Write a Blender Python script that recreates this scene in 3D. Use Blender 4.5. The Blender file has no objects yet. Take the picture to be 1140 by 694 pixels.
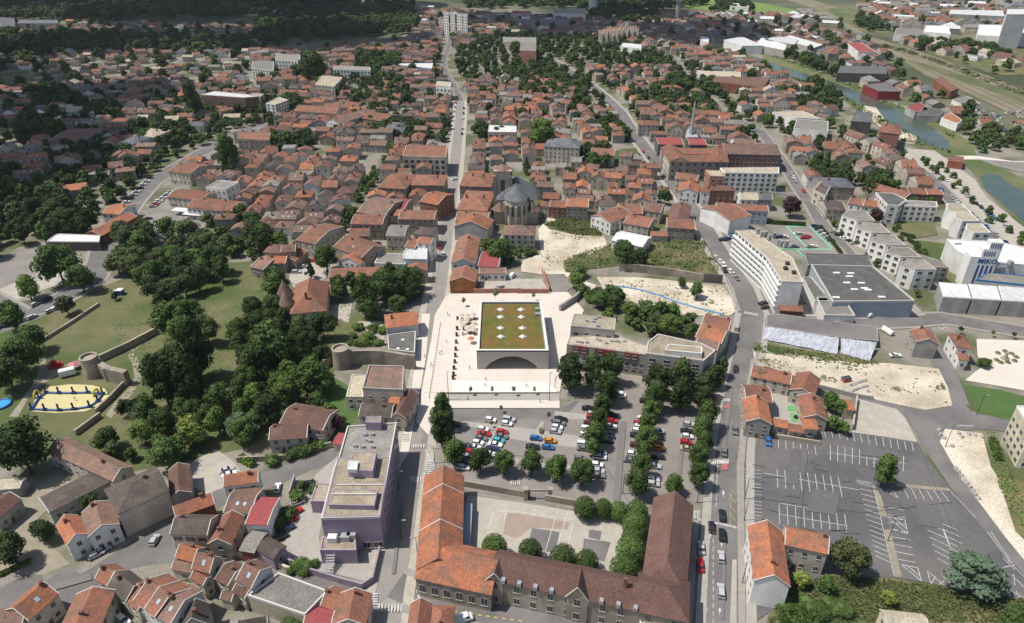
import bpy, math, random
import numpy as np
from mathutils import Vector, Matrix
random.seed(7)
R = math.radians
# ------------------------------------------------------------------ camera, sky, sun, exposure
sc = bpy.context.scene
COL = sc.collection
CAM_H, PITCH, FPX, CX, CY = 150.0, R(30), 760.0, 570.0, 347.0
cam = bpy.data.objects.new('camera', bpy.data.cameras.new('camera'))
COL.objects.link(cam)
cam.location = (0, 0, CAM_H)
cam.rotation_euler = (R(90) - PITCH, 0, 0)
cam.data.lens = 24.0
cam.data.sensor_width = 36.0
cam.data.clip_end = 12000
sc.camera = cam
SUN_EL, SUN_AZ = R(62), R(-94)          # azimuth measured from +Y (into the picture) towards +X
world = bpy.data.worlds.new('World'); sc.world = world; world.use_nodes = True
nt = world.node_tree
sky = nt.nodes.new('ShaderNodeTexSky'); sky.sky_type = 'NISHITA'; sky.sun_disc = False
sky.sun_elevation = SUN_EL; sky.sun_rotation = SUN_AZ; sky.dust_density = 1.5
bg = nt.nodes['Background']; bg.inputs[1].default_value = 0.1
nt.links.new(sky.outputs[0], bg.inputs[0])
sd = bpy.data.lights.new('sun', 'SUN'); sd.energy = 4.6; sd.angle = R(0.5); sd.color = (1, .95, .87)
sun = bpy.data.objects.new('sun', sd); COL.objects.link(sun)
to_sun = Vector((math.sin(SUN_AZ) * math.cos(SUN_EL), math.cos(SUN_AZ) * math.cos(SUN_EL), math.sin(SUN_EL)))
sun.rotation_euler = to_sun.to_track_quat('Z', 'Y').to_euler()
sun.location = (0, 0, 900)
sc.view_settings.view_transform = 'Standard'; sc.view_settings.look = 'None'
sc.view_settings.exposure = 0.1; sc.view_settings.gamma = 1; sc.view_settings.use_curve_mapping = False

def cloud(spots):
    import bmesh
    bm = bmesh.new(); rng = random.Random(12)
    for (x, y, r) in spots:
        for k in range(7):
            cx, cy = x + rng.uniform(-.7, .7) * r, y + rng.uniform(-.7, .7) * r; q = r * rng.uniform(.35, .6)
            bmesh.ops.create_icosphere(bm, subdivisions=3, radius=q, matrix=Matrix.Translation((cx, cy, 760 + rng.uniform(-20, 40))) @ Matrix.Diagonal((1, 1, .45, 1)))
    for v in bm.verts: v.co += Vector((rng.gauss(0, 1), rng.gauss(0, 1), rng.gauss(0, 1))) * 6
    me = bpy.data.meshes.new('cloud'); bm.to_mesh(me); bm.free(); m = bpy.data.materials.new('cloud_white'); m.use_nodes = True
    m.node_tree.nodes['Principled BSDF'].inputs['Base Color'].default_value = (.85, .86, .88, 1); m.node_tree.nodes['Principled BSDF'].inputs['Roughness'].default_value = 1
    me.materials.append(m); o = bpy.data.objects.new('cloud', me); COL.objects.link(o); o['kind'] = 'structure'
SX = -400.0
cloud([(SX - 950, 1350, 230), (SX - 560, 1330, 200), (SX - 230, 1300, 190), (SX + 60, 1170, 150), (SX - 900, 960, 170), (SX - 560, 960, 140), (SX - 250, 1000, 140), (SX + 240, 1280, 110)])
cloud([(SX - 560, 700, 120), (SX - 420, 620, 90), (SX + 320, 1020, 130), (SX - 330, 410, 55), (SX - 360, 480, 60)])
# ------------------------------------------------------------------ measuring
def at(px, py, z=0.0):
    """world point at height z seen at a pixel of the 1140 x 694 photograph"""
    u = (px - CX) / FPX; v = (py - CY) / FPX
    d = Vector((u, math.cos(PITCH) - v * math.sin(PITCH), -math.sin(PITCH) - v * math.cos(PITCH)))
    t = (z - CAM_H) / d.z
    return Vector((d.x * t, d.y * t, z))
def pix(p):
    y, z = p[1], p[2] - CAM_H
    f = y * math.cos(PITCH) - z * math.sin(PITCH); up = y * math.sin(PITCH) + z * math.cos(PITCH)
    return (CX + FPX * p[0] / f, CY - FPX * up / f, FPX / f)
def Z(ox, oy, s=3.8):
    return lambda x, y: (ox + x / s, oy + y / s)
W = ('', 'first', 'second', 'third', 'fourth', 'fifth', 'sixth', 'seventh', 'eighth', 'ninth', 'tenth', 'eleventh', 'twelfth')
def nth(n):
    if n < len(W): return W[n]
    return '%d%s' % (n, 'th' if 10 < n % 100 < 20 else {1: 'st', 2: 'nd', 3: 'rd'}.get(n % 10, 'th'))

# ------------------------------------------------------------------ materials
MATS = {}
def M(name, c1, c2=None, scale=1.0, rough=.85, rand=0.0, c3=None, scale3=.05, metal=0, bump=0, emit=None, spec=.3, coord='Object', fine=0.0):
    if name in MATS: return MATS[name]
    m = bpy.data.materials.new(name); m.use_nodes = True; MATS[name] = m
    n = m.node_tree.nodes; l = m.node_tree.links; b = n['Principled BSDF']
    b.inputs['Roughness'].default_value = rough; b.inputs['Metallic'].default_value = metal
    b.inputs['Specular IOR Level'].default_value = spec
    tc = n.new('ShaderNodeTexCoord')
    if coord == 'World':
        g = n.new('ShaderNodeNewGeometry'); vec = g.outputs['Position']
    else: vec = tc.outputs['Object']
    def rgb(c):
        r = n.new('ShaderNodeRGB'); r.outputs[0].default_value = (*c, 1); return r.outputs[0]
    def noise(s, det=3):
        t = n.new('ShaderNodeTexNoise'); t.inputs['Scale'].default_value = s; t.inputs['Detail'].default_value = det
        l.new(vec, t.inputs['Vector']); return t.outputs['Fac']
    def ramp(fac, a, b_):
        r = n.new('ShaderNodeMapRange'); r.inputs[1].default_value = a; r.inputs[2].default_value = b_
        l.new(fac, r.inputs[0]); return r.outputs[0]
    def mix(f, a, b_):
        x = n.new('ShaderNodeMix'); x.data_type = 'RGBA'
        if isinstance(f, float): x.inputs[0].default_value = f
        else: l.new(f, x.inputs[0])
        l.new(a, x.inputs[6]); l.new(b_, x.inputs[7]); return x.outputs[2]
    col = rgb(c1)
    if c2: col = mix(ramp(noise(scale), .35, .65), col, rgb(c2))
    if c3: col = mix(ramp(noise(scale3), .45, .62), col, rgb(c3))
    if rand or fine:
        h = n.new('ShaderNodeHueSaturation'); l.new(col, h.inputs['Color'])
        if rand:
            oi = n.new('ShaderNodeObjectInfo'); r = n.new('ShaderNodeMapRange')
            r.inputs[3].default_value = 1 - rand; r.inputs[4].default_value = 1 + rand
            l.new(oi.outputs['Random'], r.inputs[0]); val = r.outputs[0]
        if fine:
            r2 = n.new('ShaderNodeMapRange'); r2.inputs[1].default_value = .3; r2.inputs[2].default_value = .7
            r2.inputs[3].default_value = 1 - fine; r2.inputs[4].default_value = 1 + fine
            l.new(noise(2.2, 5), r2.inputs[0])
            if rand:
                mm = n.new('ShaderNodeMath'); mm.operation = 'MULTIPLY'; l.new(val, mm.inputs[0]); l.new(r2.outputs[0], mm.inputs[1]); val = mm.outputs[0]
            else: val = r2.outputs[0]
        l.new(val, h.inputs['Value']); col = h.outputs[0]
    l.new(col, b.inputs['Base Color'])
    if bump:
        bn = n.new('ShaderNodeBump'); bn.inputs['Strength'].default_value = bump; bn.inputs['Distance'].default_value = .3
        l.new(noise(max(scale * 2, 1)), bn.inputs['Height']); l.new(bn.outputs[0], b.inputs['Normal'])
    return m
def roofm(name, a, b_, c3):
    return M(name, a, b_, .45, rough=.9, rand=.16, c3=c3, scale3=.22, bump=.35, fine=.30)
RO = dict(
    orange=roofm('roof_orange_tile', (.38, .145, .075), (.30, .12, .066), (.23, .115, .078)),
    terra=roofm('roof_terracotta', (.275, .115, .073), (.21, .10, .067), (.155, .095, .07)),
    brown=roofm('roof_brown_tile', (.15, .083, .064), (.12, .07, .057), (.18, .105, .08)),
    old=roofm('roof_old_tile', (.235, .135, .10), (.18, .115, .09), (.14, .108, .09)),
    dark=roofm('roof_dark_tile', (.105, .082, .07), (.08, .067, .06), (.13, .105, .088)),
    slate=roofm('roof_slate', (.12, .125, .14), (.10, .105, .118), (.15, .155, .165)),
    red=roofm('roof_red_sheet', (.27, .065, .065), (.25, .06, .06), (.23, .065, .062)),
    grey=roofm('roof_grey_felt', (.22, .205, .185), (.18, .17, .155), (.25, .235, .21)),
    gravel=roofm('roof_gravel', (.36, .31, .23), (.30, .26, .20), (.27, .22, .165)),
    tan=roofm('roof_tan', (.42, .37, .28), (.38, .33, .25), (.33, .29, .22)),
    white=roofm('roof_white_sheet', (.62, .62, .61), (.56, .56, .55), (.52, .53, .54)),
    asphalt=roofm('roof_bitumen', (.115, .115, .11), (.10, .10, .097), (.14, .137, .13)),
    schoolred=roofm('roof_school_brown', (.125, .068, .056), (.108, .062, .052), (.135, .078, .064)),
)
def wallm(name, c, v=.82): return M(name, c, tuple(x * v for x in c), .35, rough=.9, rand=.10, fine=.10, c3=tuple(x * (v - .12) for x in c), scale3=.13)
WA = dict(
    cream=wallm('wall_cream', (.60, .54, .44)), white=wallm('wall_white', (.76, .745, .71), .93), grey=wallm('wall_grey', (.40, .385, .355)),
    stone=wallm('wall_stone', (.40, .345, .275), .75), beige=wallm('wall_beige', (.50, .44, .35)), brick=wallm('wall_brick', (.28, .115, .075)),
    purple=wallm('wall_purple', (.38, .305, .38), .92), wood=wallm('wall_wood', (.34, .15, .06), .75), pink=wallm('wall_pink', (.45, .22, .17)),
    blue=wallm('wall_blue_grey', (.36, .42, .47), .94), concrete=wallm('wall_concrete', (.40, .375, .345)), dark=wallm('wall_dark', (.13, .12, .115)),
    red=wallm('wall_red_panel', (.27, .045, .045)), yellow=wallm('wall_pale_yellow', (.60, .55, .40)), slatew=wallm('wall_slate', (.10, .10, .11)),
)
GLASS = M('window_glass', (.035, .042, .05), rough=.12, spec=.6)
FRAME = M('window_frame', (.5, .49, .46)); TRIM = M('verge_trim', (.55, .53, .49)); PROAD = M('pale_road', (.27, .25, .23), (.23, .215, .20), .2, rough=.93, fine=.12)
DARK = M('dark_metal', (.06, .06, .062), rough=.5)
METAL = M('galvanised_metal', (.42, .43, .45), rough=.45, metal=.4); WHITEP = M('white_paint', (.74, .74, .72), (.60, .60, .58), 1.2, rough=.6)
CHIM = M('chimney_brick', (.25, .12, .085), (.16, .09, .07), 3); DOORM = M('door_paint', (.12, .09, .07)); SHUT = M('shutter_red', (.22, .04, .035))
SKYL = M('skylight_glass', (.35, .42, .48), rough=.2)
ASPH = M('asphalt', (.155, .147, .142), (.132, .126, .122), .25, rough=.93, c3=(.185, .175, .168), scale3=.07, fine=.12)
ASPH2 = M('asphalt_new', (.112, .11, .112), (.092, .091, .095), .16, rough=.93, c3=(.14, .134, .13), scale3=.045, fine=.16)
PAVE = M('pavement_slabs', (.31, .28, .25), (.26, .24, .215), .5, rough=.9, fine=.12)
PALE = M('pale_stone_paving', (.62, .565, .50), (.575, .52, .455), .12, rough=.9, fine=.06)
STEP = M('white_stone_step', (.68, .66, .62), (.62, .60, .56), .5)
LOTM = M('car_park_surface', (.225, .203, .185), (.195, .178, .165), .2, rough=.93, c3=(.255, .23, .21), scale3=.06, fine=.1)
CONC = M('pale_concrete', (.36, .335, .30), (.32, .30, .27), .5, fine=.1)
TOWN = M('town_ground', (.26, .235, .20), (.20, .185, .15), .07, c3=(.09, .105, .045), scale3=.035, fine=.28)
LAWN = M('dry_lawn', (.105, .115, .045), (.155, .14, .07), .08, c3=(.07, .10, .03), scale3=.03, fine=.2)
LAWNG = M('green_lawn', (.06, .12, .03), (.08, .13, .04), .2, fine=.15)
ROUGHG = M('rough_grass', (.135, .13, .055), (.20, .165, .085), .18, c3=(.07, .10, .03), scale3=.09, fine=.3)
SAND = M('dug_earth', (.52, .45, .345), (.38, .33, .25), .10, c3=(.60, .545, .44), scale3=.04, fine=.26, bump=.5)
GRAV = M('pale_gravel', (.42, .385, .33), (.36, .33, .285), .25, fine=.15)
PATHM = M('dirt_path', (.30, .26, .20), (.24, .215, .165), .3, fine=.15)
BEACH = M('yellow_sand', (.56, .50, .26), (.52, .46, .24), .4, fine=.08)
LINE = M('marking_white', (.62, .62, .60), (.40, .39, .38), 1.5, rough=.7); YEL = M('marking_yellow', (.55, .40, .08))
GREENP = M('marking_green', (.12, .62, .36)); FAR = M('far_ground', (.085, .10, .05), (.17, .16, .105), .012, c3=(.05, .07, .033), scale3=.006, fine=.2)
RAIL = M('railway_ballast', (.20, .165, .125), (.24, .21, .15), .05, c3=(.17, .17, .09), scale3=.02, fine=.2)
BANK = M('bank_grass', (.12, .14, .055), (.18, .165, .085), .04, c3=(.085, .115, .04), scale3=.02, fine=.2)
FIELD = M('crop_field', (.14, .22, .05), (.16, .23, .06), .02); BARE = M('bare_field', (.22, .12, .09), (.20, .12, .085), .02)
WATER = M('canal_water', (.055, .085, .07), (.08, .105, .08), .06, rough=.12, spec=.35, bump=.15)
RED = M('red_plastic', (.5, .03, .04), rough=.5); BLUEP = M('blue_plastic', (.03, .10, .32), rough=.45); YELP = M('yellow_plastic', (.6, .5, .06), rough=.45)

# ------------------------------------------------------------------ building blocks
def tag(o, label=None, cat=None, group=None, kind=None):
    if label: o['label'] = label
    if cat: o['category'] = cat
    if group: o['group'] = group
    if kind: o['kind'] = kind
    return o
def link(name, me, parent=None, loc=None, rz=0.0):
    o = bpy.data.objects.new(name, me); COL.objects.link(o)
    if parent is not None: o.parent = parent
    if loc is not None: o.location = loc
    if rz: o.rotation_euler = (0, 0, rz)
    return o
def empty(name, loc, rz=0.0, **kw):
    o = link(name, None, None, loc, rz); o.empty_display_size = 1
    return tag(o, **kw)
class MB:
    def __init__(s): s.v = []; s.f = []; s.m = []
    def poly(s, pts, mi=0):
        k = len(s.v); s.v += [tuple(p) for p in pts]; s.f.append(tuple(range(k, k + len(pts)))); s.m.append(mi)
    def box(s, x0, x1, y0, y1, z0, z1, mi=0, rot=0.0, c=(0, 0)):
        p = [(x0, y0), (x1, y0), (x1, y1), (x0, y1)]
        if rot:
            cs, sn = math.cos(rot), math.sin(rot); p = [(x * cs - y * sn, x * sn + y * cs) for x, y in p]
        p = [(x + c[0], y + c[1]) for x, y in p]
        s.prism(p, z0, z1, mi)
    def prism(s, p, z0, z1, mi=0, top=True, bottom=True):
        k = len(s.v); n = len(p)
        s.v += [(x, y, z0) for x, y in p] + [(x, y, z1) for x, y in p]
        for i in range(n):
            j = (i + 1) % n; s.f.append((k + i, k + j, k + n + j, k + n + i)); s.m.append(mi)
        if top: s.f.append(tuple(range(k + n, k + 2 * n))); s.m.append(mi)
        if bottom: s.f.append(tuple(range(k + n - 1, k - 1, -1))); s.m.append(mi)
    def frustum(s, c, r0, r1, z0, z1, n=12, mi=0, c1=None, cap=True):
        c1 = c1 or c; k = len(s.v)
        for (cc, r, z) in ((c, r0, z0), (c1, r1, z1)):
            s.v += [(cc[0] + r * math.cos(6.28318 * i / n), cc[1] + r * math.sin(6.28318 * i / n), z) for i in range(n)]
        for i in range(n):
            j = (i + 1) % n; s.f.append((k + i, k + j, k + n + j, k + n + i)); s.m.append(mi)
        if cap: s.f.append(tuple(range(k + n, k + 2 * n))); s.m.append(mi)
    def tube(s, pts, r, n=6, mi=0):
        for a, b in zip(pts[:-1], pts[1:]):
            a = Vector(a); b = Vector(b); d = (b - a)
            if d.length < 1e-6: continue
            q = d.to_track_quat('Z', 'Y'); k = len(s.v)
            for p in (a, b):
                for i in range(n):
                    w = q @ Vector((r * math.cos(6.28318 * i / n), r * math.sin(6.28318 * i / n), 0)); s.v.append(tuple(p + w))
            for i in range(n):
                j = (i + 1) % n; s.f.append((k + i, k + j, k + n + j, k + n + i)); s.m.append(mi)
    def mesh(s, name, mats):
        me = bpy.data.meshes.new(name); me.from_pydata(s.v, [], s.f)
        for m in (mats if isinstance(mats, (list, tuple)) else [mats]): me.materials.append(m)
        if any(s.m): me.polygons.foreach_set('material_index', s.m)
        me.update(); return me
    def build(s, name, mats, parent=None, loc=None, rz=0.0): return link(name, s.mesh(name, mats), parent, loc, rz)

# occupancy map, so that filled-in houses and trees keep off streets and off each other
OX0, OY0, OC = -1500.0, 40.0, 2.0
OCC = np.zeros((1500, 1000), bool); HGT = np.zeros((1500, 1000))
def mark(poly, val=True, g=None):
    g = OCC if g is None else g
    P = np.array([(p[0], p[1]) for p in poly]); lo = P.min(0) - OC; hi = P.max(0) + OC
    i0, i1 = int(max(0, (lo[0] - OX0) / OC)), int(min(g.shape[0] - 1, (hi[0] - OX0) / OC) + 1)
    j0, j1 = int(max(0, (lo[1] - OY0) / OC)), int(min(g.shape[1] - 1, (hi[1] - OY0) / OC) + 1)
    if i1 <= i0 or j1 <= j0: return
    X, Y = np.meshgrid(OX0 + (np.arange(i0, i1) + .5) * OC, OY0 + (np.arange(j0, j1) + .5) * OC, indexing='ij')
    ins = np.zeros(X.shape, bool)
    for k in range(len(P)):
        (xa, ya), (xb, yb) = P[k], P[(k + 1) % len(P)]
        c = ((ya > Y) != (yb > Y)) & (X < (xb - xa) * (Y - ya) / ((yb - ya) or 1e-9) + xa); ins ^= c
    g[i0:i1, j0:j1][ins] = val
def gz(x, y):
    i, j = int((x - OX0) / OC), int((y - OY0) / OC)
    return float(HGT[i, j]) if 0 <= i < 1500 and 0 <= j < 1000 else 0.0
def occ(x, y):
    i, j = int((x - OX0) / OC), int((y - OY0) / OC)
    return not (0 <= i < OCC.shape[0] and 0 <= j < OCC.shape[1]) or OCC[i, j]
def rectpts(cx, cy, w, d, rz):
    c, s = math.cos(rz), math.sin(rz)
    return [(cx + x * c - y * s, cy + x * s + y * c) for x, y in ((-w / 2, -d / 2), (w / 2, -d / 2), (w / 2, d / 2), (-w / 2, d / 2))]

# ------------------------------------------------------------------ the setting: ground sheets
LAY = [0.0]
def sheet(name, px, mat, z=None, block=True, world_pts=None):
    LAY[0] += .0025
    zz = LAY[0] if z is None else z
    P = world_pts or [at(x, y, 0) for x, y in px]
    mb = MB(); pts = [(p[0], p[1], zz) for p in P]
    a = sum(pts[i][0] * pts[(i + 1) % len(pts)][1] - pts[(i + 1) % len(pts)][0] * pts[i][1] for i in range(len(pts)))
    if a < 0: pts.reverse()
    mb.poly(pts)
    o = mb.build(name, mat); o['kind'] = 'structure'
    if block: mark(P)
    mark(P, zz, HGT)
    return o
def rfd(A, B, h, d):
    a, b = at(*A, h), at(*B, h); u = b - a; w = u.length; u.normalize(); v = Vector((-u.y, u.x, 0)); c = a + u * w / 2 + v * d / 2
    return c.x, c.y, w, d, math.atan2(u.y, u.x)
def offset(P, w):
    out = []
    for i, p in enumerate(P):
        a = P[max(0, i - 1)]; b = P[min(len(P) - 1, i + 1)]
        t = Vector((b[0] - a[0], b[1] - a[1])).normalized(); out.append((p[0] - t.y * w, p[1] + t.x * w))
    return out
ROADS = []
def road(px, w, mat=None, name='road', side=0.0, smat=None, kerb=.12, sname='pavement'):
    P = [at(x, y) for x, y in px]; L = offset(P, w / 2); Q = offset(P, -w / 2)
    ROADS.append(P)
    LAY[0] += .0025; mb = MB()
    for i in range(len(P) - 1): mb.poly([(*Q[i], LAY[0]), (*Q[i + 1], LAY[0]), (*L[i + 1], LAY[0]), (*L[i], LAY[0])])
    o = mb.build(name, mat or ASPH); o['kind'] = 'structure'
    mark(L + Q[::-1]); mark(L + Q[::-1], LAY[0], HGT)
    if side:
        for sgn in (1, -1):
            A = offset(P, sgn * w / 2); B = offset(P, sgn * (w / 2 + side)); m2 = MB()
            for i in range(len(P) - 1):
                q = [A[i], A[i + 1], B[i + 1], B[i]]
                if sgn < 0: q.reverse()
                m2.prism(q, 0, kerb + LAY[0])
            s = m2.build(sname, smat or PAVE); s['kind'] = 'structure'; mark(A + B[::-1]); mark(A + B[::-1], kerb + LAY[0], HGT)
    return o
def lines(name, segs, w=.13, mat=None, z=None):
    """painted lines: segs are pixel pairs"""
    LAY[0] += .0025; zz = z or LAY[0]; mb = MB()
    for (a, b) in segs:
        A = at(*a) if not isinstance(a, Vector) else a; B = at(*b) if not isinstance(b, Vector) else b
        t = (B - A); t.z = 0
        if t.length < .01: continue
        t.normalize(); nrm = Vector((-t.y, t.x, 0)) * w / 2
        mb.poly([(p.x, p.y, zz) for p in (A - nrm, B - nrm, B + nrm, A + nrm)])
    o = mb.build(name, mat or LINE); o['kind'] = 'structure'; return o
def comb(a0, a1, b0, b1, n, base=True):
    """n+1 bay lines between line a0-a1 and line b0-b1 (pixels)"""
    out = []
    for i in range(n + 1):
        t = i / n; out.append(((a0[0] + (a1[0] - a0[0]) * t, a0[1] + (a1[1] - a0[1]) * t), (b0[0] + (b1[0] - b0[0]) * t, b0[1] + (b1[1] - b0[1]) * t)))
    return out
def zebra(a, b, c, n, mat=None):
    """crossing: stripes spread from a to b, each stripe reaching towards c-a"""
    A, B, C = at(*a), at(*b), at(*c); segs = []
    for i in range(n):
        p = A.lerp(B, (i + .5) / n); segs.append((p, p + (C - B)))
    return lines('pedestrian_crossing', segs, (B - A).length / n * .52, mat)

# ------------------------------------------------------------------ buildings
WIN = {}
def win_mesh(w, h, shut=False, mats=None):
    key = (round(w, 1), round(h, 1), shut)
    if key not in WIN:
        mb = MB(); mb.box(-w / 2 - .1, w / 2 + .1, -.06, 0, -.12, h + .08, 0); mb.poly([(-w / 2, -.075, 0), (w / 2, -.075, 0), (w / 2, -.075, h), (-w / 2, -.075, h)], 1)
        mb.box(-w / 2 - .15, w / 2 + .15, -.16, -.06, -.16, -.06, 0)
        if w > .8: mb.box(-.04, .04, -.095, -.077, 0, h, 0)
        if shut:
            for s in (-1, 1): mb.box(s * (w / 2 + .12) - (w / 2 if s < 0 else 0), s * (w / 2 + .12) + (w / 2 if s > 0 else 0), -.10, -.062, -.03, h + .03, 2)
        WIN[key] = mb.mesh('window', [FRAME, GLASS, SHUT])
    return WIN[key]
def windows(root, p0, p1, zs, n, w=1.1, h=1.4, shut=False, inset=.5, name='window'):
    p0 = Vector((p0[0], p0[1])); p1 = Vector((p1[0], p1[1])); d = p1 - p0; L = d.length
    if L < w: return
    a = math.atan2(d.y, d.x); me = win_mesh(w, h, shut); nrm = Vector((d.y, -d.x)).normalized() * .004
    for z in zs:
        for i in range(n):
            t = (i + .5) / n; p = p0 + d * t + nrm; link(name, me, root, (p.x, p.y, z), a)
def rect_from(A, B, C, h):
    a, b, c = at(*A, h), at(*B, h), at(*C, h)
    u = (b - a); u.z = 0; w = u.length; u.normalize(); v = Vector((-u.y, u.x, 0)); d = (c - b).dot(v)
    if d < 0: v = -v; d = -d; a, b = b, a; u = -u
    cen = a + u * w / 2 + v * d / 2
    return cen.x, cen.y, w, d, math.atan2(u.y, u.x)
def roof_geo(kind, w, d, h, rise, ov, ridge, hips=(1, 1)):
    """returns MB of roof slabs; ridge 'x' along width or 'y' along depth"""
    mb = MB(); th = .18
    if ridge == 'y': W2, D2 = d / 2, w / 2
    else: W2, D2 = w / 2, d / 2
    tr = (lambda x, y: (x, y)) if ridge == 'x' else (lambda x, y: (-y, x))
    sl = rise / D2; e = ov; ze = h - sl * e; X = W2 + (ov if kind == 'hip' else ov * .8)
    hl = (min(D2, W2 * .95) if hips[0] else 0) if kind == 'hip' else 0
    hr = (min(D2, W2 * .95) if hips[1] else 0) if kind == 'hip' else 0
    def P(x, y, z): q = tr(x, y); return (q[0], q[1], z)
    for dz in (0,):
        rl = -W2 + hl if hl else -X; rr = W2 - hr if hr else X
        zr = h + rise
        F = P(-X, -D2 - e, ze), P(X, -D2 - e, ze), P(rr, 0, zr), P(rl, 0, zr)
        Bk = P(X, D2 + e, ze), P(-X, D2 + e, ze), P(rl, 0, zr), P(rr, 0, zr)
        up = lambda q: [(x, y, z + th) for x, y, z in q]
        mb.poly(up(F)); mb.poly(up(Bk)); mb.poly(list(reversed(F))); mb.poly(list(reversed(Bk)))
        if hl: L = P(-X, D2 + e, ze), P(-X, -D2 - e, ze), P(rl, 0, zr); mb.poly(up(L)); mb.poly(list(reversed(L)))
        if hr: L = P(X, -D2 - e, ze), P(X, D2 + e, ze), P(rr, 0, zr); mb.poly(up(L)); mb.poly(list(reversed(L)))
        # fascia edges
        def edge(a, b): mb.poly([a, b, (b[0], b[1], b[2] + th), (a[0], a[1], a[2] + th)])
        edge(F[0], F[1]); edge(Bk[0], Bk[1])
        if not hr: edge(F[1], F[2]); edge(Bk[3], Bk[0])
        else: edge(F[1], Bk[0])
        if not hl: edge(F[3], F[0]); edge(Bk[1], Bk[2])
        else: edge(Bk[1], F[0])
    return mb
def wall_geo(w, d, h, rise, ridge, kind):
    mb = MB(); x, y = w / 2, d / 2; b = .0
    if kind == 'gable':
        if ridge == 'x':
            mb.poly([(-x, -y, b), (x, -y, b), (x, -y, h), (-x, -y, h)]); mb.poly([(x, y, b), (-x, y, b), (-x, y, h), (x, y, h)])
            mb.poly([(x, -y, b), (x, y, b), (x, y, h), (x, 0, h + rise), (x, -y, h)]); mb.poly([(-x, y, b), (-x, -y, b), (-x, -y, h), (-x, 0, h + rise), (-x, y, h)])
        else:
            mb.poly([(-x, -y, b), (x, -y, b), (x, -y, h), (0, -y, h + rise), (-x, -y, h)]); mb.poly([(x, y, b), (-x, y, b), (-x, y, h), (0, y, h + rise), (x, y, h)])
            mb.poly([(x, -y, b), (x, y, b), (x, y, h), (x, -y, h)]); mb.poly([(-x, y, b), (-x, -y, b), (-x, -y, h), (-x, y, h)])
    else: mb.prism([(-x, -y), (x, -y), (x, y), (-x, y)], b, h)
    return mb
def verge(root, w, d, h, rise, ridge, ov=.25):
    W2, D2 = (w / 2, d / 2) if ridge == 'x' else (d / 2, w / 2); sl = rise / D2
    tr = (lambda p: p) if ridge == 'x' else (lambda p: (-p[1], p[0], p[2]))
    for X in (-W2 - ov * .8 - .02, W2 + ov * .8 - .2):
        mb = MB()
        for s in (-1, 1):
            a0 = (X, s * (D2 + ov), h - sl * ov + .19); a1 = (X, 0, h + rise + .19)
            q = [a0, (X + .22, a0[1], a0[2]), (X + .22, 0, a1[2]), a1]
            t = [(x, y, z + .08) for x, y, z in q]
            for f in (t, list(reversed(q)), [q[0], q[1], t[1], t[0]], [q[1], q[2], t[2], t[1]], [q[3], q[0], t[0], t[3]]): mb.poly([tr(p) for p in f])
        mb.build('verge', TRIM, root)
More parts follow.
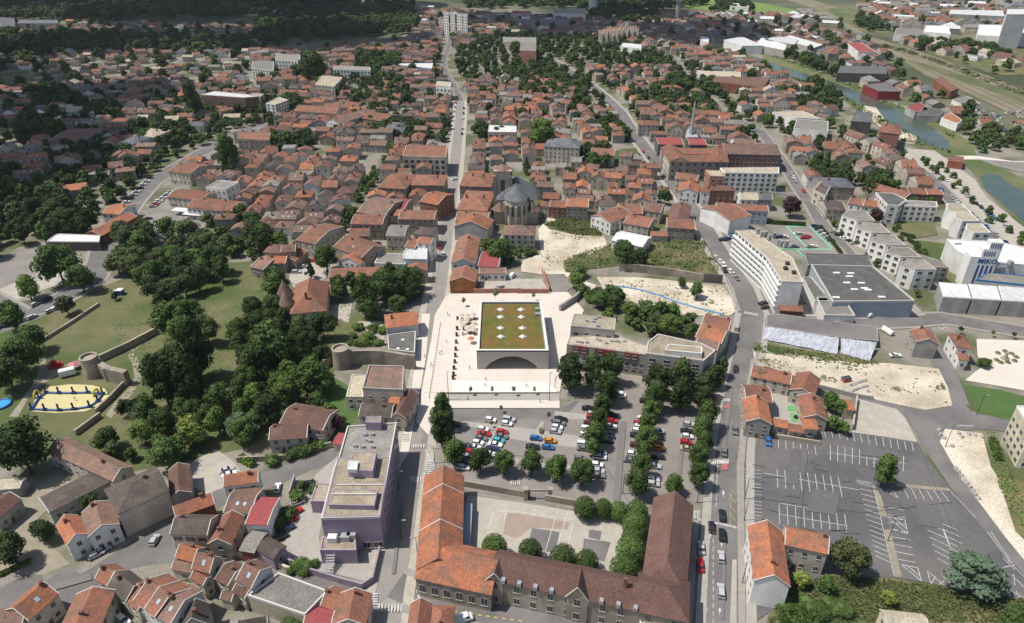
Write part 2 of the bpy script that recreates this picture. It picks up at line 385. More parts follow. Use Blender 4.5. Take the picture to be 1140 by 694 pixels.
def house(A=None, B=None, C=None, h=6, rise=2.2, roof='terra', wall='cream', ridge='x', kind='gable', label=None, cat='house', name='house', group=None,
          rect=None, detail=2, wins=None, chim=1, skyl=0, ov=.3, hips=(1, 1), parapet=False, shut=False, door=True, floors=None, wsz=(1.0, 1.35), trim=True):
    cx, cy, w, d, rz = rect or rect_from(A, B, C, h)
    root = empty(name, (cx, cy, 0), rz, label=label, cat=cat, group=group)
    mark(rectpts(cx, cy, w + .6, d + .6, rz))
    if kind == 'flat':
        mb = MB(); mb.prism([(-w / 2, -d / 2), (w / 2, -d / 2), (w / 2, d / 2), (-w / 2, d / 2)], 0, h); mb.build('wall', WA[wall], root)
        rb = MB(); rb.box(-w / 2 + .3, w / 2 - .3, -d / 2 + .3, d / 2 - .3, h, h + .12); r = rb.build('roof', RO[roof], root)
        pb = MB()
        for (x0, x1, y0, y1) in ((-w / 2 - .03, w / 2 + .03, -d / 2 - .03, -d / 2 + .3), (-w / 2 - .03, w / 2 + .03, d / 2 - .3, d / 2 + .03), (-w / 2 - .03, -w / 2 + .3, -d / 2 + .3, d / 2 - .3), (w / 2 - .3, w / 2 + .03, -d / 2 + .3, d / 2 - .3)):
            pb.box(x0, x1, y0, y1, h - .15, h + .5)
        pb.build('parapet', TRIM if parapet else WA[wall], root)
    else:
        wall_geo(w, d, h, rise, ridge, kind).build('wall', WA[wall], root)
        r = roof_geo(kind, w, d, h, rise, ov, ridge, hips).build('roof', RO[roof], root)
        if kind == 'gable' and detail > 1 and trim: verge(r, w, d, h, rise, ridge, ov)
        rr = random.Random(int(cx * 31 + cy * 17))
        for k in range(chim):
            L = (w if ridge == 'x' else d) / 2; t = rr.choice((-1, 1)) * L * rr.uniform(.35, .85) if k == 0 else -L * rr.uniform(.1, .8); o = rr.uniform(-.8, .8)
            x, y = (t, o) if ridge == 'x' else (-o, t); c = MB()
            c.box(x - .45, x + .45, y - .3, y + .3, h + rise * .55, h + rise + 1.0); c.box(x - .52, x + .52, y - .37, y + .37, h + rise + 1.0, h + rise + 1.12)
            for q in (-.2, .2): c.frustum((x + q, y), .1, .08, h + rise + 1.12, h + rise + 1.4, 6)
            c.build('chimney', CHIM, r)
        for k in range(skyl):
            D2 = (d if ridge == 'x' else w) / 2; L = (w if ridge == 'x' else d) / 2; t = (k - (skyl - 1) / 2) * L * 1.1 / max(1, skyl) + .3; f = .5; z = h + rise * (1 - f) + .2; sl = rise / D2
            s = MB(); q = [(t - .45, -D2 * f - .5, z - sl * .5), (t + .45, -D2 * f - .5, z - sl * .5), (t + .45, -D2 * f + .5, z + sl * .5), (t - .45, -D2 * f + .5, z + sl * .5)]
            if ridge == 'y': q = [(-b * -1, a, c) for a, b, c in q]; q.reverse()
            s.poly([(a, b, c + .1) for a, b, c in q]); 
            for i in range(4): a, b = q[i], q[(i + 1) % 4]; s.poly([a, b, (b[0], b[1], b[2] + .1), (a[0], a[1], a[2] + .1)])
            s.build('skylight', SKYL, r)
    if detail:
        fl = floors or max(1, int((h + .3) / 2.9)); fh = h / fl; zs = [k * fh + fh * .34 for k in range(fl)]
        sp = 3.0 if detail > 1 else 3.4
        x, y = w / 2, d / 2; n1 = max(1, int(w / sp)); n2 = max(1, int(d / sp / 1.3))
        ws = wins if wins is not None else 'flr'
        if 'f' in ws: windows(root, (-x, -y), (x, -y), zs, n1, *wsz, shut=shut)
        if 'b' in ws: windows(root, (x, y), (-x, y), zs, n1, *wsz, shut=shut)
        if 'r' in ws: windows(root, (x, -y), (x, y), zs[-1:] if detail < 2 else zs, n2, *wsz, shut=shut)
        if 'l' in ws: windows(root, (-x, y), (-x, -y), zs[-1:] if detail < 2 else zs, n2, *wsz, shut=shut)
        if door and 'f' in ws and n1 > 0:
            dm = MB(); dx = -x + w / n1; dm.box(dx - .5, dx + .5, -y - .07, -y - .005, .02, 2.15)
            dm.build('door', DOORM, root)
    return root
def block(name, label, cat, poly, h, wall='white', roof='grey', par=.5, parmat=None, group=None, base=0.0, px=True):
    """flat-roofed building over a traced outline; returns root, local outline (ccw)"""
    P = [at(x, y, h) for x, y in poly] if px else [Vector((*p, 0)) for p in poly]
    c = sum(P, Vector()) / len(P); P2 = [(p.x - c.x, p.y - c.y) for p in P]
    a = sum(P2[i][0] * P2[(i + 1) % len(P2)][1] - P2[(i + 1) % len(P2)][0] * P2[i][1] for i in range(len(P2)))
    if a < 0: P2.reverse()
    root = empty(name, (c.x, c.y, 0), label=label, cat=cat, group=group); mark([(p[0] + c.x, p[1] + c.y) for p in P2])
    mb = MB(); mb.prism(P2, base, h); mb.build('wall', WA[wall], root)
    ins = inset(P2, .35); rb = MB(); rb.prism(ins, h - .05, h + .08); r = rb.build('roof', RO[roof], root)
    if par:
        pb = MB(); out = inset(P2, -.04)
        for i in range(len(P2)):
            j = (i + 1) % len(P2); pb.prism([out[i], out[j], ins[j], ins[i]], h - .2, h + par, 0)
        pb.build('parapet', parmat or WA[wall], root)
    return root, P2, r
def inset(P, d):
    out = []; n = len(P)
    for i in range(n):
        a, b, c = Vector(P[i - 1]), Vector(P[i]), Vector(P[(i + 1) % n]); t1 = (b - a).normalized(); t2 = (c - b).normalized()
        n1 = Vector((-t1.y, t1.x)); n2 = Vector((-t2.y, t2.x)); m = n1 + n2; k = d * 2 / max(.4, m.length_squared); out.append((b.x + m.x * k, b.y + m.y * k))
    return out
def roofbox(parent, root, px, h, dh, mat, name='roof_unit', size=(1.5, 1.5), rz=0.0):
    p = at(*px, h); mb = MB(); c = (p.x - root.location.x, p.y - root.location.y)
    mb.box(-size[0] / 2, size[0] / 2, -size[1] / 2, size[1] / 2, h, h + dh, rot=rz, c=c); return mb.build(name, mat, parent)
# ------------------------------------------------------------------ ground of the whole scene
def G(name, pts, mat, **k): return sheet(name, pts, mat, **k)
mb = MB(); mb.poly([(-6000, -300, -.05), (6000, -300, -.05), (6000, 9000, -.05), (-6000, 9000, -.05)]); mb.build('ground', FAR)['kind'] = 'structure'
G('town_ground', [(-60, 760), (1250, 760), (1250, 220), (1120, 160), (960, 100), (900, 60), (840, 30), (700, 28), (560, 8), (470, 10), (440, 50), (300, 60), (100, 68), (-60, 78)], TOWN, block=False)
G('crop_field', [(-250, -3), (135, -3), (120, 3.5), (60, 3), (-300, 6)], FIELD)
G('crop_field', [(700, 1), (790, -4), (850, 4), (900, 14), (840, 16), (790, 12)], FIELD)
G('bare_field', [(722, 11), (790, 12), (880, 15), (880, 18), (760, 19), (725, 16)], BARE)
G('meadow', [(0, 82), (30, 78), (40, 90), (0, 100)], LAWN)
# park on the left
G('park_lawn', [(-40, 345), (60, 330), (110, 322), (160, 300), (290, 290), (330, 330), (372, 348), (420, 352), (425, 372), (395, 380), (378, 392), (368, 430), (330, 470), (270, 500), (180, 520), (150, 525), (90, 500), (0, 520), (-80, 470)], LAWN, block=False)
G('grass', [(395, 434), (404, 442), (400, 458), (376, 500), (360, 505), (350, 470), (352, 430), (372, 420)], LAWNG, block=False)
G('fairground_surface', [(-60, 305), (0, 291), (21, 276), (45, 273), (55, 285), (75, 300), (90, 312), (66, 317), (47, 323), (16, 336), (-60, 352)], GRAV)
G('fairground_surface', [(-60, 300), (0, 289), (21, 275.5), (45, 273), (52, 285), (40, 305), (0, 322), (-60, 330)], LOTM)
G('dirt_path', [(41, 392), (50, 398), (54, 413), (80, 404), (92, 400), (94, 404), (84, 410), (60, 420), (44, 430), (30, 446), (20, 464), (10, 464), (24, 446), (35, 430), (42, 415), (44, 405)], PATHM)
G('dirt_path', [(170, 368), (175, 370), (160, 382), (150, 390), (155, 405), (158, 420), (148, 438), (134, 454), (123, 466), (118, 462), (128, 448), (144, 432), (150, 420), (148, 408), (142, 395), (142, 385), (155, 375)], PATHM)
G('dirt_path', [(266, 413), (277, 416), (262, 436), (255, 432)], PATHM)
G('sand_court', [(35, 458), (40, 440), (52, 431), (78, 428), (103, 429), (117, 433), (121, 441), (110, 452), (95, 458), (62, 460)], BEACH)
G('gravel_court', [(192, 527), (240, 500), (258, 512), (272, 530), (262, 543), (232, 552), (222, 546)], GRAV)
G('gravel_court', [(325, 296), (362, 290), (375, 296), (368, 306), (358, 312), (372, 338), (392, 338), (388, 360), (366, 350), (352, 318), (330, 326), (322, 310)], GRAV)
G('gravel_court', [(398, 358), (425, 358), (428, 378), (415, 374), (404, 364)], GRAV)
G('asphalt_yard', [(163, 238), (184, 215), (208, 203), (232, 246), (222, 262), (205, 268), (150, 258)], LOTM)
# streets (lower left)
road([(-30, 325), (20, 352), (50, 343), (78, 328), (104, 311), (112, 290), (116, 272), (136, 245), (150, 225), (168, 205), (190, 190), (222, 172), (258, 150), (300, 138)], 11, name='road', side=1.8)
G('asphalt_yard', [(0, 350), (30, 338), (72, 322), (90, 318), (108, 322), (70, 343), (40, 356), (0, 372)], ASPH)
road([(30, 688), (62, 668), (110, 640), (160, 606), (200, 583), (243, 555), (300, 534), (342, 516), (374, 503)], 7.5)
road([(48, 650), (70, 664), (92, 690), (110, 712)], 13)
road([(120, 632), (160, 622), (196, 618), (255, 621), (300, 633), (372, 656), (420, 672)], 5)
G('asphalt_yard', [(70, 650), (140, 612), (190, 600), (196, 612), (150, 628), (100, 660)], ASPH)
G('asphalt_yard', [(-20, 672), (0, 655), (40, 634), (52, 648), (20, 672), (-20, 690)], ASPH)
G('courtyard', [(0, 590), (40, 545), (58, 530), (88, 536), (60, 560), (40, 580), (50, 600), (78, 628), (50, 640), (0, 640)], PATHM)
G('courtyard', [(318, 620), (306, 624), (330, 570), (352, 528), (376, 508), (362, 560), (355, 600), (360, 632), (342, 630)], CONC)
G('courtyard', [(358, 615), (430, 600), (420, 650), (340, 632)], CONC)
# main street
road([(428, 712), (434, 660), (444, 610), (455, 540), (463, 500), (471, 440), (478, 400), (483, 350), (490, 310), (497, 260), (503, 215), (508, 170), (512, 130), (512.5, 112)], 7.2, mat=PROAD, side=2.8, smat=GRAV)
road([(512.5, 112), (505, 95), (496, 80), (494, 68), (500, 52), (501, 43), (494, 33), (490, 22)], 5.5, mat=ASPH, side=1, smat=PAVE)
G('pavement', [(440, 527), (453, 470), (463, 400), (470, 350), (479, 350), (474, 400), (467, 440), (461, 470), (455, 505)], PALE, z=.15 + LAY[0])
G('pavement', [(463, 470), (476, 400), (487, 345), (497, 345), (492, 400), (484, 455), (477, 485)], PALE, z=.15 + LAY[0])
G('pavement', [(478, 330), (487, 260), (493, 215), (497, 215), (492, 260), (484, 330)], PAVE, z=.15 + LAY[0])
# civic square
sq = [(484, 352), (496, 331), (500, 328), (632, 326), (650, 346), (640, 372), (628, 400), (623.5, 437), (472, 438)]
G('square_paving', sq, PALE, z=.35)
P = [at(*p) for p in sq]; mb = MB(); pp = [(p.x, p.y) for p in P]
a = sum(pp[i][0] * pp[(i + 1) % len(pp)][1] - pp[(i + 1) % len(pp)][0] * pp[i][1] for i in range(len(pp)))
if a < 0: pp.reverse()
mb.prism(inset(pp, .02), -.02, .345); mb.build('square_edge', PALE)['kind'] = 'structure'
for k in range(7):
    y0 = 424.5 + k * 1.9; mb = MB(); q = [at(x, y) for x, y in ((503, y0), (610, y0 + (2.5 if k < 6 else 0)), (620, 438 - k * .1), (503, 438))]
    mb.prism([(p.x, p.y) for p in reversed(q)] if False else [(q[3].x, q[3].y), (q[2].x, q[2].y), (q[1].x, q[1].y), (q[0].x, q[0].y)], .3, .36 + .0 + (.10 - k * .014))
    mb.build('stone_step', STEP)['kind'] = 'structure'
G('ramp', [(486, 440), (623, 439), (623, 446), (484, 447)], CONC, z=.30)
G('pavement', [(484, 447), (623, 446), (623, 455), (483, 455)], PALE, z=.26)
G('asphalt_lane', [(478, 456), (625, 455), (640, 447), (700, 447), (700, 457), (640, 463), (626, 468), (476, 470)], ASPH)
# car park
G('car_park', [(474, 470), (626, 466), (640, 458), (720, 440), (812, 412), (800, 470), (792, 560), (772, 560), (760, 552), (700, 572), (640, 568), (580, 556), (520, 546), (470, 530), (466, 505)], LOTM)
G('car_park', [(625, 470), (660, 430), (700, 428), (780, 432), (800, 440), (797, 480), (640, 480)], LOTM)
for q in ([(484, 466), (560, 474), (558, 479), (482, 472)], [(560, 474), (640, 485), (655, 492), (655, 500), (600, 494), (557, 487)], [(618, 458), (660, 462), (660, 468), (616, 466)], [(594, 484), (602, 470), (606, 470), (600, 485)], [(560, 507), (600, 516), (660, 520), (660, 524), (598, 521), (558, 512)], [(540, 490), (550, 480), (556, 480), (536, 505)]):
    G('concrete_band', q, CONC)
# school yard
G('school_yard', [(520, 552), (580, 560), (640, 570), (715, 580), (715, 645), (552, 616), (514, 616)], GRAV)
G('play_surface', [(592, 588), (623, 593), (618, 616), (587, 611)], ASPH)
G('play_surface', [(650, 600), (680, 604), (673, 626), (648, 620)], ASPH)
G('play_surface', [(656, 590), (670, 592), (668, 602), (655, 599)], ASPH)
G('play_surface', [(565, 570), (600, 576), (634, 582), (632, 590), (592, 588), (575, 600), (560, 595)], M('tan_surface', (.33, .26, .21), (.29, .235, .19), .3))
lines('court_marking', [((596, 563), (640, 571)), ((622, 565), (607, 614)), ((633, 567), (619, 614)), ((641, 574), (631, 612)), ((564, 568), (600, 574)), ((600, 574), (640, 579)), ((564, 568), (561, 580)), ((597, 563), (595, 569)), ((550, 568), (545, 585)), ((550, 568), (575, 572))], .18)
road([(440, 652), (470, 664), (545, 680), (600, 696), (660, 712)], 8, side=2)
lines('yellow_marking', [((505 + i * 9, 681 + i * 1.3), (509 + i * 9, 681.6 + i * 1.3)) for i in range(9)], .3, YEL)
# avenue
AV = [(808, 712), (809, 640), (811, 560), (814, 500), (822, 440), (832, 390), (838, 350), (828, 322), (806, 290), (782, 250), (758, 216), (738, 190), (722, 170), (705, 148), (690, 124), (672, 107), (647, 87), (626, 74), (606, 62)]
road(AV, 9.5, side=2.5, smat=CONC)
G('asphalt_apron', [(770, 700), (776, 600), (790, 520), (803, 460), (812, 420), (826, 360), (846, 350), (842, 380), (834, 420), (826, 500), (826, 700)], ASPH)
G('asphalt_apron', [(806, 296), (820, 290), (852, 330), (862, 352), (850, 356), (832, 350), (822, 318)], ASPH)
G('pavement', [(762, 700), (772, 580), (778, 580), (770, 700)], PAVE, z=.15 + LAY[0])
G('pavement', [(822, 700), (820, 520), (829, 440), (836, 400), (842, 400), (836, 440), (828, 520), (830, 700)], PAVE, z=.15 + LAY[0])
G('pavement', [(812, 700), (815, 624), (820, 624), (820, 700)], CONC, z=.15 + LAY[0])
LS = []
for i in range(12): LS.append(((796 - i * .35 + 5 * .0, 586 + i * 9), (796 - i * .35, 591 + i * 9)))
lines('lane_marking', [((776, 578), (819, 587)), ((777, 579), (820, 588))], .35)
lines('lane_marking', [((794 , 600 + i * 9), (793.7, 605 + i * 9)) for i in range(11)] + [((799, 515), (797, 565)), ((784, 590), (782, 694))], .16)
lines('lane_marking', [((813, 545 + i * 5), (819 - (i % 2) * 6, 550 + i * 5)) for i in range(9)], .12, YEL)
for ax, ay in ((790.5, 600), (801, 685), (786, 684), (805, 554), (803, 610)):
    lines('arrow_marking', [((ax, ay), (ax + .3, ay - 6))], .18); lines('arrow_marking', [((ax + .2, ay - 3), (ax + .3, ay - 7))], .5)
for k in range(10): pass
# roads to the right
road([(1112, 410), (1140, 470)], 1) if False else None
RR = [(1018, 352), (1030, 372), (1044, 395), (1054, 418), (1066, 450)]
road(RR, 7.5, mat=ASPH)
road([(948, 445), (980, 451), (1010, 458), (1045, 466), (1085, 469), (1150, 478)], 8, mat=ASPH)
road([(1020, 462), (1034, 485), (1050, 512), (1078, 552), (1110, 595), (1150, 640)], 7.5, mat=ASPH, side=.0)
G('junction', [(1010, 454), (1030, 458), (1050, 455), (1058, 442), (1070, 445), (1080, 458), (1120, 466), (1115, 478), (1070, 480), (1046, 478), (1044, 500), (1034, 498), (1024, 474)], ASPH)
road([(851, 350), (905, 354), (965, 360), (1010, 358), (1050, 355), (1150, 372)], 9, mat=ASPH, side=1.5)
lines('lane_marking', [((1066, 474), (1084, 475)), ((1045, 363), (1055, 364)), ((1043, 362), (1048, 368)), ((1048, 368), (1055, 363))], .3)
G('building_site', [(838, 389), (846, 386), (905, 396), (971, 403), (1045, 411), (1055, 432), (1060, 452), (1030, 457), (1000, 451), (969, 444), (911, 428), (840, 404)], SAND)
G('dusty_lot', [(956, 445), (998, 456), (1008, 466), (1021, 493), (985, 487), (948, 482)], GRAV)
G('sandy_lot', [(1052, 478), (1093, 483), (1103, 520), (1116, 540), (1136, 580), (1150, 625), (1150, 636), (1120, 600), (1090, 560), (1062, 520), (1046, 492)], SAND)
G('white_court', [(1087, 378), (1150, 380), (1150, 437), (1110, 430), (1074, 424), (1094, 408), (1088, 396)], PALE)
G('lawn', [(1073, 429), (1110, 434), (1150, 444), (1150, 460), (1124, 469), (1087, 460)], LAWNG)
G('rough_grass', [(1110, 530), (1150, 540), (1150, 612), (1130, 592)], ROUGHG, block=False)
G('pavement', [(842, 388), (848, 388), (846, 430), (838, 440), (832, 480), (826, 480), (832, 430), (838, 410)], PAVE)
G('rough_grass', [(838, 381), (850, 383), (910, 392), (972, 400), (990, 404), (960, 406), (905, 398), (840, 390)], ROUGHG, block=False)
G('rough_grass', [(852, 700), (862, 655), (900, 640), (928, 638), (1000, 645), (1060, 655), (1150, 668), (1150, 720), (852, 720)], ROUGHG)
# big car park on the right
G('large_car_park', [(828, 487), (858, 489), (912, 495), (918, 478), (950, 483), (985, 488), (1022, 494), (1034, 514), (1062, 550), (1100, 596), (1150, 652), (1150, 672), (1024, 648), (996, 644), (960, 641), (925, 640), (828, 700)], ASPH2)
z4 = Z(840, 340); z8 = Z(840, 514); Lb = []
def zl(z, *p): return [(z(*a), z(*b)) for a, b in p]
Lb += comb(z4(292, 525), z4(664, 582), z4(300, 557), z4(672, 620), 12)
Lb += comb(z4(320, 592), z4(630, 640), z4(320, 658), z4(628, 705), 10) + zl(z4, ((320, 625), (640, 672)))
Lb += comb(z4(70, 565), z4(254, 597), z4(70, 600), z4(260, 635), 6)
Lb += comb(z8(95, 35), z8(352, 65), z8(98, 112), z8(370, 152), 8) + zl(z8, ((35, 50), (440, 122)))
Lb += comb(z8(103, 185), z8(380, 225), z8(105, 268), z8(390, 300), 8) + zl(z8, ((105, 178), (280, 208)), ((105, 225), (395, 275)))
Lb += comb(z8(440, 95), z8(510, 400), z8(500, 108), z8(580, 432), 14) + zl(z8, ((430, 80), (495, 92)), ((430, 86), (493, 98)))
Lb += comb(z8(555, 195), z8(605, 415), z8(630, 208), z8(682, 430), 7)
Lb += comb(z8(630, 112), z8(790, 128), z8(650, 158), z8(822, 172), 5)
Lb += comb(z8(725, 245), z8(800, 480), z8(790, 270), z8(850, 510), 5) if False else []
Lb += zl(z8, ((725, 245), (790, 268)), ((790, 265), (850, 425)), ((725, 245), (775, 275)), ((790, 275), (850, 425)), ((720, 268), (800, 292)), ((730, 292), (808, 325)), ((740, 322), (820, 360)), ((750, 352), (828, 392)), ((762, 380), (838, 420)), ((772, 410), (842, 450)), ((790, 480), (830, 520)),
    ((785, 262), (858, 292)), ((800, 290), (868, 320)), ((812, 318), (878, 350)), ((825, 345), (858, 362)), ((835, 372), (858, 385)),
    ((620, 438), (690, 452)), ((690, 452), (705, 508)), ((620, 438), (705, 508)), ((640, 438), (700, 488)), ((730, 465), (800, 525)), ((730, 465), (745, 520)), ((745, 520), (765, 490)), ((780, 522), (800, 508)),
    ((560, 235), (635, 248)), ((635, 248), (648, 308)), ((560, 235), (648, 308)), ((580, 285), (648, 308)), ((590, 240), (645, 290)), ((560, 130), (605, 155)), ((605, 130), (560, 120)), ((585, 125), (605, 155)),
    ((1000, 300), (1100, 450)), ((1050, 450), (1100, 440)), ((1100, 450), (1140, 490)), ((1095, 480), (1100, 525)), ((1085, 480), (1145, 540)), ((1040, 530), (1145, 580)), ((1075, 540), (1080, 575)), ((1105, 550), (1120, 580)), ((1050, 410), (1100, 460)))
Lb += zl(z8, ((500, 100), (590, 485)), ((830, 130), (935, 240)), ((985, 300), (1080, 430)))
lines('parking_bay_marking', Lb, .16)
G('planted_strip', [z8(505, 100), z8(535, 150), z8(560, 235), z8(530, 235)], PATHM)
G('planted_strip', [z8(548, 290), z8(575, 290), z8(622, 490), z8(594, 490)], PATHM)
G('planted_strip', [z8(600, 95), z8(820, 115), z8(830, 128), z8(600, 108)], PATHM)
z7 = Z(560, 514); lines('parking_bay_marking', comb(z7(1020, 35), z7(1035, 240), z7(1090, 40), z7(1095, 248), 14) + [(z7(1018, 0), z7(1020, 290))], .14)
# middle right: earth works behind the square
G('bare_earth', [(599, 257), (612, 240), (640, 262), (672, 262), (680, 285), (650, 285), (629, 290), (627, 300), (646, 312), (664, 318), (660, 326), (640, 318), (628, 306), (604, 306), (580, 303), (581, 291), (602, 283)], SAND)
G('bare_earth', [(664, 309), (705, 309), (740, 312), (806, 320), (822, 345), (812, 352), (770, 352), (735, 348), (700, 335), (672, 322)], SAND)
G('bare_earth', [(715, 272), (760, 277), (800, 285), (780, 292), (730, 284)], SAND)
G('rough_grass', [(605, 250), (630, 243), (655, 244), (668, 256), (672, 264), (640, 262), (612, 256)], ROUGHG)
G('rough_grass', [(690, 268), (780, 262), (792, 280), (804, 305), (785, 312), (745, 303), (690, 296), (630, 304), (627, 290), (650, 286)], ROUGHG)
G('asphalt_yard', [(536, 311), (603, 311), (612, 326), (612, 331), (534, 329)], GRAV)
G('asphalt_yard', [(608, 305), (628, 308), (640, 318), (630, 326), (616, 328)], LOTM)
# canal, quay, railway
G('canal_bank', [(850, 58), (880, 68), (940, 92), (1000, 118), (1045, 138), (1080, 158), (1090, 180), (1075, 180), (1040, 172), (1005, 158), (965, 133), (935, 108), (900, 92), (850, 76)], BANK)
G('canal_water', [(840, 64), (874, 76), (924, 91), (966, 106), (1000, 123), (1037, 141), (1056, 158), (1057, 168), (1045, 166), (1020, 158), (985, 135), (955, 117), (919, 96), (874, 83), (838, 69)], WATER)
G('canal_bank', [(1070, 178), (1085, 176), (1110, 185), (1150, 205), (1150, 262), (1125, 240), (1098, 214), (1085, 195)], BANK)
G('canal_water', [(1090, 198), (1098, 193), (1112, 196), (1150, 222), (1150, 255), (1120, 232), (1098, 212)], WATER)
G('sandy_bank', [(952, 117), (975, 120), (990, 140), (1020, 152), (1022, 162), (1000, 158), (975, 138)], SAND)
G('railway_bed', [(892, -4), (930, 8), (966, 40), (1024, 58), (1103, 86), (1200, 125), (1200, 165), (1140, 134), (1077, 104), (1029, 84), (985, 54), (950, 36), (905, 10), (870, -2)], RAIL)
G('grass_strip', [(1000, 64), (1060, 80), (1110, 96), (1160, 116), (1160, 124), (1100, 100), (1050, 84)], BANK)
lines('railway_track', [((960 + o, 40 + p), (1030 + o, 72 + p)) for o, p in ((0, 0), (4, -1), (8, -2))] + [((1030 + o, 72 + p), (1160 + o, 132 + p)) for o, p in ((0, 0), (4, -2), (10, -5), (18, -8))] + [((1030 + o, 72 + p), (1160 + o, 132 + p)) for o, p in ((-8, 2), (-15, 4), (26, -11), (34, -14))] + [((905, 8), (960, 40)), ((912, 7), (966, 39)), ((898, 8), (952, 40))], 1.6, M('rail_rust', (.13, .09, .07)))
G('dry_meadow', [(1000, 38), (1060, 45), (1200, 60), (1200, 84), (1110, 84), (1030, 58)], ROUGHG, block=False)
G('dry_meadow', [(920, 10), (960, 6), (1000, 20), (990, 38), (966, 38), (940, 25)], BANK, block=False)
road([(1000, 165), (1020, 182), (1048, 212), (1080, 244), (1110, 272), (1150, 306)], 9, side=2, smat=CONC)
G('quay_paving', [(1012, 166), (1040, 168), (1085, 200), (1098, 220), (1150, 262), (1150, 300), (1120, 275), (1080, 232), (1040, 196), (1000, 170)], GRAV, block=False)
road([(1060, 176), (1090, 176), (1130, 182), (1200, 184)], 9, mat=PALE, name='bridge_road')
road([(842, 140), (871, 180), (890, 212), (905, 232), (915, 250), (960, 300), (985, 330), (1015, 350)], 7, side=1.5)
road([(905, 232), (880, 218), (845, 212), (800, 232), (770, 240)], 6)
road([(748, 62), (763, 84), (807, 126), (846, 146)], 6, side=1)
G('car_park', [(850, 250), (905, 250), (925, 262), (945, 285), (890, 283), (862, 262)], LOTM)
lines('green_marking', [((875, 252.5), (901, 252.5)), ((875, 252.5), (900, 278)), ((901, 252.5), (926, 277)), ((868, 278), (926, 278)), ((887, 279), (896, 288))], .7, GREENP)
lines('parking_bay_marking', comb((866, 256), (890, 279), (872, 256), (896, 279), 8) + comb((905, 255), (924, 275), (911, 256), (930, 275), 7) , .15)
G('lawn', [(1000, 250), (1040, 248), (1044, 262), (1020, 266), (1002, 262)], LAWN, block=False)
G('lawn', [(1020, 268), (1055, 272), (1062, 300), (1068, 318), (1050, 318), (1040, 290)], LAWN, block=False)
G('lawn', [(786, 163), (812, 163), (818, 172), (800, 178), (787, 172)], LAWN)
G('lawn', [(676, 170), (708, 165), (712, 172), (690, 182), (672, 180)], LAWN)
G('yard', [(880, 340), (1018, 340), (1030, 352), (960, 356), (880, 352)], CONC, block=False)
G('sports_ground', [(1090, 178), (1150, 182), (1150, 195), (1110, 186)], LOTM)
G('court_paving', [(842, 428), (900, 436), (914, 455), (895, 480), (862, 482), (845, 474)], CONC)
for i in range(11):
    y = 336 + i * 9.2; lines('paving_joint', [((490 - i * 1.2, y), (632, y))], .14, M('joint', (.50, .455, .40)), z=.354)
for i in range(9): lines('paving_joint', [((497 + i * 15, 333), (486 + i * 17, 437))], .12, M('joint', (.50, .455, .40)), z=.357)
TY = M('tyre_mark', (.075, .074, .076)); rg = random.Random(8)
lines('tyre_mark', [((x, y), (x + rg.uniform(8, 22), y + rg.uniform(-1, 5))) for x, y in ((rg.uniform(835, 1010), rg.uniform(500, 630)) for _ in range(26))], .28, TY); lines('crack_seal', [((838, 555), (960, 572)), ((960, 572), (1060, 560)), ((900, 497), (885, 640)), ((1030, 515), (1080, 640)), ((640, 470), (700, 560)), ((480, 500), (620, 512))], .12, TY)
for q in ([(905, 545), (935, 550), (930, 575), (898, 570)], [(850, 600), (870, 602), (868, 640), (846, 640)], [(1020, 560), (1045, 566), (1050, 590), (1022, 585)], [(960, 500), (1000, 505), (1002, 512), (958, 508)], [(880, 500), (892, 501), (888, 540), (874, 540)]): G('asphalt_patch', q, M('asphalt_patch', (.13, .126, .124), (.115, .11, .11), .6, fine=.15))
for q in ([(760, 470), (764, 470), (757, 540), (752, 540)], [(690, 470), (697, 470), (690, 560), (682, 560)], [(805, 600), (808, 600), (806, 690), (803, 690)], [(446, 560), (450, 560), (440, 640), (436, 640)], [(811, 430), (816, 432), (808, 500), (804, 500)], [(58, 650), (100, 640), (104, 646), (62, 658)]): G('asphalt_patch', q, M('asphalt_patch_grey', (.185, .172, .165), (.165, .155, .15), .6, fine=.15))
# crossings
zebra(z7(885, 0)[:2], z7(955, 0)[:2], z7(952, 14)[:2], 7); z3 = Z(560, 340)
zebra(z3(930, 398), z3(962, 398), z3(960, 410), 6); zebra(z3(885, 655), z3(957, 655), z3(955, 674), 8); zebra(z3(1020, 28), z3(1080, 40), z3(1078, 50), 7)
G('red_marking', [z3(935, 425), z3(955, 425), z3(955, 438), z3(935, 438)], M('marking_red', (.42, .12, .12))); G('red_marking', [z7(925, 12), z7(950, 12), z7(950, 40), z7(925, 40)], M('marking_red', (.42, .12, .12)))
z2 = Z(280, 340); z6 = Z(280, 514)
zebra(z2(680, 592), z2(735, 592), z2(735, 606), 5); zebra(z2(640, 545), z2(640, 580), z2(668, 580), 5); zebra(z6(740, 0), z6(735, 60), z6(775, 58), 7); zebra(z6(672, 68), z6(722, 70), z6(720, 94), 5)
zebra(z6(535, 605), z6(643, 608), z6(641, 640), 8); zebra(z6(490, 560), z6(488, 612), z6(535, 612), 5); zebra(z7(805, 212), z7(832, 212), z7(832, 245), 4); zebra(z7(30, 85), z7(75, 85), z7(75, 102), 5)
lines('lane_marking', [(z2(735, 612), z2(760, 665)), (z6(700, 548), z6(712, 590))], .4)
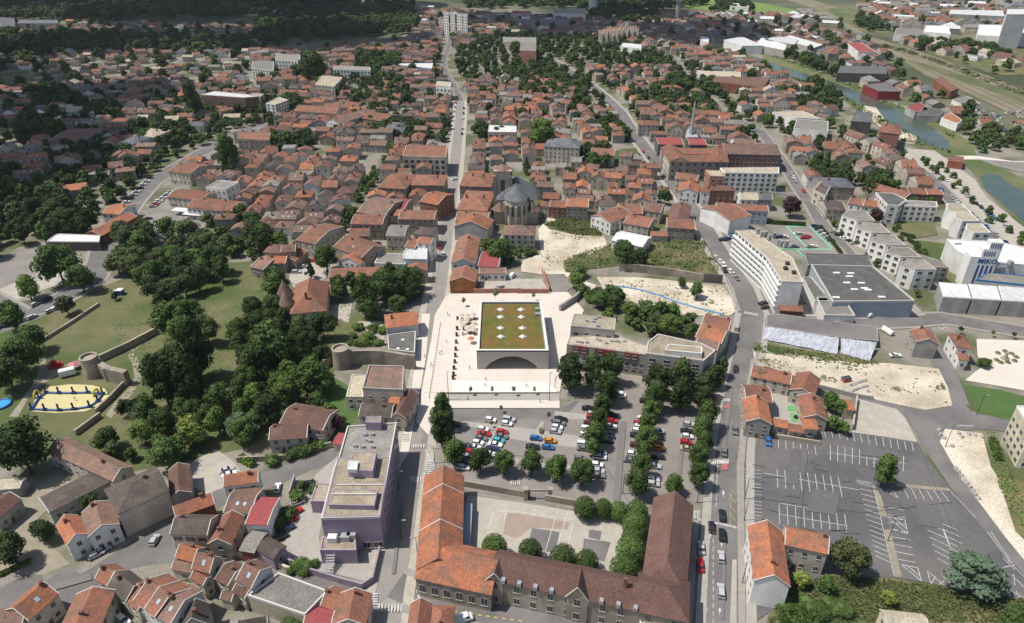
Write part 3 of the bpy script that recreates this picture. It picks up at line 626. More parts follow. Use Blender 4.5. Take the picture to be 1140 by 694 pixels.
# ------------------------------------------------------------------ buildings one by one
a5 = Z(0, 514); a6 = Z(280, 514); a7 = Z(560, 514); a8 = Z(840, 514)
m1 = Z(0, 340); m2 = Z(280, 340); m3 = Z(560, 340); m4 = Z(840, 340)
u1 = Z(0, 170); u2 = Z(280, 170); u3 = Z(560, 170); u4 = Z(840, 170)
t1 = Z(0, 0); t2 = Z(280, 0); t3 = Z(560, 0); t4 = Z(840, 0)
q1 = Z(90, 594, 6.94); q2 = Z(180, 500, 6.94); q3 = Z(240, 594, 6.94); q4 = Z(340, 460, 6.94); q5 = Z(480, 310, 6.94)
r1 = Z(480, 180, 6.94); r2 = Z(0, 240, 6.94); r3 = Z(280, 250, 6.94); r4 = Z(800, 230, 6.94); r5 = Z(980, 240, 6.94); r6 = Z(700, 130, 6.94); r7 = Z(600, 330, 6.94); r8 = Z(920, 200, 6.94)
def H(z, a, b, c, h, rise, roof, wall, label, **k):
    return house(z(*a), z(*b), z(*c), h, rise, roof, wall, label=label, **k)
# --- lower left quarter
H(a5, (205, -45), (478, 82), (575, 30), 6, 2.2, 'old', 'cream', 'long cream building with a rusty brown gable roof beside the park trees')
H(a5, (210, 215), (478, 78), (385, 48), 4.5, .8, 'dark', 'grey', 'low workshop with a dark shallow roof and a strip of windows facing the alley', chim=0)
H(a5, (500, 222), (712, 122), (625, 38), 9, 3, 'dark', 'cream', 'tall cream barn-like house with a weathered grey hipped roof', kind='hip', hips=(1, 0), wins='l', cat='house')
H(a5, (720, 155), (808, 130), (700, 42), 5.5, 1.8, 'brown', 'grey', 'brown roofed annex behind the tall cream barn-like house', ridge='y', wins='', chim=0)
H(a5, (285, 352), (372, 308), (306, 238), 6.5, 2, 'orange', 'white', 'white end house with orange roof at the street corner, green awning beside it', ridge='y', skyl=0)
H(a5, (376, 318), (503, 265), (392, 200), 6.5, 2, 'old', 'white', 'white house with brown roof and garage door joined to the white corner house', ridge='y')
H(a5, (-20, 250), (90, 160), (40, 120), 5, 1.8, 'brown', 'grey', 'dark roofed grey house cut by the left edge of the photo')
H(a5, (-30, 120), (82, 112), (60, 75), 3.5, .6, 'tan', 'concrete', 'small pale roofed shed beside the left edge of the photo', chim=0, wins='', cat='shed')
H(a5, (120, 670), (245, 560), (180, 500), 7, 2.4, 'orange', 'cream', 'bright orange roofed house in the bottom left corner', skyl=1)
H(a5, (250, 720), (420, 700), (275, 570), 6.5, 2, 'terra', 'cream', 'red roofed house right of the bright orange one in the bottom left corner', ridge='y')
H(a5, (-60, 720), (90, 700), (10, 625), 6, 1.8, 'old', 'cream', 'faded brown roof at the very bottom left corner of the photo', chim=0)
H(q1, (115, 348), (205, 402), (315, 268), 6, 2.2, 'terra', 'cream', 'red roofed end house where the terrace meets the wide grey street', ridge='x')
H(q1, (210, 405), (350, 520), (480, 372), 6.2, 2.4, 'dark', 'cream', 'long dark brown roofed house above the parked black car')
H(q1, (355, 520), (440, 590), (560, 350), 6, 2.2, 'terra', 'cream', 'narrow red roofed house next to the long dark brown roof', chim=1)
H(q1, (415, 515), (495, 575), (690, 330), 8, 2.6, 'terra', 'white', 'tall white terraced house with salmon roof, first right of the dark brown roof')
H(q1, (500, 578), (575, 640), (790, 385), 8, 2.6, 'terra', 'white', 'tall white terraced house with salmon roof and one skylight, centre of its trio', skyl=1)
H(q1, (580, 645), (690, 700), (905, 430), 7.6, 2.4, 'old', 'white', 'terraced house with brick chimney stack, lowest of the salmon roofed trio', skyl=1)
H(q1, (790, 720), (960, 690), (900, 560), 6.5, 2.4, 'dark', 'stone', 'dark roofed stone house at the bottom edge left of the beige wall', ridge='y')
H(q1, (735, 180), (870, 215), (990, 120), 6, 2, 'orange', 'cream', 'bright salmon roofed house opposite the house with red shutters')
H(q1, (705, 270), (860, 300), (870, 225), 4.5, 1.2, 'old', 'cream', 'low brown tiled lean-to below the bright salmon roof', chim=0)
H(q1, (862, 268), (995, 300), (1065, 180), 7.5, 2.4, 'terra', 'cream', 'cream house with a skylight between the salmon roof and the sunken brown roofs', skyl=1)
H(q1, (850, 340), (945, 400), (1000, 330), 5.5, 1.2, 'terra', 'cream', 'small red lean-to roof in front of the cream house with a skylight', chim=0)
H(a5, (722, 305), (875, 310), (900, 228), 7.5, 2.0, 'dark', 'cream', 'cream house with red shutters on two floors facing the narrow street', shut=True, kind='gable', wins='f', floors=2)
H(a5, (882, 348), (975, 350), (1035, 232), 6.5, 2, 'terra', 'cream', 'red brown roofed house right of the house with red shutters', ridge='y')
H(a5, (745, 235), (905, 178), (870, 142), 7, 2, 'orange', 'brick', 'orange roofed brick house at the bend of the narrow street', ridge='x', wins='')
H(a5, (948, 105), (1090, 85), (1075, 40), 8, 1.6, 'orange', 'white', 'slim house with orange single slope roof and white rear wall beside the gravel court', wins='f')
H(a5, (948, 215), (1060, 220), (1090, 110), 6, 1.6, 'old', 'cream', 'brown roofed house with two skylights left of the crimson sheet roof', skyl=2, chim=0)
H(a5, (1040, 265), (1130, 268), (1150, 155), 6.5, .8, 'red', 'white', 'crimson sheet metal roofed building in the middle of the lower left houses', chim=0, cat='building', wins='l')
H(a5, (1015, 375), (1075, 385), (1095, 300), 4.5, .8, 'grey', 'brick', 'low grey roofed brick shed behind the cream wall', chim=0, cat='shed', wins='', trim=False)
H(q3, (310, 120), (445, 195), (460, 60), 4.5, .8, 'dark', 'purple', 'small lilac walled shed at the corner of the private car court', chim=0, cat='shed', wins='r', trim=False)
H(q3, (160, 360), (275, 420), (440, 265), 7.5, 2.4, 'brown', 'white', 'brown roofed house with white gable and skylight beside the large grey flat roof', skyl=1)
H(q3, (0, 350), (95, 400), (215, 255), 5.5, 1.6, 'brown', 'cream', 'sunken brown roofed house behind the cream house with a skylight')
H(q3, (135, 440), (225, 500), (275, 430), 4.8, 1.0, 'brown', 'cream', 'brown lean-to roof in front of the brown roofed house with white gable', chim=0)
H(q3, (40, 500), (120, 520), (150, 460), 4, .9, 'old', 'cream', 'small rust tiled shed above a little walled yard', chim=0, cat='shed', wins='')
block('warehouse', 'beige walled building with a large worn grey flat roof near the bottom edge', 'building', [q3(*p) for p in ((250, 490), (690, 640), (870, 455), (490, 315))], 5.5, 'beige', 'grey', par=.7, parmat=TRIM)
H(q3, (815, 555), (960, 600), (1010, 440), 5.5, 1.6, 'terra', 'cream', 'orange red roof where the narrow street meets the main street')
H(a6, (345, 690), (480, 690), (485, 560), 6.5, 2, 'terra', 'cream', 'terracotta roofed corner house at the zebra crossings at the bottom', ridge='y')
H(a6, (215, 720), (330, 720), (350, 620), 5, .8, 'red', 'cream', 'crimson sheet roof at the bottom edge left of the corner house', chim=0, cat='building', wins='')
H(a6, (660, 720), (745, 720), (752, 600), 6, 1.8, 'terra', 'cream', 'orange roofed house at the bottom edge nearest the main street', ridge='y', chim=0)
H(a6, (752, 720), (850, 720), (830, 612), 5.6, 1.8, 'terra', 'cream', 'orange roofed house at the bottom edge beside the white van', ridge='y', kind='hip')
H(a5, (1010, 720), (1130, 700), (1100, 660), 6, 1.8, 'dark', 'cream', 'dark roof at the bottom edge below the little courtyard bush', chim=0)
# brown pair of houses north of the lane
H(m2, (75, 570), (232, 560), (225, 500), 5.5, 1.8, 'brown', 'cream', 'brown roofed villa with white window bays behind the curved stone wall')
H(m2, (120, 500), (300, 530), (290, 432), 6, 1.8, 'brown', 'cream', 'rear wing of the brown roofed villa behind the curved stone wall', chim=1)
H(m2, (345, 585), (385, 590), (395, 545), 3.5, .5, 'red', 'cream', 'tiny red roofed shed beside the long flat-roofed lilac building', chim=0, cat='shed', wins='', trim=False)
# flat block with brown roof panel, annex, low roofs
b, P, r = block('flat_roofed_house', 'cream block of flats with a rusty brown panel roof framed by grey parapets', 'building', [m2(*p) for p in ((470, 355), (640, 362), (645, 262), (497, 258))], 10, 'cream', 'old', par=.6, parmat=WA['grey'])
windows(b, P[0], P[1], (3, 6.3), 3, .9, .9)
b, P, r = block('annex', 'low cream annex with a stained flat roof left of the rusty roofed block', 'building', [m2(*p) for p in ((400, 388), (472, 390), (482, 297), (425, 296))], 6, 'cream', 'tan', par=.3)
windows(b, P[0], P[1], (1, 3.6), 2, 1.2, 1.3)
H(m2, (455, 470), (590, 475), (585, 418), 6, 1.8, 'dark', 'cream', 'brown grey roofed house between the cream block and the lilac building')
H(m2, (590, 470), (650, 478), (655, 368), 6, 1.8, 'brown', 'cream', 'narrow brown roofed house on the main street below the cream block', ridge='y', chim=0)
H(m2, (582, 412), (622, 415), (625, 365), 6.5, .8, 'orange', 'cream', 'small patch of bright orange roof beside the rusty panel roof', chim=0, wins='', trim=False)
H(m2, (570, 97), (705, 82), (712, 25), 6, 1.9, 'orange', 'white', 'white house with an orange hipped roof at the edge of the main street', kind='hip', hips=(1, 0), floors=1, wsz=(1, 1.2))
b, P, r = block('garage_block', 'dark flat roof with three skylights behind the white house with orange hipped roof', 'building', [m2(*p) for p in ((580, 190), (690, 202), (695, 112), (575, 128))], 4, 'grey', 'asphalt', par=.4, parmat=TRIM)
for p in ((640, 148), (620, 185), (660, 188)): roofbox(r, b, m2(*p), 4.1, .3, WHITEP, 'skylight', (1.2, 1.2))
# --- long lilac flat-roofed building with roof plant
b, P, r = block('lilac_building', 'long lilac flat-roofed building with rooftop plant along the shaded main street', 'building', [(357.6, 578.5), (423, 577), (441.6, 472), (387, 476), (378, 508), (372, 522)], 12, 'purple', 'grey', par=.6, parmat=TRIM)
for i in range(len(P)):
    A, B = Vector(P[i]), Vector(P[(i + 1) % len(P)]); L = (B - A).length
    if L > 20: windows(b, A, B, (1, 4.2, 7.4), int(L / 4.2), 1.6, 1.5)
    elif (B - A).x > 8: windows(b, A + (B - A) * .62, B, (1.0,), 2, 2.2, 2)
def onroof(root, pts, h0, h1, wall, roof, name='penthouse', par=.2):
    P = [at(x, y, h1) for x, y in pts]; P = [(p.x - root.location.x, p.y - root.location.y) for p in P]
    if sum(P[i][0] * P[(i + 1) % len(P)][1] - P[(i + 1) % len(P)][0] * P[i][1] for i in range(len(P))) < 0: P.reverse()
    mb = MB(); mb.prism(P, h0, h1); o = mb.build(name, wall, root)
    mb = MB(); mb.prism(inset(P, .3), h1 - .05, h1 + .09); mb.build('roof', roof, o)
    mb = MB(); I = inset(P, .3)
    for i in range(len(P)): j = (i + 1) % len(P); mb.prism([P[i], P[j], I[j], I[i]], h1 - .0, h1 + .25)
    mb.build('parapet', wall, o)
    return o
onroof(b, [(376.5, 510), (433, 509), (423.5, 575), (359.5, 576.5)], 12.09, 12.5, WA['purple'], RO['gravel'], 'raised_roof')
onroof(b, [q4(*p) for p in ((330, 440), (520, 452), (552, 302), (368, 300))], 12.05, 15.2, WA['purple'], RO['gravel'])
onroof(b, [q4(*p) for p in ((325, 440), (398, 442), (408, 375), (335, 372))], 15.0, 16.0, WHITEP, RO['white'], 'air_handling_unit')
onroof(b, [q4(*p) for p in ((462, 75), (582, 80), (588, 28), (470, 30))], 11, 15, WA['purple'], RO['grey'], 'stair_head')
onroof(b, [a6(*p) for p in ((328, 185), (520, 190), (535, 120), (345, 118))], 12.05, 14, WA['purple'], RO['gravel'])
for k, (y, x0, x1) in enumerate(((553, 240, 605), (603, 225, 560), (658, 205, 550))):
    A, B = at(*q4(x0, y), 12.8), at(*q4(x1, y), 12.8); mb = MB(); mb.tube([(p.x - b.location.x, p.y - b.location.y, 12.8 if k < 2 else 14.4) for p in (A, B)], .22, 8); mb.build('duct', TRIM, r)
for p in ((480, 215), (500, 225), (463, 175), (520, 172), (385, 262), (445, 268), (520, 268), (370, 565), (420, 600), (360, 655), (490, 495)):
    roofbox(r, b, q4(*p), 12.1, .9, METAL, 'roof_vent', (1.0, .8))
b2, P, r = block('loading_annex', 'lilac two-level annex with rooftop fans at the foot of the long lilac building', 'building', [a6(*p) for p in ((290, 378), (443, 378), (440, 322), (300, 322))], 5, 'purple', 'gravel', par=.4)
for p in ((345, 335), (400, 330), (425, 322)): o = roofbox(r, b2, a6(*p), 5.1, 1.8, WHITEP if p[0] < 360 else METAL, 'air_conditioner', (2.4, 1.8))
mb = MB()
for k in range(9): mb.box(-1.1, 1.1, -4.5 + k * .5, -4.05 + k * .5, .3 + k * .45, .42 + k * .45)
for s in (-1.15, 1.15): mb.tube([(s, -4.5, 1.3), (s, -.3, 5.2)], .05)
e = empty('outdoor_stair', at(*a6(345, 425)), label='grey metal stair climbing to the lilac annex', cat='stair'); mb.build('flight', METAL, e)
b, P, r = block('side_wing', 'low lilac wing with a gravel roof beside the private car court', 'building', [a6(*p) for p in ((250, 170), (322, 172), (345, 98), (275, 92))], 4.5, 'purple', 'gravel', par=.35, parmat=WA['purple'])
b, P, r = block('entrance_turret', 'small lilac drum with a red door behind the long lilac building', 'building', [(398 + 7 * math.cos(k), 456.5 + 4.5 * math.sin(k)) for k in [i * .5236 for i in range(12)]], 5, 'purple', 'grey', par=.3) if False else (None, None, None)
# --- school: orange wing, blue shed, brown wings
rw = rect_from((464, 634), (473.5, 531), (515.5, 536), 7); 
def wing(root, rect, h, rise, roof, wall, kind='gable', hips=(1, 1), wins='fb', floors=2, wsz=(1.5, 2.0), trims=False, name='wing', sp=3.4):
    cx, cy, w, d, rz = rect; lx, ly = cx - root.location.x, cy - root.location.y
    mark(rectpts(cx, cy, w + 1, d + 1, rz))
    o = wall_geo(w, d, h, rise, 'x', kind).build('wall', WA[wall], root, (lx, ly, 0), rz)
    r = roof_geo(kind, w, d, h, rise, .35, 'x', hips).build('roof', RO[roof], o)
    if trims: verge(r, w, d, h, rise, 'x', .35)
    fh = h / floors; zs = [k * fh + fh * .3 for k in range(floors)]
    if 'f' in wins: windows(o, (-w / 2, -d / 2), (w / 2, -d / 2), zs, int(w / sp), *wsz)
    if 'b' in wins: windows(o, (w / 2, d / 2), (-w / 2, d / 2), zs, int(w / sp), *wsz)
    return o, r
S = empty('school_wing', at(488, 590), label='bright orange roofed school wing running along the right side of the main street', cat='school building')
o1, ro1 = wing(S, rw, 7, 4.0, 'orange', 'stone', wins='b', floors=1, sp=5)
for t in (-.28, .12):
    mb = MB(); w_, d_ = rw[2], rw[3]
    for s in (-1, 1): mb.poly([(t * w_ - .15, s * (d_ / 2 + .3), 7.15 - .1), (t * w_ + .15, s * (d_ / 2 + .3), 7.05), (t * w_ + .15, 0, 11.23), (t * w_ - .15, 0, 11.23)][::-s])
    mb.build('ridge_strip', TRIM, ro1)
S2 = empty('school_front_wing', at(505, 650), label='short orange roofed school wing with tall pale blue windows facing the bottom street', cat='school building')
rf = rfd((462.5, 643), (546, 661), 7, 12.5); o2, ro2 = wing(S2, rf, 7, 4.6, 'orange', 'stone', kind='hip', hips=(1, 0), wins='f', floors=1, wsz=(1.6, 2.6), sp=3.2)
b, P, r = block('covered_playground', 'long blue grey flat canopy shed beside the orange school wing', 'shed', [(513, 612), (523, 613), (526, 561), (517, 559)], 3.4, 'blue', 'slate', par=0)
r.data.materials[0] = M('canopy_sheet', (.33, .37, .40), (.29, .33, .36), .4)
S3 = empty('school_range', at(650, 660), label='long brown roofed brick school range with pointed gable dormer at the bottom', cat='school building')
rc = rfd((547, 645), (722, 682), 8.6, 9.2); oc_, roc = wing(S3, rc, 8.6, 3.6, 'schoolred', 'stone', wins='f', floors=2, wsz=(1.3, 2.0), sp=4.1)
cx, cy, w, d, rz = rc
for (t, ww, hh) in ((.06, 5.2, 5.0), (-.475, 4.0, 3.4)):
    mb = MB(); x = t * w; y0 = -d / 2 - .35; mb.poly([(x - ww / 2, y0, 0), (x + ww / 2, y0, 0), (x + ww / 2, y0, 9), (x, y0, 9 + hh * .75), (x - ww / 2, y0, 9)])
    for s in (-1, 1): mb.poly([(x + s * ww / 2, y0, 0), (x + s * ww / 2, -d / 2 + 1.5, 0), (x + s * ww / 2, -d / 2 + 1.5, 9), (x + s * ww / 2, y0, 9)])
    g = mb.build('gable_bay', WA['stone'], oc_)
    mb = MB(); zr = 9 + hh * .75
    for s in (-1, 1):
        q = [(x + s * (ww / 2 + .3), y0 - .25, 8.7), (x, y0 - .25, zr + .25), (x, y0 + 5.5, zr + .25), (x + s * (ww / 2 + .3), y0 + 2.2, 8.7)]; mb.poly(q if s < 0 else q[::-1])
    mb.build('gable_roof', RO['schoolred'], g)
    mb = MB()
    for s in (-1, 1):
        mb.tube([(x + s * (ww / 2 + .3), y0 - .3, 8.7), (x, y0 - .3, zr + .25)], .14)
    mb.build('stone_coping', TRIM, g); windows(g, (x - ww / 2, y0), (x + ww / 2, y0), (1, 6), 1, 1.4, 2.2)
mb = MB(); mb.box(w * .33, w * .33 + .9, -1.4, -.8, 10, 14.5); mb.build('chimney', CHIM, roc)
for k in range(9):
    x = (-.42 + k * .105) * w
    if abs(x - .06 * w) < 4: continue
    mb = MB(); mb.box(x - .5, x + .5, -d / 2 - .5, -d / 2 + .6, 8.4, 9.6); mb.build('dormer', METAL, roc)
S4 = empty('brown_school_wing', at(742, 610), label='long brown roofed school wing between the ball-shaped trees and the avenue', cat='school building')
rd = rect_from((715, 650), (729, 555), (770.5, 569), 8.6); od, rod = wing(S4, rd, 8.6, 3.9, 'schoolred', 'stone', kind='hip', hips=(0, 1), wins='fb', wsz=(1.3, 2.0), sp=4.5)
S5 = empty('school_corner_pavilion', at(748, 680), label='brown roofed corner where the two long school ranges meet', cat='school building')
wing(S5, rfd((708, 680), (766, 692), 8.6, 11), 8.6, 3.8, 'schoolred', 'stone', kind='hip', hips=(0, 1), wins='f', wsz=(1.3, 2.0), sp=4.1)
b, P, r = block('flat_roofed_hut', 'pale green flat roof cut by the bottom edge in front of the school corner', 'building', [a7(*p) for p in ((578, 720), (785, 720), (782, 655), (578, 655))], 5, 'cream', 'tan', par=.4, parmat=TRIM)
# --- the arched hall with planted roof on the square
fr = [(530.6, 391.6), (610.9, 391.8), (603, 336.0), (534, 336.0)]
P = [at(x, y, 8.4) for x, y in fr]; c = sum(P, Vector()) / 4; fx0, fx1 = P[0].x - c.x, P[1].x - c.x; yb = P[2].y - c.y; yf = P[0].y - c.y
root = empty('arched_hall', (c.x, c.y, 0), label='pale concrete hall with a wide low arch and planted roof', cat='hall'); mark([(p.x, p.y) for p in P])
GZ = .35
mb = MB(); bx0, bx1 = P[3].x - c.x, P[2].x - c.x
n = 24; ax0, ax1 = fx0 + (fx1 - fx0) * .115, fx0 + (fx1 - fx0) * .855
def archpts(y): return [(ax0 + (ax1 - ax0) * i / n, y, GZ + 5.9 * math.sin(math.pi * i / n) ** .62) for i in range(n + 1)]
def face(y, rev):
    A = archpts(y)
    for i in range(n):
        a, b_ = A[i], A[i + 1]; q = [a, b_, (b_[0], y, 8.9), (a[0], y, 8.9)]; mb.poly(q[::-1] if rev else q)
    for (x0, x1) in ((fx0, ax0), (ax1, fx1)): q = [(x0, y, GZ - .3), (x1, y, GZ - .3), (x1, y, 8.9), (x0, y, 8.9)]; mb.poly(q[::-1] if rev else q)
face(yf, False); A = archpts(yf); B = archpts(yf + 9)
for i in range(n): mb.poly([A[i], B[i], B[i + 1], A[i + 1]])
mb.poly([(fx1, yf, 0), (bx1, yb, 0), (bx1, yb, 8.9), (fx1, yf, 8.9)]); mb.poly([(bx0, yb, 0), (fx0, yf, 0), (fx0, yf, 8.9), (bx0, yb, 8.9)]); mb.poly([(bx1, yb, 0), (bx0, yb, 0), (bx0, yb, 8.9), (bx1, yb, 8.9)])
wl = mb.build('wall', M('hall_concrete', (.44, .405, .365), (.40, .37, .335), .5, fine=.06), root)
mb = MB(); q = [(fx0, yf), (fx1, yf), (bx1, yb), (bx0, yb)]; I = inset(q, 1.0); I2 = inset(q, 1.35)
for i in range(4): j = (i + 1) % 4; mb.prism([q[i], q[j], I[j], I[i]], 8.35, 8.905)
mb.build('parapet', M('hall_parapet', (.62, .60, .56)), root)
mb = MB(); mb.poly([(x, y, 7.9) for x, y in inset(q, .9)]); rf_ = mb.build('roof', M('hall_gutter', (.20, .22, .24)), root)
mb = MB(); mb.poly([(x, y, 8.0) for x, y in I2]); mb.build('planted_roof', M('sedum', (.135, .125, .022), (.095, .095, .022), .35, c3=(.17, .10, .03), scale3=.12, fine=.22), rf_)
mb = MB(); mb.poly([(fx0 + 1, yf + 9, 0), (fx1 - 1, yf + 9, 0), (fx1 - 1, yf + 9, 7.8), (fx0 + 1, yf + 9, 7.8)]); mb.build('glazed_front', M('hall_glazing', (.10, .095, .11), rough=.2), root)
for x, y in ((537, 239), (537, 297), (537, 382), (540, 448), (695, 240), (697, 297), (705, 382), (708, 448)):
    p = at(*q5(x, y), 8.3); lx, ly = p.x - c.x, p.y - c.y; mb = MB(); s = 1.35
    K = [(lx - s * 1.2, ly), (lx, ly - s), (lx + s * 1.2, ly), (lx, ly + s)]; mb.prism(K, 8.0, 8.25)
    for i in range(4): a, b_ = K[i], K[(i + 1) % 4]; mb.poly([(a[0], a[1], 8.25), (b_[0], b_[1], 8.25), (lx, ly, 9.2)])
    mb.build('skylight', WHITEP, rf_)
for p in ((830, 240), (830, 280)): 
    w_ = at(*q5(*p), 8.3); mb = MB(); mb.box(-1.4, 1.4, -.7, .7, 8.05, 8.9, c=(w_.x - c.x, w_.y - c.y)); mb.build('roof_vent', METAL, rf_)
# --- blocks right of the square
b, P, r = block('pavilion_block', 'grey brick block with pale flat roof and grey shutters behind the tall trees', 'building', [r7(*p) for p in ((245, 232), (585, 265), (595, 172), (272, 140))], 13, 'concrete', 'tan', par=.3)
for p in ((370, 195), (430, 180), (420, 200), (460, 165), (455, 235)): roofbox(r, b, r7(*p), 13.1, .8, METAL, 'roof_vent', (1.4, .9))
i = 0; windows(b, P[0], P[1], (8.5,), 4, 1.4, 2.2)
b, P, r = block('red_band_block', 'long block of flats with a wine-red upper band behind the tall trees', 'building', [r7(*p) for p in ((215, 375), (830, 455), (838, 385), (700, 340), (590, 300), (240, 312))], 9.5, 'concrete', 'tan', par=.3)
L = max(range(len(P)), key=lambda i: P[(i + 1) % len(P)][0] - P[i][0])
A, B = Vector(P[L]), Vector(P[(L + 1) % len(P)]); d_ = (B - A).normalized(); n_ = Vector((d_.y, -d_.x)); LL = (B - A).length
for (t0, t1_) in ((.08, .27), (.36, .62), (.73, .90)):
    mb = MB(); a_, b_ = A + d_ * LL * t0 + n_ * .25, A + d_ * LL * t1_ + n_ * .25; mb.prism([tuple(a_), tuple(b_), tuple(b_ - n_ * 1.2), tuple(a_ - n_ * 1.2)], 6.7, 9.6); pr = mb.build('red_panel', WA['red'], b)
    windows(pr, a_, b_, (7.3,), 2, 1.5, 1.4)
windows(b, A, B, (.6, 3.6), 11, 1.4, 1.8)
for p in ((300, 355), (330, 360), (370, 360), (450, 335), (470, 345), (520, 365), (560, 350), (595, 352), (615, 355), (660, 350)): roofbox(r, b, r7(*p), 9.6, .7, METAL, 'roof_vent', (1.2, .9))
b, P, r = block('corner_flats', 'pale grey four-storey flats with rooftop terraces left of the avenue', 'building', [m3(*p) for p in ((605, 205), (848, 238), (898, 195), (840, 165), (655, 125), (612, 160))], 12.5, 'grey', 'gravel', par=.5, parmat=TRIM)
for i in range(len(P)):
    A, B = Vector(P[i]), Vector(P[(i + 1) % len(P)])
    if (B - A).length > 12: windows(b, A, B, (3.4, 6.4, 9.5), int((B - A).length / 4.5), 2.2, 1.3)
onroof(b, [m3(*p) for p in ((685, 192), (842, 205), (842, 178), (700, 165))], 12.5, 14.5, WA['white'], RO['gravel'])
H(m3, (815, 135), (920, 165), (940, 100), 7.5, 2.4, 'orange', 'cream', 'bright orange roofed house leaning against the corner flats on the avenue', ridge='x')
H(m3, (840, 85), (950, 110), (965, 62), 7, 2.2, 'terra', 'cream', 'terracotta roofed house behind the bright orange one on the avenue')
H(m3, (815, 168), (905, 190), (915, 160), 7, 1.8, 'old', 'cream', 'brown strip of roof between the orange house and the corner flats', chim=0)
# --- white house and courtyard group right of the avenue
H(m4, (-15, 300), (150, 335), (215, 300), 5.5, 1.8, 'terra', 'cream', 'long terracotta roofed range on the north side of the walled playground court', chim=1)
H(m4, (150, 358), (250, 388), (270, 312), 5.5, 2, 'terra', 'beige', 'gabled end of the terracotta range beside the earth pit', ridge='y', chim=0)
H(m4, (-35, 405), (75, 412), (80, 345), 6.5, 1.8, 'terra', 'grey', 'terracotta roofed house facing the avenue, upper of the pair by the court')
H(m4, (-35, 492), (72, 505), (80, 412), 6.5, 2, 'orange', 'grey', 'terracotta roofed house with grey gable, lower of the pair by the court', ridge='y')
H(m4, (205, 475), (308, 488), (300, 398), 5, 1.8, 'terra', 'beige', 'terracotta roofed house on the right side of the playground court', ridge='y')
H(m4, (212, 522), (268, 525), (268, 480), 4.5, .9, 'orange', 'beige', 'small bright orange roof at the lower corner of the playground court', chim=0, trim=False)
H(m4, (80, 510), (140, 520), (140, 490), 3.5, .6, 'orange', 'beige', 'low red lean-to roof closing the playground court, left one', chim=0, trim=False, cat='shed'); H(m4, (145, 532), (205, 540), (205, 510), 3.2, .6, 'terra', 'beige', 'low red lean-to roof closing the playground court, right one', chim=0, trim=False, cat='shed')
H(m4, (380, 440), (422, 444), (428, 405), 4, .7, 'orange', 'beige', 'tiny orange roofed shed at the corner of the walled garden', chim=0, wins='', trim=False, cat='shed')
H(m4, (685, 155), (778, 165), (770, 118), 7, 2, 'terra', 'grey', 'lone grey walled house with red roof beside the junction', ridge='y', skyl=0, wins='l')
H(m4, (858, 178), (922, 185), (915, 130), 7.5, 2, 'terra', 'white', 'tall white house with red roof between the road and the white court', kind='hip')
H(m4, (865, 230), (905, 235), (900, 205), 4.5, 1, 'terra', 'white', 'low red roofed annex in front of the tall white house', chim=0, trim=False)
# white corner house at the lower right
H(a8, (0, 502), (148, 528), (130, 298), 9, 3.0, 'orange', 'white', 'white gabled house with large orange roof at the avenue', ridge='y', wins='l', cat='house', floors=3)
H(a8, (130, 350), (310, 388), (298, 310), 8.5, 2.4, 'orange', 'cream', 'orange roofed cream wing with shuttered windows facing the garden', floors=2, chim=1)
H(a8, (560, 700), (735, 720), (720, 650), 6, 1.4, 'tan', 'yellow', 'pale roofed cottage at the bottom edge in the rough grass', wins='l', chim=0)
b, P, r = block('yellow_flats', 'pale yellow flats with white roof edge cut by the right side of the photo', 'building', [(1131.6, 453), (1149, 482), (1200, 492), (1190, 455)], 14, 'yellow', 'white', par=.5, parmat=WHITEP)
for i in range(len(P)): windows(b, P[i], P[(i + 1) % 4], (1, 3.8, 6.6, 9.4), max(1, int((Vector(P[(i + 1) % 4]) - Vector(P[i])).length / 3.2)), 1.5, 1.4)
# --- castle with red conical turrets, bastion and walls in the park
H(r3, (300, 690), (575, 665), (520, 450), 7, 5.8, 'terra', 'cream', 'castle hall with a steep terracotta roof in the park', ridge='y', kind='hip', hips=(1, 1), cat='castle', name='castle')
for px_, s, lab in ((270, 545, 'rear conical red turret of the castle'), (283, 625, 'front conical red turret of the castle, nearer the lawn')):
    p = at(*r3(px_, s + 50), 4); e = empty('castle_turret', (p.x, p.y, 0), label=lab, cat='turret', group='castle turrets')
    m_ = MB(); m_.frustum((0, 0), 2.9, 2.8, 0, 8.5, 20); m_.build('wall', WA['cream'], e); m_ = MB(); m_.frustum((0, 0), 3.4, .08, 8.4, 14.5, 20); m_.build('roof', RO['old'], e)
def tower(name, label, pxy, r, h, wall, z=0, crenel=0, cat='tower'):
    p = at(*pxy, h / 2); e = empty(name, (p.x, p.y, 0), label=label, cat=cat); m_ = MB(); m_.frustum((0, 0), r * 1.12, r, 0, h, 28); m_.build('wall', WA[wall], e)
    m_ = MB()
    for i in range(28):
        a_, b_ = 6.28318 * i / 28, 6.28318 * (i + 1) / 28; m_.prism([(r * math.cos(a_), r * math.sin(a_)), ((r + .12) * math.cos(a_), (r + .12) * math.sin(a_)), ((r + .12) * math.cos(b_), (r + .12) * math.sin(b_)), (r * math.cos(b_), r * math.sin(b_))][::1], h - .3, h + .9)
        m_.prism([((r - .5) * math.cos(a_), (r - .5) * math.sin(a_)), (r * math.cos(a_), r * math.sin(a_)), (r * math.cos(b_), r * math.sin(b_)), ((r - .5) * math.cos(b_), (r - .5) * math.sin(b_))], h - .3, h + .9)
    m_.build('parapet', WA[wall], e); mark(rectpts(p.x, p.y, 2 * r, 2 * r, 0)); return e
tower('bastion', 'round stone bastion at the corner of the rampart below the castle garden', m2(380, 222), 3.1, 7.5, 'stone')
tower('ruined_tower', 'ruined round stone tower at the end of the park rampart', m1(388, 260), 3.0, 7.6, 'stone')
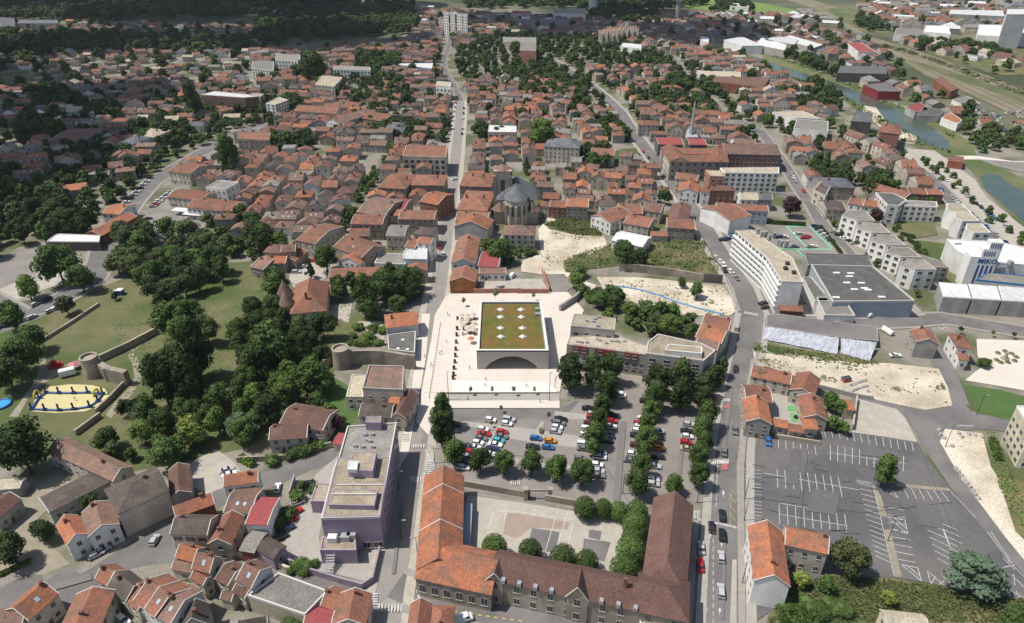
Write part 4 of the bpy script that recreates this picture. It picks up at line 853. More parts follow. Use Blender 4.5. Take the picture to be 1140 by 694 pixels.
def wallrun(name, label, pts, w, h, mat, cat='wall', group=None, hgt=0.0, z0=0):
    P = [at(x, y, h if hgt is None else hgt) for x, y in pts]; L = offset(P, w / 2); Q = offset(P, -w / 2); m_ = MB(); c0 = P[0]
    for i in range(len(P) - 1): m_.prism([(q.x - c0.x, q.y - c0.y) for q in (Vector((*Q[i], 0)), Vector((*Q[i + 1], 0)), Vector((*L[i + 1], 0)), Vector((*L[i], 0)))], z0, h)
    for i in range(1, len(P) - 1): m_.box(-w * .52, w * .52, -w * .52, w * .52, z0, h + .01, c=(P[i].x - c0.x, P[i].y - c0.y))
    o = m_.build(name, mat, None, (c0.x, c0.y, 0)); mark(L + Q[::-1]); return tag(o, label, cat, group)
SW = WA['stone']
wallrun('rampart', 'tall stone rampart curving from the bastion to the main street', [m2(410, 192), m2(500, 188), m2(560, 192), m2(690, 212)], 1.2, 6.5, SW, hgt=None)
wallrun('rampart', 'stone rampart stub between the bastion and the garden trees', [m2(300, 232), m2(345, 205)], 1.0, 4, SW, hgt=None)
wallrun('park_wall', 'long stone wall with pale coping from the ruined tower up into the trees', [m1(415, 212), m1(540, 155), m1(660, 92)], 1.0, 3.0, SW, hgt=None)
wallrun('park_wall', 'thick stone wall stub joining the ruined tower to the square turret', [m1(408, 235), m1(450, 262), m1(530, 280)], 2.2, 6, SW, hgt=None)
wallrun('park_wall', 'dark low wall running down from the tower along the sand court', [m1(520, 322), m1(460, 385), m1(400, 440)], .7, 2.2, SW, hgt=None); wallrun('park_wall', 'dark low wall below the sand court towards the long brown roof', [m1(420, 452), m1(370, 488), m1(312, 530)], .7, 2.2, SW, hgt=None)
wallrun('park_wall', 'pale garden wall along the top of the dry lawn beside the road', [m1(165, 165), m1(300, 80), m1(420, 0)], .8, 1.4, SW)
wallrun('garden_wall', 'curved stone wall below the brown roofed villa', [m2(-60, 665), m2(40, 660), m2(150, 655), m2(230, 625), m2(340, 600)], .6, 2.2, SW)
wallrun('garden_wall', 'cream wall behind the sunken roofs of the lower left houses', [a5(975, 402), a5(1060, 415), a5(1140, 432), a5(1230, 470)], .6, 2.0, WA['cream'])
wallrun('garden_wall', 'lilac wall bending round the terrace of the lilac annex', [a6(150, 430), a6(250, 475), a6(380, 515), a6(470, 540), a6(515, 510), a6(545, 380)], .5, 2.2, WA['purple'])
wallrun('garden_wall', 'lilac wall at the edge of the private car court', [a6(185, 80), a6(165, 150)], .4, 2.4, WA['purple'])
wallrun('school_wall', 'stone wall left of the gate between car park and school yard', [a6(900, 105), a6(1140, 148), a7(115, 155)], .6, 2.4, SW); wallrun('school_wall', 'stone wall right of the gate between car park and school yard', [a7(178, 165), a7(305, 188)], .6, 2.4, SW)
wallrun('retaining_wall', 'long weathered retaining wall between scrub and bare earth', [u3(490, 500), u3(600, 510), u3(720, 525), u3(842, 548)], .8, 4.2, SW, hgt=0)
wallrun('retaining_wall', 'dark retaining wall closing the scrub near the avenue', [u3(846, 548), u3(925, 555)], .7, 4.6, WA['dark'], hgt=0)
wallrun('pink_wall', 'long low pink wall behind the square', [u2(940, 598), u2(1140, 596), u3(60, 598), u3(195, 598)], .6, 2.6, WA['pink'], hgt=0); wallrun('pink_wall', 'short slanting red wall at the corner of the pale yard', [u3(195, 590), u3(165, 505)], .5, 2.4, WA['pink'])
wallrun('concrete_wall', 'slanting grey concrete wing wall beside the square steps', [(623, 347), (640, 336), (646, 330)], 1.0, 3.2, WA['concrete'], hgt=0)
wallrun('quay_wall', 'pale stone wall along the avenue above the bare earth', [u3(945, 540), u3(975, 600), u3(998, 680)], .6, 1.4, WA['concrete']); wallrun('yard_wall', 'dark wall along the foot of the earth pit', [m4(262, 350), m4(430, 392), m4(500, 402)], .6, 1.8, WA['grey']); wallrun('yard_wall', 'tall plain wall right of the walled garden', [m4(428, 405), m4(410, 530)], .5, 2.6, WA['beige'])
wallrun('yard_wall', 'low wall between the playground court and the large car park', [m4(85, 560), m4(270, 590)], .5, 1.6, WA['beige'])
# gate of the school yard
e = empty('school_gate', at(*a7(147, 160)), label='stone gateway between the car park and the school yard', cat='gate')
for s in (-1, 1): m_ = MB(); m_.box(s * 3.6 - .6, s * 3.6 + .6, -.6, .6, 0, 4.2); m_.box(s * 3.6 - .75, s * 3.6 + .75, -.75, .75, 4.2, 4.5); m_.build('pillar', SW, e)
m_ = MB(); m_.box(-3.0, 3.0, -.2, .2, 3.3, 3.9); m_.build('lintel', SW, e); m_ = MB()
for k in range(14): m_.box(-2.9 + k * .44, -2.84 + k * .44, -.03, .03, .1, 2.6)
m_.build('railings', DARK, e)
# ------------------------------------------------------------------ middle distance, one by one
H(u2, (190, 372), (268, 388), (318, 300), 8, 2.6, 'terra', 'cream', 'orange brown roofed house with ivy on its front above the small square', ridge='x')
H(u2, (345, 400), (465, 445), (492, 372), 8, 3.0, 'terra', 'stone', 'big stone house with terracotta roof behind the small white gabled house', skyl=1)
H(u2, (366, 458), (460, 472), (462, 432), 6, 2.6, 'orange', 'white', 'small white gabled house with orange roof facing the castle trees', ridge='y', wins='f')
H(u2, (328, 528), (550, 520), (552, 484), 4, 1.4, 'terra', 'stone', 'long low red roofed outbuilding behind the castle garden trees', wins='', chim=0)
H(u2, (420, 303), (552, 305), (556, 262), 9, 1.6, 'terra', 'stone', 'square terracotta roofed house with brick chimney between boulevard and main street')
H(u2, (570, 353), (645, 355), (645, 308), 8, 1.6, 'grey', 'cream', 'cream house with a grey roof in the middle of the terracotta roofs')
b, P, r = block('white_flat_house', 'white house with pale blue flat roof terraces beside the main street', 'house', [u2(*p) for p in ((642, 452), (742, 455), (745, 380), (690, 385), (645, 420))], 7, 'white', 'white', par=.5)
H(u2, (520, 470), (650, 475), (650, 432), 5, .9, 'grey', 'white', 'low flat white annex with a framed terrace beside the big castle trees', chim=0, kind='flat')
H(u2, (532, 148), (650, 155), (672, 92), 9, 2.4, 'terra', 'stone', 'hipped terracotta roof at the left corner of the pair below the office block', kind='hip')
H(u2, (675, 138), (812, 140), (815, 96), 9, 2.4, 'terra', 'stone', 'hipped terracotta roof on the main street below the office block', kind='hip')
b, P, r = block('office_block', 'three-storey stone office block with large square windows and orange low roof', 'building', [u2(*p) for p in ((640, 18), (822, 22), (830, -28), (655, -28))], 13, 'cream', 'terra', par=.6)
for i in range(4):
    A, B = Vector(P[i]), Vector(P[(i + 1) % 4]); windows(b, A, B, (1.2, 5.0, 8.8), int((B - A).length / 3.6), 2.4, 2.4)
H(u2, (445, 252), (562, 268), (590, 195), 9, 2.6, 'old', 'stone', 'large brown roofed stone house between boulevard and the pink sheet roof')
H(u2, (565, 264), (625, 268), (632, 238), 7, 1.6, 'terra', 'cream', 'small terracotta roof left of the orange gable on the main street')
H(u2, (580, 238), (645, 242), (672, 198), 7.5, 1.6, 'red', 'cream', 'pinkish red sheet roof amid the terracotta roofs left of the main street', chim=0)
H(u2, (712, 208), (786, 222), (802, 168), 10, 2.4, 'orange', 'brick', 'tall brick gabled house with orange roof on the main street', ridge='x')
H(u2, (622, 282), (772, 284), (778, 246), 9, 1.6, 'terra', 'stone', 'wide terracotta roofed house with arched windows on the main street')
H(u2, (685, 345), (770, 350), (775, 318), 8, 1.6, 'dark', 'cream', 'grey brown roof next to the white house with flat terraces', kind='hip')
H(u2, (650, 400), (690, 404), (695, 365), 8, 1.4, 'terra', 'white', 'narrow orange red roof left of the white house with flat terraces')
H(u2, (700, 380), (755, 388), (762, 362), 10, 1.2, 'orange', 'white', 'small orange roof above the white house with flat terraces', chim=0)
H(u2, (858, 312), (998, 325), (1000, 285), 8, 3.6, 'orange', 'grey', 'grey gable wall with orange roof facing the viewer left of the church apse', ridge='y', wins='')
H(u2, (845, 468), (944, 470), (941, 365), 7, 2.4, 'terra', 'white', 'long red roofed house on the main street above the wooden gable', ridge='y', wins='f', skyl=2)
H(u2, (838, 545), (946, 548), (945, 500), 6, 2.4, 'terra', 'wood', 'wood clad gabled building at the back edge of the square', ridge='y', wins='', chim=0, cat='building')
H(u2, (958, 482), (1042, 486), (1035, 422), 5, 1.2, 'red', 'white', 'dull red sheet roofed shed right of the long red roofed house', chim=0, cat='shed', wins='')
H(u2, (965, 512), (1075, 512), (1070, 488), 4, 1.0, 'old', 'white', 'long low brown roofed garage at the edge of the pale yard', chim=0, cat='shed')
H(u2, (862, 290), (995, 296), (998, 252), 8, 2.0, 'terra', 'cream', 'terracotta roofs directly behind the grey gable wall')
H(u2, (868, 242), (996, 248), (996, 165), 8.5, 2.6, 'terra', 'stone', 'wide patchy terracotta roof with many chimneys left of the church', chim=3, kind='hip')
H(u2, (880, 142), (1012, 146), (1012, 88), 9, 2.4, 'terra', 'stone', 'terracotta roofed house with white dormer left of the church tower', kind='hip', chim=2)
H(r3, (90, 215), (225, 222), (235, 155), 7, 1.8, 'brown', 'stone', 'brown hipped roof of the L-shaped house left of the small square', kind='hip', wins='')
H(r3, (228, 215), (335, 210), (290, 158), 8, 2, 'brown', 'stone', 'tall grey gabled wing of the L-shaped house left of the small square', ridge='x')
H(r3, (338, 285), (432, 210), (340, 190), 4.5, 1.6, 'terra', 'stone', 'low terracotta roofed barn at the small square with parked cars', wins='', chim=0)
H(r3, (-10, 330), (90, 350), (150, 240), 5, 1.6, 'old', 'stone', 'long old roof with a white strip skylight left of the castle tree')
H(r3, (100, 300), (260, 300), (220, 245), 5.5, 1.8, 'orange', 'stone', 'orange roof right of the long old roof with the white strip')
H(u1, (360, 345), (430, 352), (492, 262), 5, 2.2, 'orange', 'brick', 'long orange roofed railway-style shed along the upper left road', ridge='y', chim=0, wins='r')
H(u1, (430, 258), (505, 262), (512, 218), 6.5, 1.8, 'orange', 'white', 'orange roofed houses at the top end of the long orange shed')
b, P, r = block('market_canopy', 'flat white roofed pavilion between the fairground and the upper left road', 'building', [u1(*p) for p in ((200, 378), (420, 380), (425, 352), (235, 345))], 5, 'dark', 'white', par=.4, parmat=TRIM)
H(u1, (708, 188), (850, 205), (865, 165), 6, 1.6, 'terra', 'cream', 'terracotta roofed market hall beside the car park with white awnings', chim=0)
H(u1, (790, 232), (975, 252), (990, 205), 7, 2.2, 'terra', 'white', 'long white restaurant building with terracotta roof above the white awnings', chim=2)
H(u1, (870, 150), (955, 158), (958, 122), 8, .6, 'grey', 'white', 'small white flat-topped house behind the market hall', kind='flat', chim=0)
H(u1, (712, 80), (800, 92), (820, 45), 8, 2, 'terra', 'cream', 'curved corner house with terracotta roof where the upper left road bends')
b, P, r = block('brick_flats', 'long red brick and white block of flats with a white roof, upper left', 'building', [t1(*p) for p in ((850, 402), (1035, 415), (1112, 408), (905, 388))], 14, 'brick', 'white', par=.4, parmat=TRIM)
for i in range(4): A, B = Vector(P[i]), Vector(P[(i + 1) % 4]); windows(b, A, B, (1.5, 4.5, 7.5, 10.5), int((B - A).length / 4), 2.2, 1.6)
def flats(z, poly, h, wall, roof, label, fl=4, sp=3.6, name='block_of_flats', ws=(1.8, 1.5), **k):
    b, P, r = block(name, label, 'building', [z(*p) for p in poly], h, wall, roof, par=.4, **k); tot = 0
    for i in range(len(P)):
        A, B = Vector(P[i]), Vector(P[(i + 1) % len(P)]); n = int((B - A).length / sp)
        nn = Vector(((B - A).y, -(B - A).x)).normalized()
        if (B - A).length > 6 and nn.y < .35 and tot + n * fl <= 96: windows(b, A, B, [h / fl * (j + .3) for j in range(fl)], n, *ws); tot += n * fl
    return b, P, r
flats(t1, ((1005, 590), (1140, 595), (1145, 560), (1010, 560)), 11, 'stone', 'terra', 'stone institutional building with long orange roof right of the tall poplars', 3)
flats(t2, ((0, 290), (92, 300), (95, 262), (5, 260)), 12, 'white', 'grey', 'white flats with grey roof, left of the pair at the dark tree clump', 4)
flats(t2, ((100, 255), (205, 262), (205, 235), (105, 228)), 14, 'white', 'grey', 'white flats next to the big dark tree clump, upper left', 4)
flats(t2, ((345, 295), (502, 300), (500, 285), (350, 280)), 15, 'white', 'grey', 'broad white block of flats in the upper left centre', 4)
flats(t2, ((268, 360), (350, 368), (385, 330), (300, 318)), 12, 'cream', 'tan', 'cream flats stepping down in front of the broad white block', 4)
flats(t2, ((60, 440), (100, 445), (155, 425), (115, 412)), 13, 'white', 'tan', 'pale flats seen end on beside the ornate stone building, upper left', 5)
flats(t2, ((-12, 405), (35, 410), (52, 400), (10, 398)), 14, 'white', 'tan', 'pale tower of flats at the left edge of the white pair', 5)
flats(t2, ((640, 278), (765, 292), (768, 268), (600, 270)), 7, 'blue', 'white', 'long pale blue industrial roof left of the winding street', 2)
for k, x in enumerate((812, 840, 868, 892)):
    flats(t2, ((x, 58 + k * 3), (x + 20, 60 + k * 3), (x + 20, 52 + k * 3), (x, 51 + k * 3)), 30, 'white', 'grey', '%s of four white tower blocks, from left, beyond the winding street' % nth(k + 1), 8, name='tower_block', group='white tower blocks')
flats(t2, ((780, 362), (842, 368), (842, 350), (785, 345)), 13, 'white', 'tan', 'plain white blank-walled building where the winding street begins', 2)
flats(t2, ((1000, 560), (1120, 562), (1122, 535), (1005, 530)), 9, 'cream', 'white', 'cream building with a pale zinc roof right of the main street', 2)
H(t2, (180, 470), (352, 482), (358, 458), 8, 3, 'terra', 'cream', 'long cream building with orange roof and white dormers, upper left centre', chim=2)
H(t2, (425, 495), (555, 515), (640, 490), 8, 2.4, 'terra', 'stone', 'long brown roofed range behind the row of dark trees, upper centre', chim=0)
H(t2, (315, 515), (370, 525), (420, 480), 9, 3, 'old', 'white', 'white gabled wing at the left end of the long brown roofed range', ridge='y')
H(t2, (545, 555), (640, 560), (650, 520), 6, 3.5, 'slate', 'white', 'grey slate pyramid roof among trees behind the market roofs', kind='hip')
H(t1, (495, 605), (560, 612), (580, 575), 8, 2.6, 'slate', 'white', 'white villa with a blue grey slate roof in the left gardens', kind='hip')
H(t1, (560, 575), (650, 582), (660, 545), 8, 2.6, 'tan', 'white', 'pale manor house with a tan hipped roof right of the slate roofed villa', kind='hip')
flats(t1, ((280, 470), (395, 478), (398, 455), (285, 450)), 9, 'cream', 'tan', 'cream office building with window bands at the left edge of town', 3)
b, P, r = block('shed_hall', 'white flat-roofed hall beside the cream office building at the left', 'building', [t1(*p) for p in ((180, 505), (255, 512), (260, 488), (200, 482))], 6, 'grey', 'white')
H(t1, (205, 600), (350, 600), (350, 545), 6, 2.0, 'brown', 'grey', 'wide dark brown roofed hall at the left, below the white flat-roofed hall', chim=0, cat='building')
b, P, r = block('shed_hall', 'long pale shed roof at the far left below the gardens, upper one', 'building', [t1(*p) for p in ((100, 500), (125, 508), (195, 478), (165, 462))], 4, 'grey', 'white'); b, P, r = block('shed_hall', 'long pale shed roof at the far left below the gardens, lower one', 'building', [t1(*p) for p in ((40, 550), (75, 560), (135, 525), (100, 515))], 4, 'grey', 'white')
# right of the avenue
e = empty('courtyard_hall', at(778, 185), label='large courtyard building with orange roofs and grey stone walls on the avenue', cat='building')
cb = [((746, 181), (811, 182), (811, 178)), ]
hh = 13
A, B, C, D = at(746, 180, hh), at(811, 180.5, hh), at(806.5, 166, hh), at(735.5, 164.5, hh)
def rc2(P, Q, dep): 
    u = (Q - P); w_ = u.length; u.normalize(); v = Vector((-u.y, u.x, 0)); c_ = P + u * w_ / 2 + v * dep / 2; return (c_.x, c_.y, w_, dep, math.atan2(u.y, u.x))
wing(e, rc2(A, B, 12), hh, 2.6, 'terra', 'stone', wins='f', floors=3, sp=4.4, wsz=(1.6, 2.2)); wing(e, rc2(D, A, 12), hh, 2.6, 'terra', 'cream', wins='f', floors=3, sp=4.6, wsz=(1.8, 2.2)); wing(e, rc2(C, D, 10), hh - 1, 2.4, 'terra', 'stone', wins='', floors=3); wing(e, rc2(B, C, 10), hh - 1.5, 2.4, 'terra', 'stone', wins='', floors=3)
H(r6, (230, 215), (420, 218), (415, 165), 9, 1.2, 'red', 'dark', 'crimson sheet roofed hall left of the steel spire', wins='f', chim=0, cat='hall', name='hall'); H(r6, (470, 218), (603, 220), (590, 172), 9, 1.2, 'red', 'dark', 'crimson sheet roofed hall right of the steel spire', wins='f', chim=0, cat='hall', name='hall')
p = at(*r6(466, 240), 0); e = empty('steel_spire', (p.x, p.y, 0), label='tall grey steel spire between two crimson sheet roofed halls', cat='spire'); mark(rectpts(p.x, p.y, 12, 14, 0))
m_ = MB(); m_.frustum((0, 0), 3.2, 1.5, 0, 14, 4); m_.frustum((0, 0), 1.5, .5, 14, 34, 4); m_.build('mast', METAL, e); m_ = MB(); m_.poly([(-5, -4, 9), (5, -4, 9), (2, 4, 13), (-2, 4, 13)]); m_.build('glass_roof', M('zinc', (.35, .37, .39)), e)
H(r6, (748, 290), (1180, 300), (1180, 215), 12, 3.5, 'old', 'brick', 'long red brick institutional building with a broad brown roof', chim=2, wsz=(1.6, 2.4), wins='f', cat='building')
H(r6, (820, 230), (990, 235), (990, 180), 9, 3, 'old', 'white', 'purplish brown roofed building behind the long red brick one', chim=0)
flats(r6, ((742, 435), (1160, 442), (1160, 395), (705, 400)), 12, 'white', 'tan', 'long white school-like block with a cream flat roof and four rows of windows', 4)
flats(r6, ((630, 462), (735, 466), (705, 420), (590, 415)), 10, 'pink', 'tan', 'salmon pink cube at the left end of the long white block', 2)
H(r6, (555, 580), (628, 585), (622, 552), 8, 1.6, 'terra', 'white', 'narrow white house with red hipped roof at the avenue junction', kind='hip'); H(r6, (630, 570), (820, 575), (815, 545), 9, 2, 'brown', 'brick', 'red brick house with pale window surrounds at the avenue junction', kind='hip')
H(r6, (360, 480), (525, 500), (500, 450), 9, 2.2, 'terra', 'cream', 'white rear house with terracotta roof above the avenue junction', ridge='x'); H(r6, (385, 575), (535, 590), (505, 510), 7, 2.4, 'orange', 'white', 'white house with orange patched roof at the bend above the avenue junction', ridge='y', chim=2)
H(r6, (865, 640), (998, 645), (985, 590), 7, 2, 'tan', 'white', 'white house with a tan roof left of the blue grey house'); H(r6, (1005, 640), (1110, 645), (1105, 605), 7, 2, 'slate', 'grey', 'blue grey roofed house right of the house with a tan roof')
H(r6, (75, 65), (235, 68), (225, 35), 9, 2.2, 'terra', 'cream', 'square villa with terracotta hipped roof by the upper avenue', kind='hip')
H(t3, (175, 620), (322, 628), (322, 600), 12, 4, 'slate', 'cream', 'tall cream mansion with a steep slate hipped roof behind the church', kind='hip', chim=3); H(t3, (372, 655), (470, 660), (468, 630), 8, 2, 'terra', 'cream', 'terracotta roofed house right of the slate roofed mansion')
H(u3, (838, 235), (960, 290), (945, 222), 8, 2.0, 'terra', 'white', 'white apartment house with orange roof and blue artwork on its gable, at the avenue', ridge='y', wins='l', chim=0)
H(u3, (905, 238), (1122, 250), (1122, 225), 8, 1.8, 'terra', 'blue', 'long blue grey and white terrace with orange roof behind the gabled apartment house', chim=0)
p1_, p2_ = u3(375, 260), u3(455, 300)
H(u3, (372, 270), (455, 300), (440, 225), 7, 2.2, 'terra', 'white', 'white gabled terrace with terracotta roof at the edge of the scrub', ridge='y'); H(u3, (450, 292), (500, 300), (490, 235), 6, 1.6, 'dark', 'cream', 'dark roofed house beside the white gabled terrace', ridge='y', chim=0)
H(u3, (495, 258), (590, 260), (590, 218), 7, 1.6, 'terra', 'cream', 'terracotta roofed house left of the two long dark roofs'); H(u3, (510, 300), (615, 318), (605, 272), 6, 1.6, 'terra', 'cream', 'terracotta roofed cottage in front of the dark roofed terrace'); H(u3, (590, 245), (665, 255), (655, 215), 7, 1.8, 'brown', 'cream', 'dark brown roof behind the terracotta cottages', chim=0)
H(u3, (690, 300), (775, 310), (755, 222), 7, 2, 'brown', 'cream', 'long dark brown roof parallel to the avenue', ridge='y'); H(u3, (695, 318), (812, 325), (800, 282), 7, 2, 'terra', 'stone', 'stone house with red roof at the avenue end of the scrub'); H(u3, (628, 352), (698, 354), (698, 336), 3.5, .6, 'terra', 'cream', 'low red shed roof above the scrub', chim=0, wins='', trim=False, cat='shed')
H(u3, (460, 372), (590, 400), (560, 345), 5, 1.6, 'white', 'white', 'white roofed house with orange edge beside the round dark tree', chim=0)
H(u3, (150, 225), (195, 228), (195, 208), 7, 1.0, 'terra', 'cream', 'first small house right of the church across the dirt lane', kind='hip', chim=0); H(u3, (197, 230), (266, 234), (262, 205), 7, 1.6, 'terra', 'brick', 'second house right of the church, red brick with red roof'); H(u3, (267, 228), (360, 232), (340, 195), 8, 2.2, 'orange', 'stone', 'third house right of the church, grey stone with orange roof')
# --- church
p = at(*r1(655, 480), 0); CH = empty('church', (p.x, p.y, 0), label='stone church with square bell tower and dark slate roofs', cat='church'); mark(rectpts(p.x, p.y + 12, 26, 46, 0))
def cbox(x0, x1, y0, y1, z0, z1, mat, name): m_ = MB(); m_.box(x0, x1, y0, y1, z0, z1); return m_.build(name, mat, CH)
nave = cbox(-10, 10, 8, 30, 0, 13, WA['beige'], 'nave'); m_ = MB(); m_.poly([(-11, 7, 12.6), (11, 7, 12.6), (0, 13, 20)]); m_.poly([(11, 7, 12.6), (11, 31, 12.6), (0, 28, 20), (0, 13, 20)]); m_.poly([(-11, 31, 12.6), (-11, 7, 12.6), (0, 13, 20), (0, 28, 20)]); m_.poly([(11, 31, 12.6), (-11, 31, 12.6), (0, 28, 20)]); m_.build('slate_roof', RO['slate'], nave)
ap = [(6.2 * math.cos(a_) , 5 + 7 * math.sin(a_)) for a_ in [math.pi + i * math.pi / 6 for i in range(7)]] + [(6.2, 10), (-6.2, 10)]
m_ = MB(); m_.prism(ap, 0, 15); apse = m_.build('apse', WA['beige'], CH)
m_ = MB(); tip = (0, 8, 21)
for i in range(len(ap)): a_, b_ = ap[i], ap[(i + 1) % len(ap)]; k_ = 1.08; m_.poly([(a_[0] * k_, 5 + (a_[1] - 5) * k_, 14.8), (b_[0] * k_, 5 + (b_[1] - 5) * k_, 14.8), tip])
m_.build('apse_roof', RO['slate'], apse)
for i in range(7): a_ = ap[i]; m_ = MB(); m_.box(a_[0] * 1.08 - .5, a_[0] * 1.08 + .5, 5 + (a_[1] - 5) * 1.08 - .5, 5 + (a_[1] - 5) * 1.08 + .5, 0, 12); m_.build('buttress', WA['cream'], apse)
for i in range(6): windows(apse, ap[i], ap[i + 1], (6,), 1, 1.4, 6)
p2_ = at(*r1(553, 68), 26); tx, ty = p2_.x - p.x, p2_.y - p.y + 4
tw = cbox(tx - 4.6, tx + 4.6, ty - 4.6, ty + 4.6, 0, 26, WA['beige'], 'tower')
for s in ((-4.6, -4.6), (4.6, -4.6), (4.6, 4.6), (-4.6, 4.6)): m_ = MB(); m_.box(tx + s[0] - .8, tx + s[0] + .8, ty + s[1] - .8, ty + s[1] + .8, 0, 24); m_.build('buttress', WA['stone'], tw)
windows(tw, (tx - 4.6, ty - 4.6), (tx + 4.6, ty - 4.6), (15,), 1, 2.4, 6.5, name='belfry_opening'); m_ = MB(); m_.prism([(tx - 5, ty - 5), (tx + 5, ty - 5), (tx + 5, ty + 5), (tx - 5, ty + 5)], 26, 26.8); m_.build('cornice', WA['stone'], tw); m_ = MB(); m_.frustum((tx, ty), 6.4, .3, 26.8, 29.5, 4); m_.build('tower_roof', RO['old'], tw)
for s in (-1, 1): m_ = MB(); m_.box(s * 9 - 3.5, s * 9 + 3.5, 2, 8, 0, 8); ch_ = m_.build('chapel', WA['stone'], CH); m_ = MB(); m_.frustum((s * 9, 5), 5.4, .2, 7.9, 12, 4); m_.build('chapel_roof', RO['old'], ch_)
CH.location.y -= 3
H(r1, (558, 568), (803, 572), (800, 500), 8.5, 3, 'old', 'cream', 'cream presbytery with brown mansard roof and dark dormers before the church', kind='hip', wins='f', floors=3, wsz=(1.1, 1.6), cat='building')
# --- long curved flats, supermarket, stepped terraces, white factory
b, P, r = block('curved_flats', 'long white block of flats with balcony bands beside the avenue and supermarket', 'building', [(818.5, 257.5), (854, 288), (870, 314), (894, 315), (882.5, 288), (836, 256.5)], 16, 'white', 'tan', par=.4, parmat=TRIM)
for i in range(len(P)):
    A, B = Vector(P[i]), Vector(P[(i + 1) % len(P)]); d_ = (B - A); L = d_.length; n_ = Vector((d_.y, -d_.x)).normalized()
    if n_.x < -.3 and L > 12:
        for k in range(5):
            z0 = 3.4 + k * 2.55; m_ = MB(); a_, b_ = A + n_ * .02, B + n_ * .02; m_.prism([tuple(a_ + n_ * 1.1), tuple(b_ + n_ * 1.1), tuple(b_), tuple(a_)], z0 - .15, z0 + .75); m_.build('balcony', WHITEP, b)
            nn = int(L / 3.4); m_ = MB()
            windows(b, A, B, (z0 + .85,), min(nn, 16), 2.2, 1.3)
for q_ in ((380, 215), (410, 240), (440, 235), (470, 262), (505, 245), (540, 300), (560, 310), (600, 310)): roofbox(r, b, r4(*[(q_[0] - 80), q_[1]]), 16.1, 3.0, WA['grey'], 'chimney_stack', (1.3, 1.3))
for q_ in ((530, 450), (515, 488), (580, 520)): roofbox(r, b, r4(*q_), 16.1, 1.4, DARK, 'roof_vent', (1.6, 1.6))
b, P, r = block('supermarket', 'large dark flat-roofed supermarket with skylights and pale blue front', 'building', [(903, 296), (971.6, 297.6), (1018, 336), (927, 337)], 8, 'blue', 'asphalt', par=.7, parmat=TRIM)
for q_ in ((347, 510), (407, 512), (390, 552), (452, 553), (422, 580), (480, 582), (345, 614), (402, 525), (538, 612), (465, 575)): roofbox(r, b, u4(*q_), 8.1, .3, WHITEP, 'skylight', (3.0, 1.4))
b, P, r = block('store_hall', 'dark flat store roof between the supermarket and the marked car park', 'building', [u4(*q_) for q_ in ((225, 480), (500, 485), (482, 436), (208, 428))], 7, 'grey', 'asphalt', par=.5)
b, P, r = block('store_annex', 'dark flat side roof wedged between the curved flats and the supermarket', 'building', [u4(*q_) for q_ in ((200, 530), (240, 530), (325, 632), (255, 632))], 6, 'white', 'asphalt', par=.5, parmat=TRIM); b, P, r = block('service_building', 'white service block with a grey louvred roof below the supermarket', 'building', [m4(*q_) for q_ in ((295, 45), (425, 48), (375, -30), (262, -30))], 6, 'white', 'grey', par=.6, parmat=TRIM)
H(m4, (110, 22), (205, 28), (208, -10), 4, .8, 'terra', 'brick', 'small red roofed house at the foot of the curved flats', chim=1, trim=False)
for k in range(5):
    dx, dy = 16.3 * k, 13.6 * k; f = 1 + k * .05
    pl = [(937 + dx, 240 + dy), (954 + dx, 246 + dy), (956 + dx + 18 * f, 246.5 + dy), (944 + dx + 20, 236 + dy - 0), (945 + dx, 235 + dy)]
    flats(lambda x, y: (x, y), pl, 10.5 if k % 2 == 0 else 9.5, 'white', 'grey', '%s unit from the far end of the stepped white terrace beside the supermarket' % nth(k + 1), 3, group='stepped white terrace', parmat=WA['cream'])
flats(u4, ((645, 482), (750, 486), (822, 490), (770, 455), (690, 430)), 8, 'concrete', 'grey', 'near end of the stepped white terrace with slate grey window bays', 3)
flats(r8, ((470, 200), (560, 205), (620, 160), (520, 110), (380, 105)), 11, 'white', 'asphalt', 'white flats with a dark stepped attic behind the stepped terrace', 3); flats(r8, ((600, 205), (860, 215), (850, 175), (620, 165)), 9, 'white', 'grey', 'white three-storey block behind the lawn and stepped terrace', 3)
for k, (x, y) in enumerate(((930, 215), (990, 280), (1080, 370))):
    flats(r8, ((x, y + 25), (x + 60, y + 45), (x + 190, y + 45), (x + 120, y - 25), (x, y - 25)), 10, 'white', 'tan', '%s unit from the far end of the white quayside terrace' % nth(k + 1), 3, group='white quayside terrace')
H(r8, (640, 110), (780, 118), (775, 70), 7, 1.6, 'terra', 'brick', 'brick terrace with red roof right of the long red quayside roof'); H(r8, (785, 115), (905, 120), (890, 75), 6, 1.4, 'terra', 'brick', 'brick terrace end with small red gables nearest the quay road'); H(r8, (300, 60), (600, 150), (560, 80), 6, 2, 'terra', 'stone', 'very long orange red roof running diagonally to the quay'); H(r8, (170, 185), (280, 205), (270, 150), 7, 2, 'terra', 'white', 'red roofed house left of the flats with dark attic, left half'); H(r8, (285, 205), (400, 215), (380, 165), 7, 2, 'orange', 'white', 'red roofed house left of the flats with dark attic, right half')
H(r8, (0, 235), (150, 240), (150, 165), 6, 2, 'dark', 'cream', 'dark brown roofed house above the marked car park'); flats(u4, ((250, 160), (300, 185), (330, 130), (290, 115)), 8, 'cream', 'dark', 'cream walled house left of the grey slate mansion', 2); H(u4, (300, 145), (425, 150), (420, 110), 8, 3, 'slate', 'stone', 'mansion with a grey slate roof between gardens, right of centre', kind='hip')
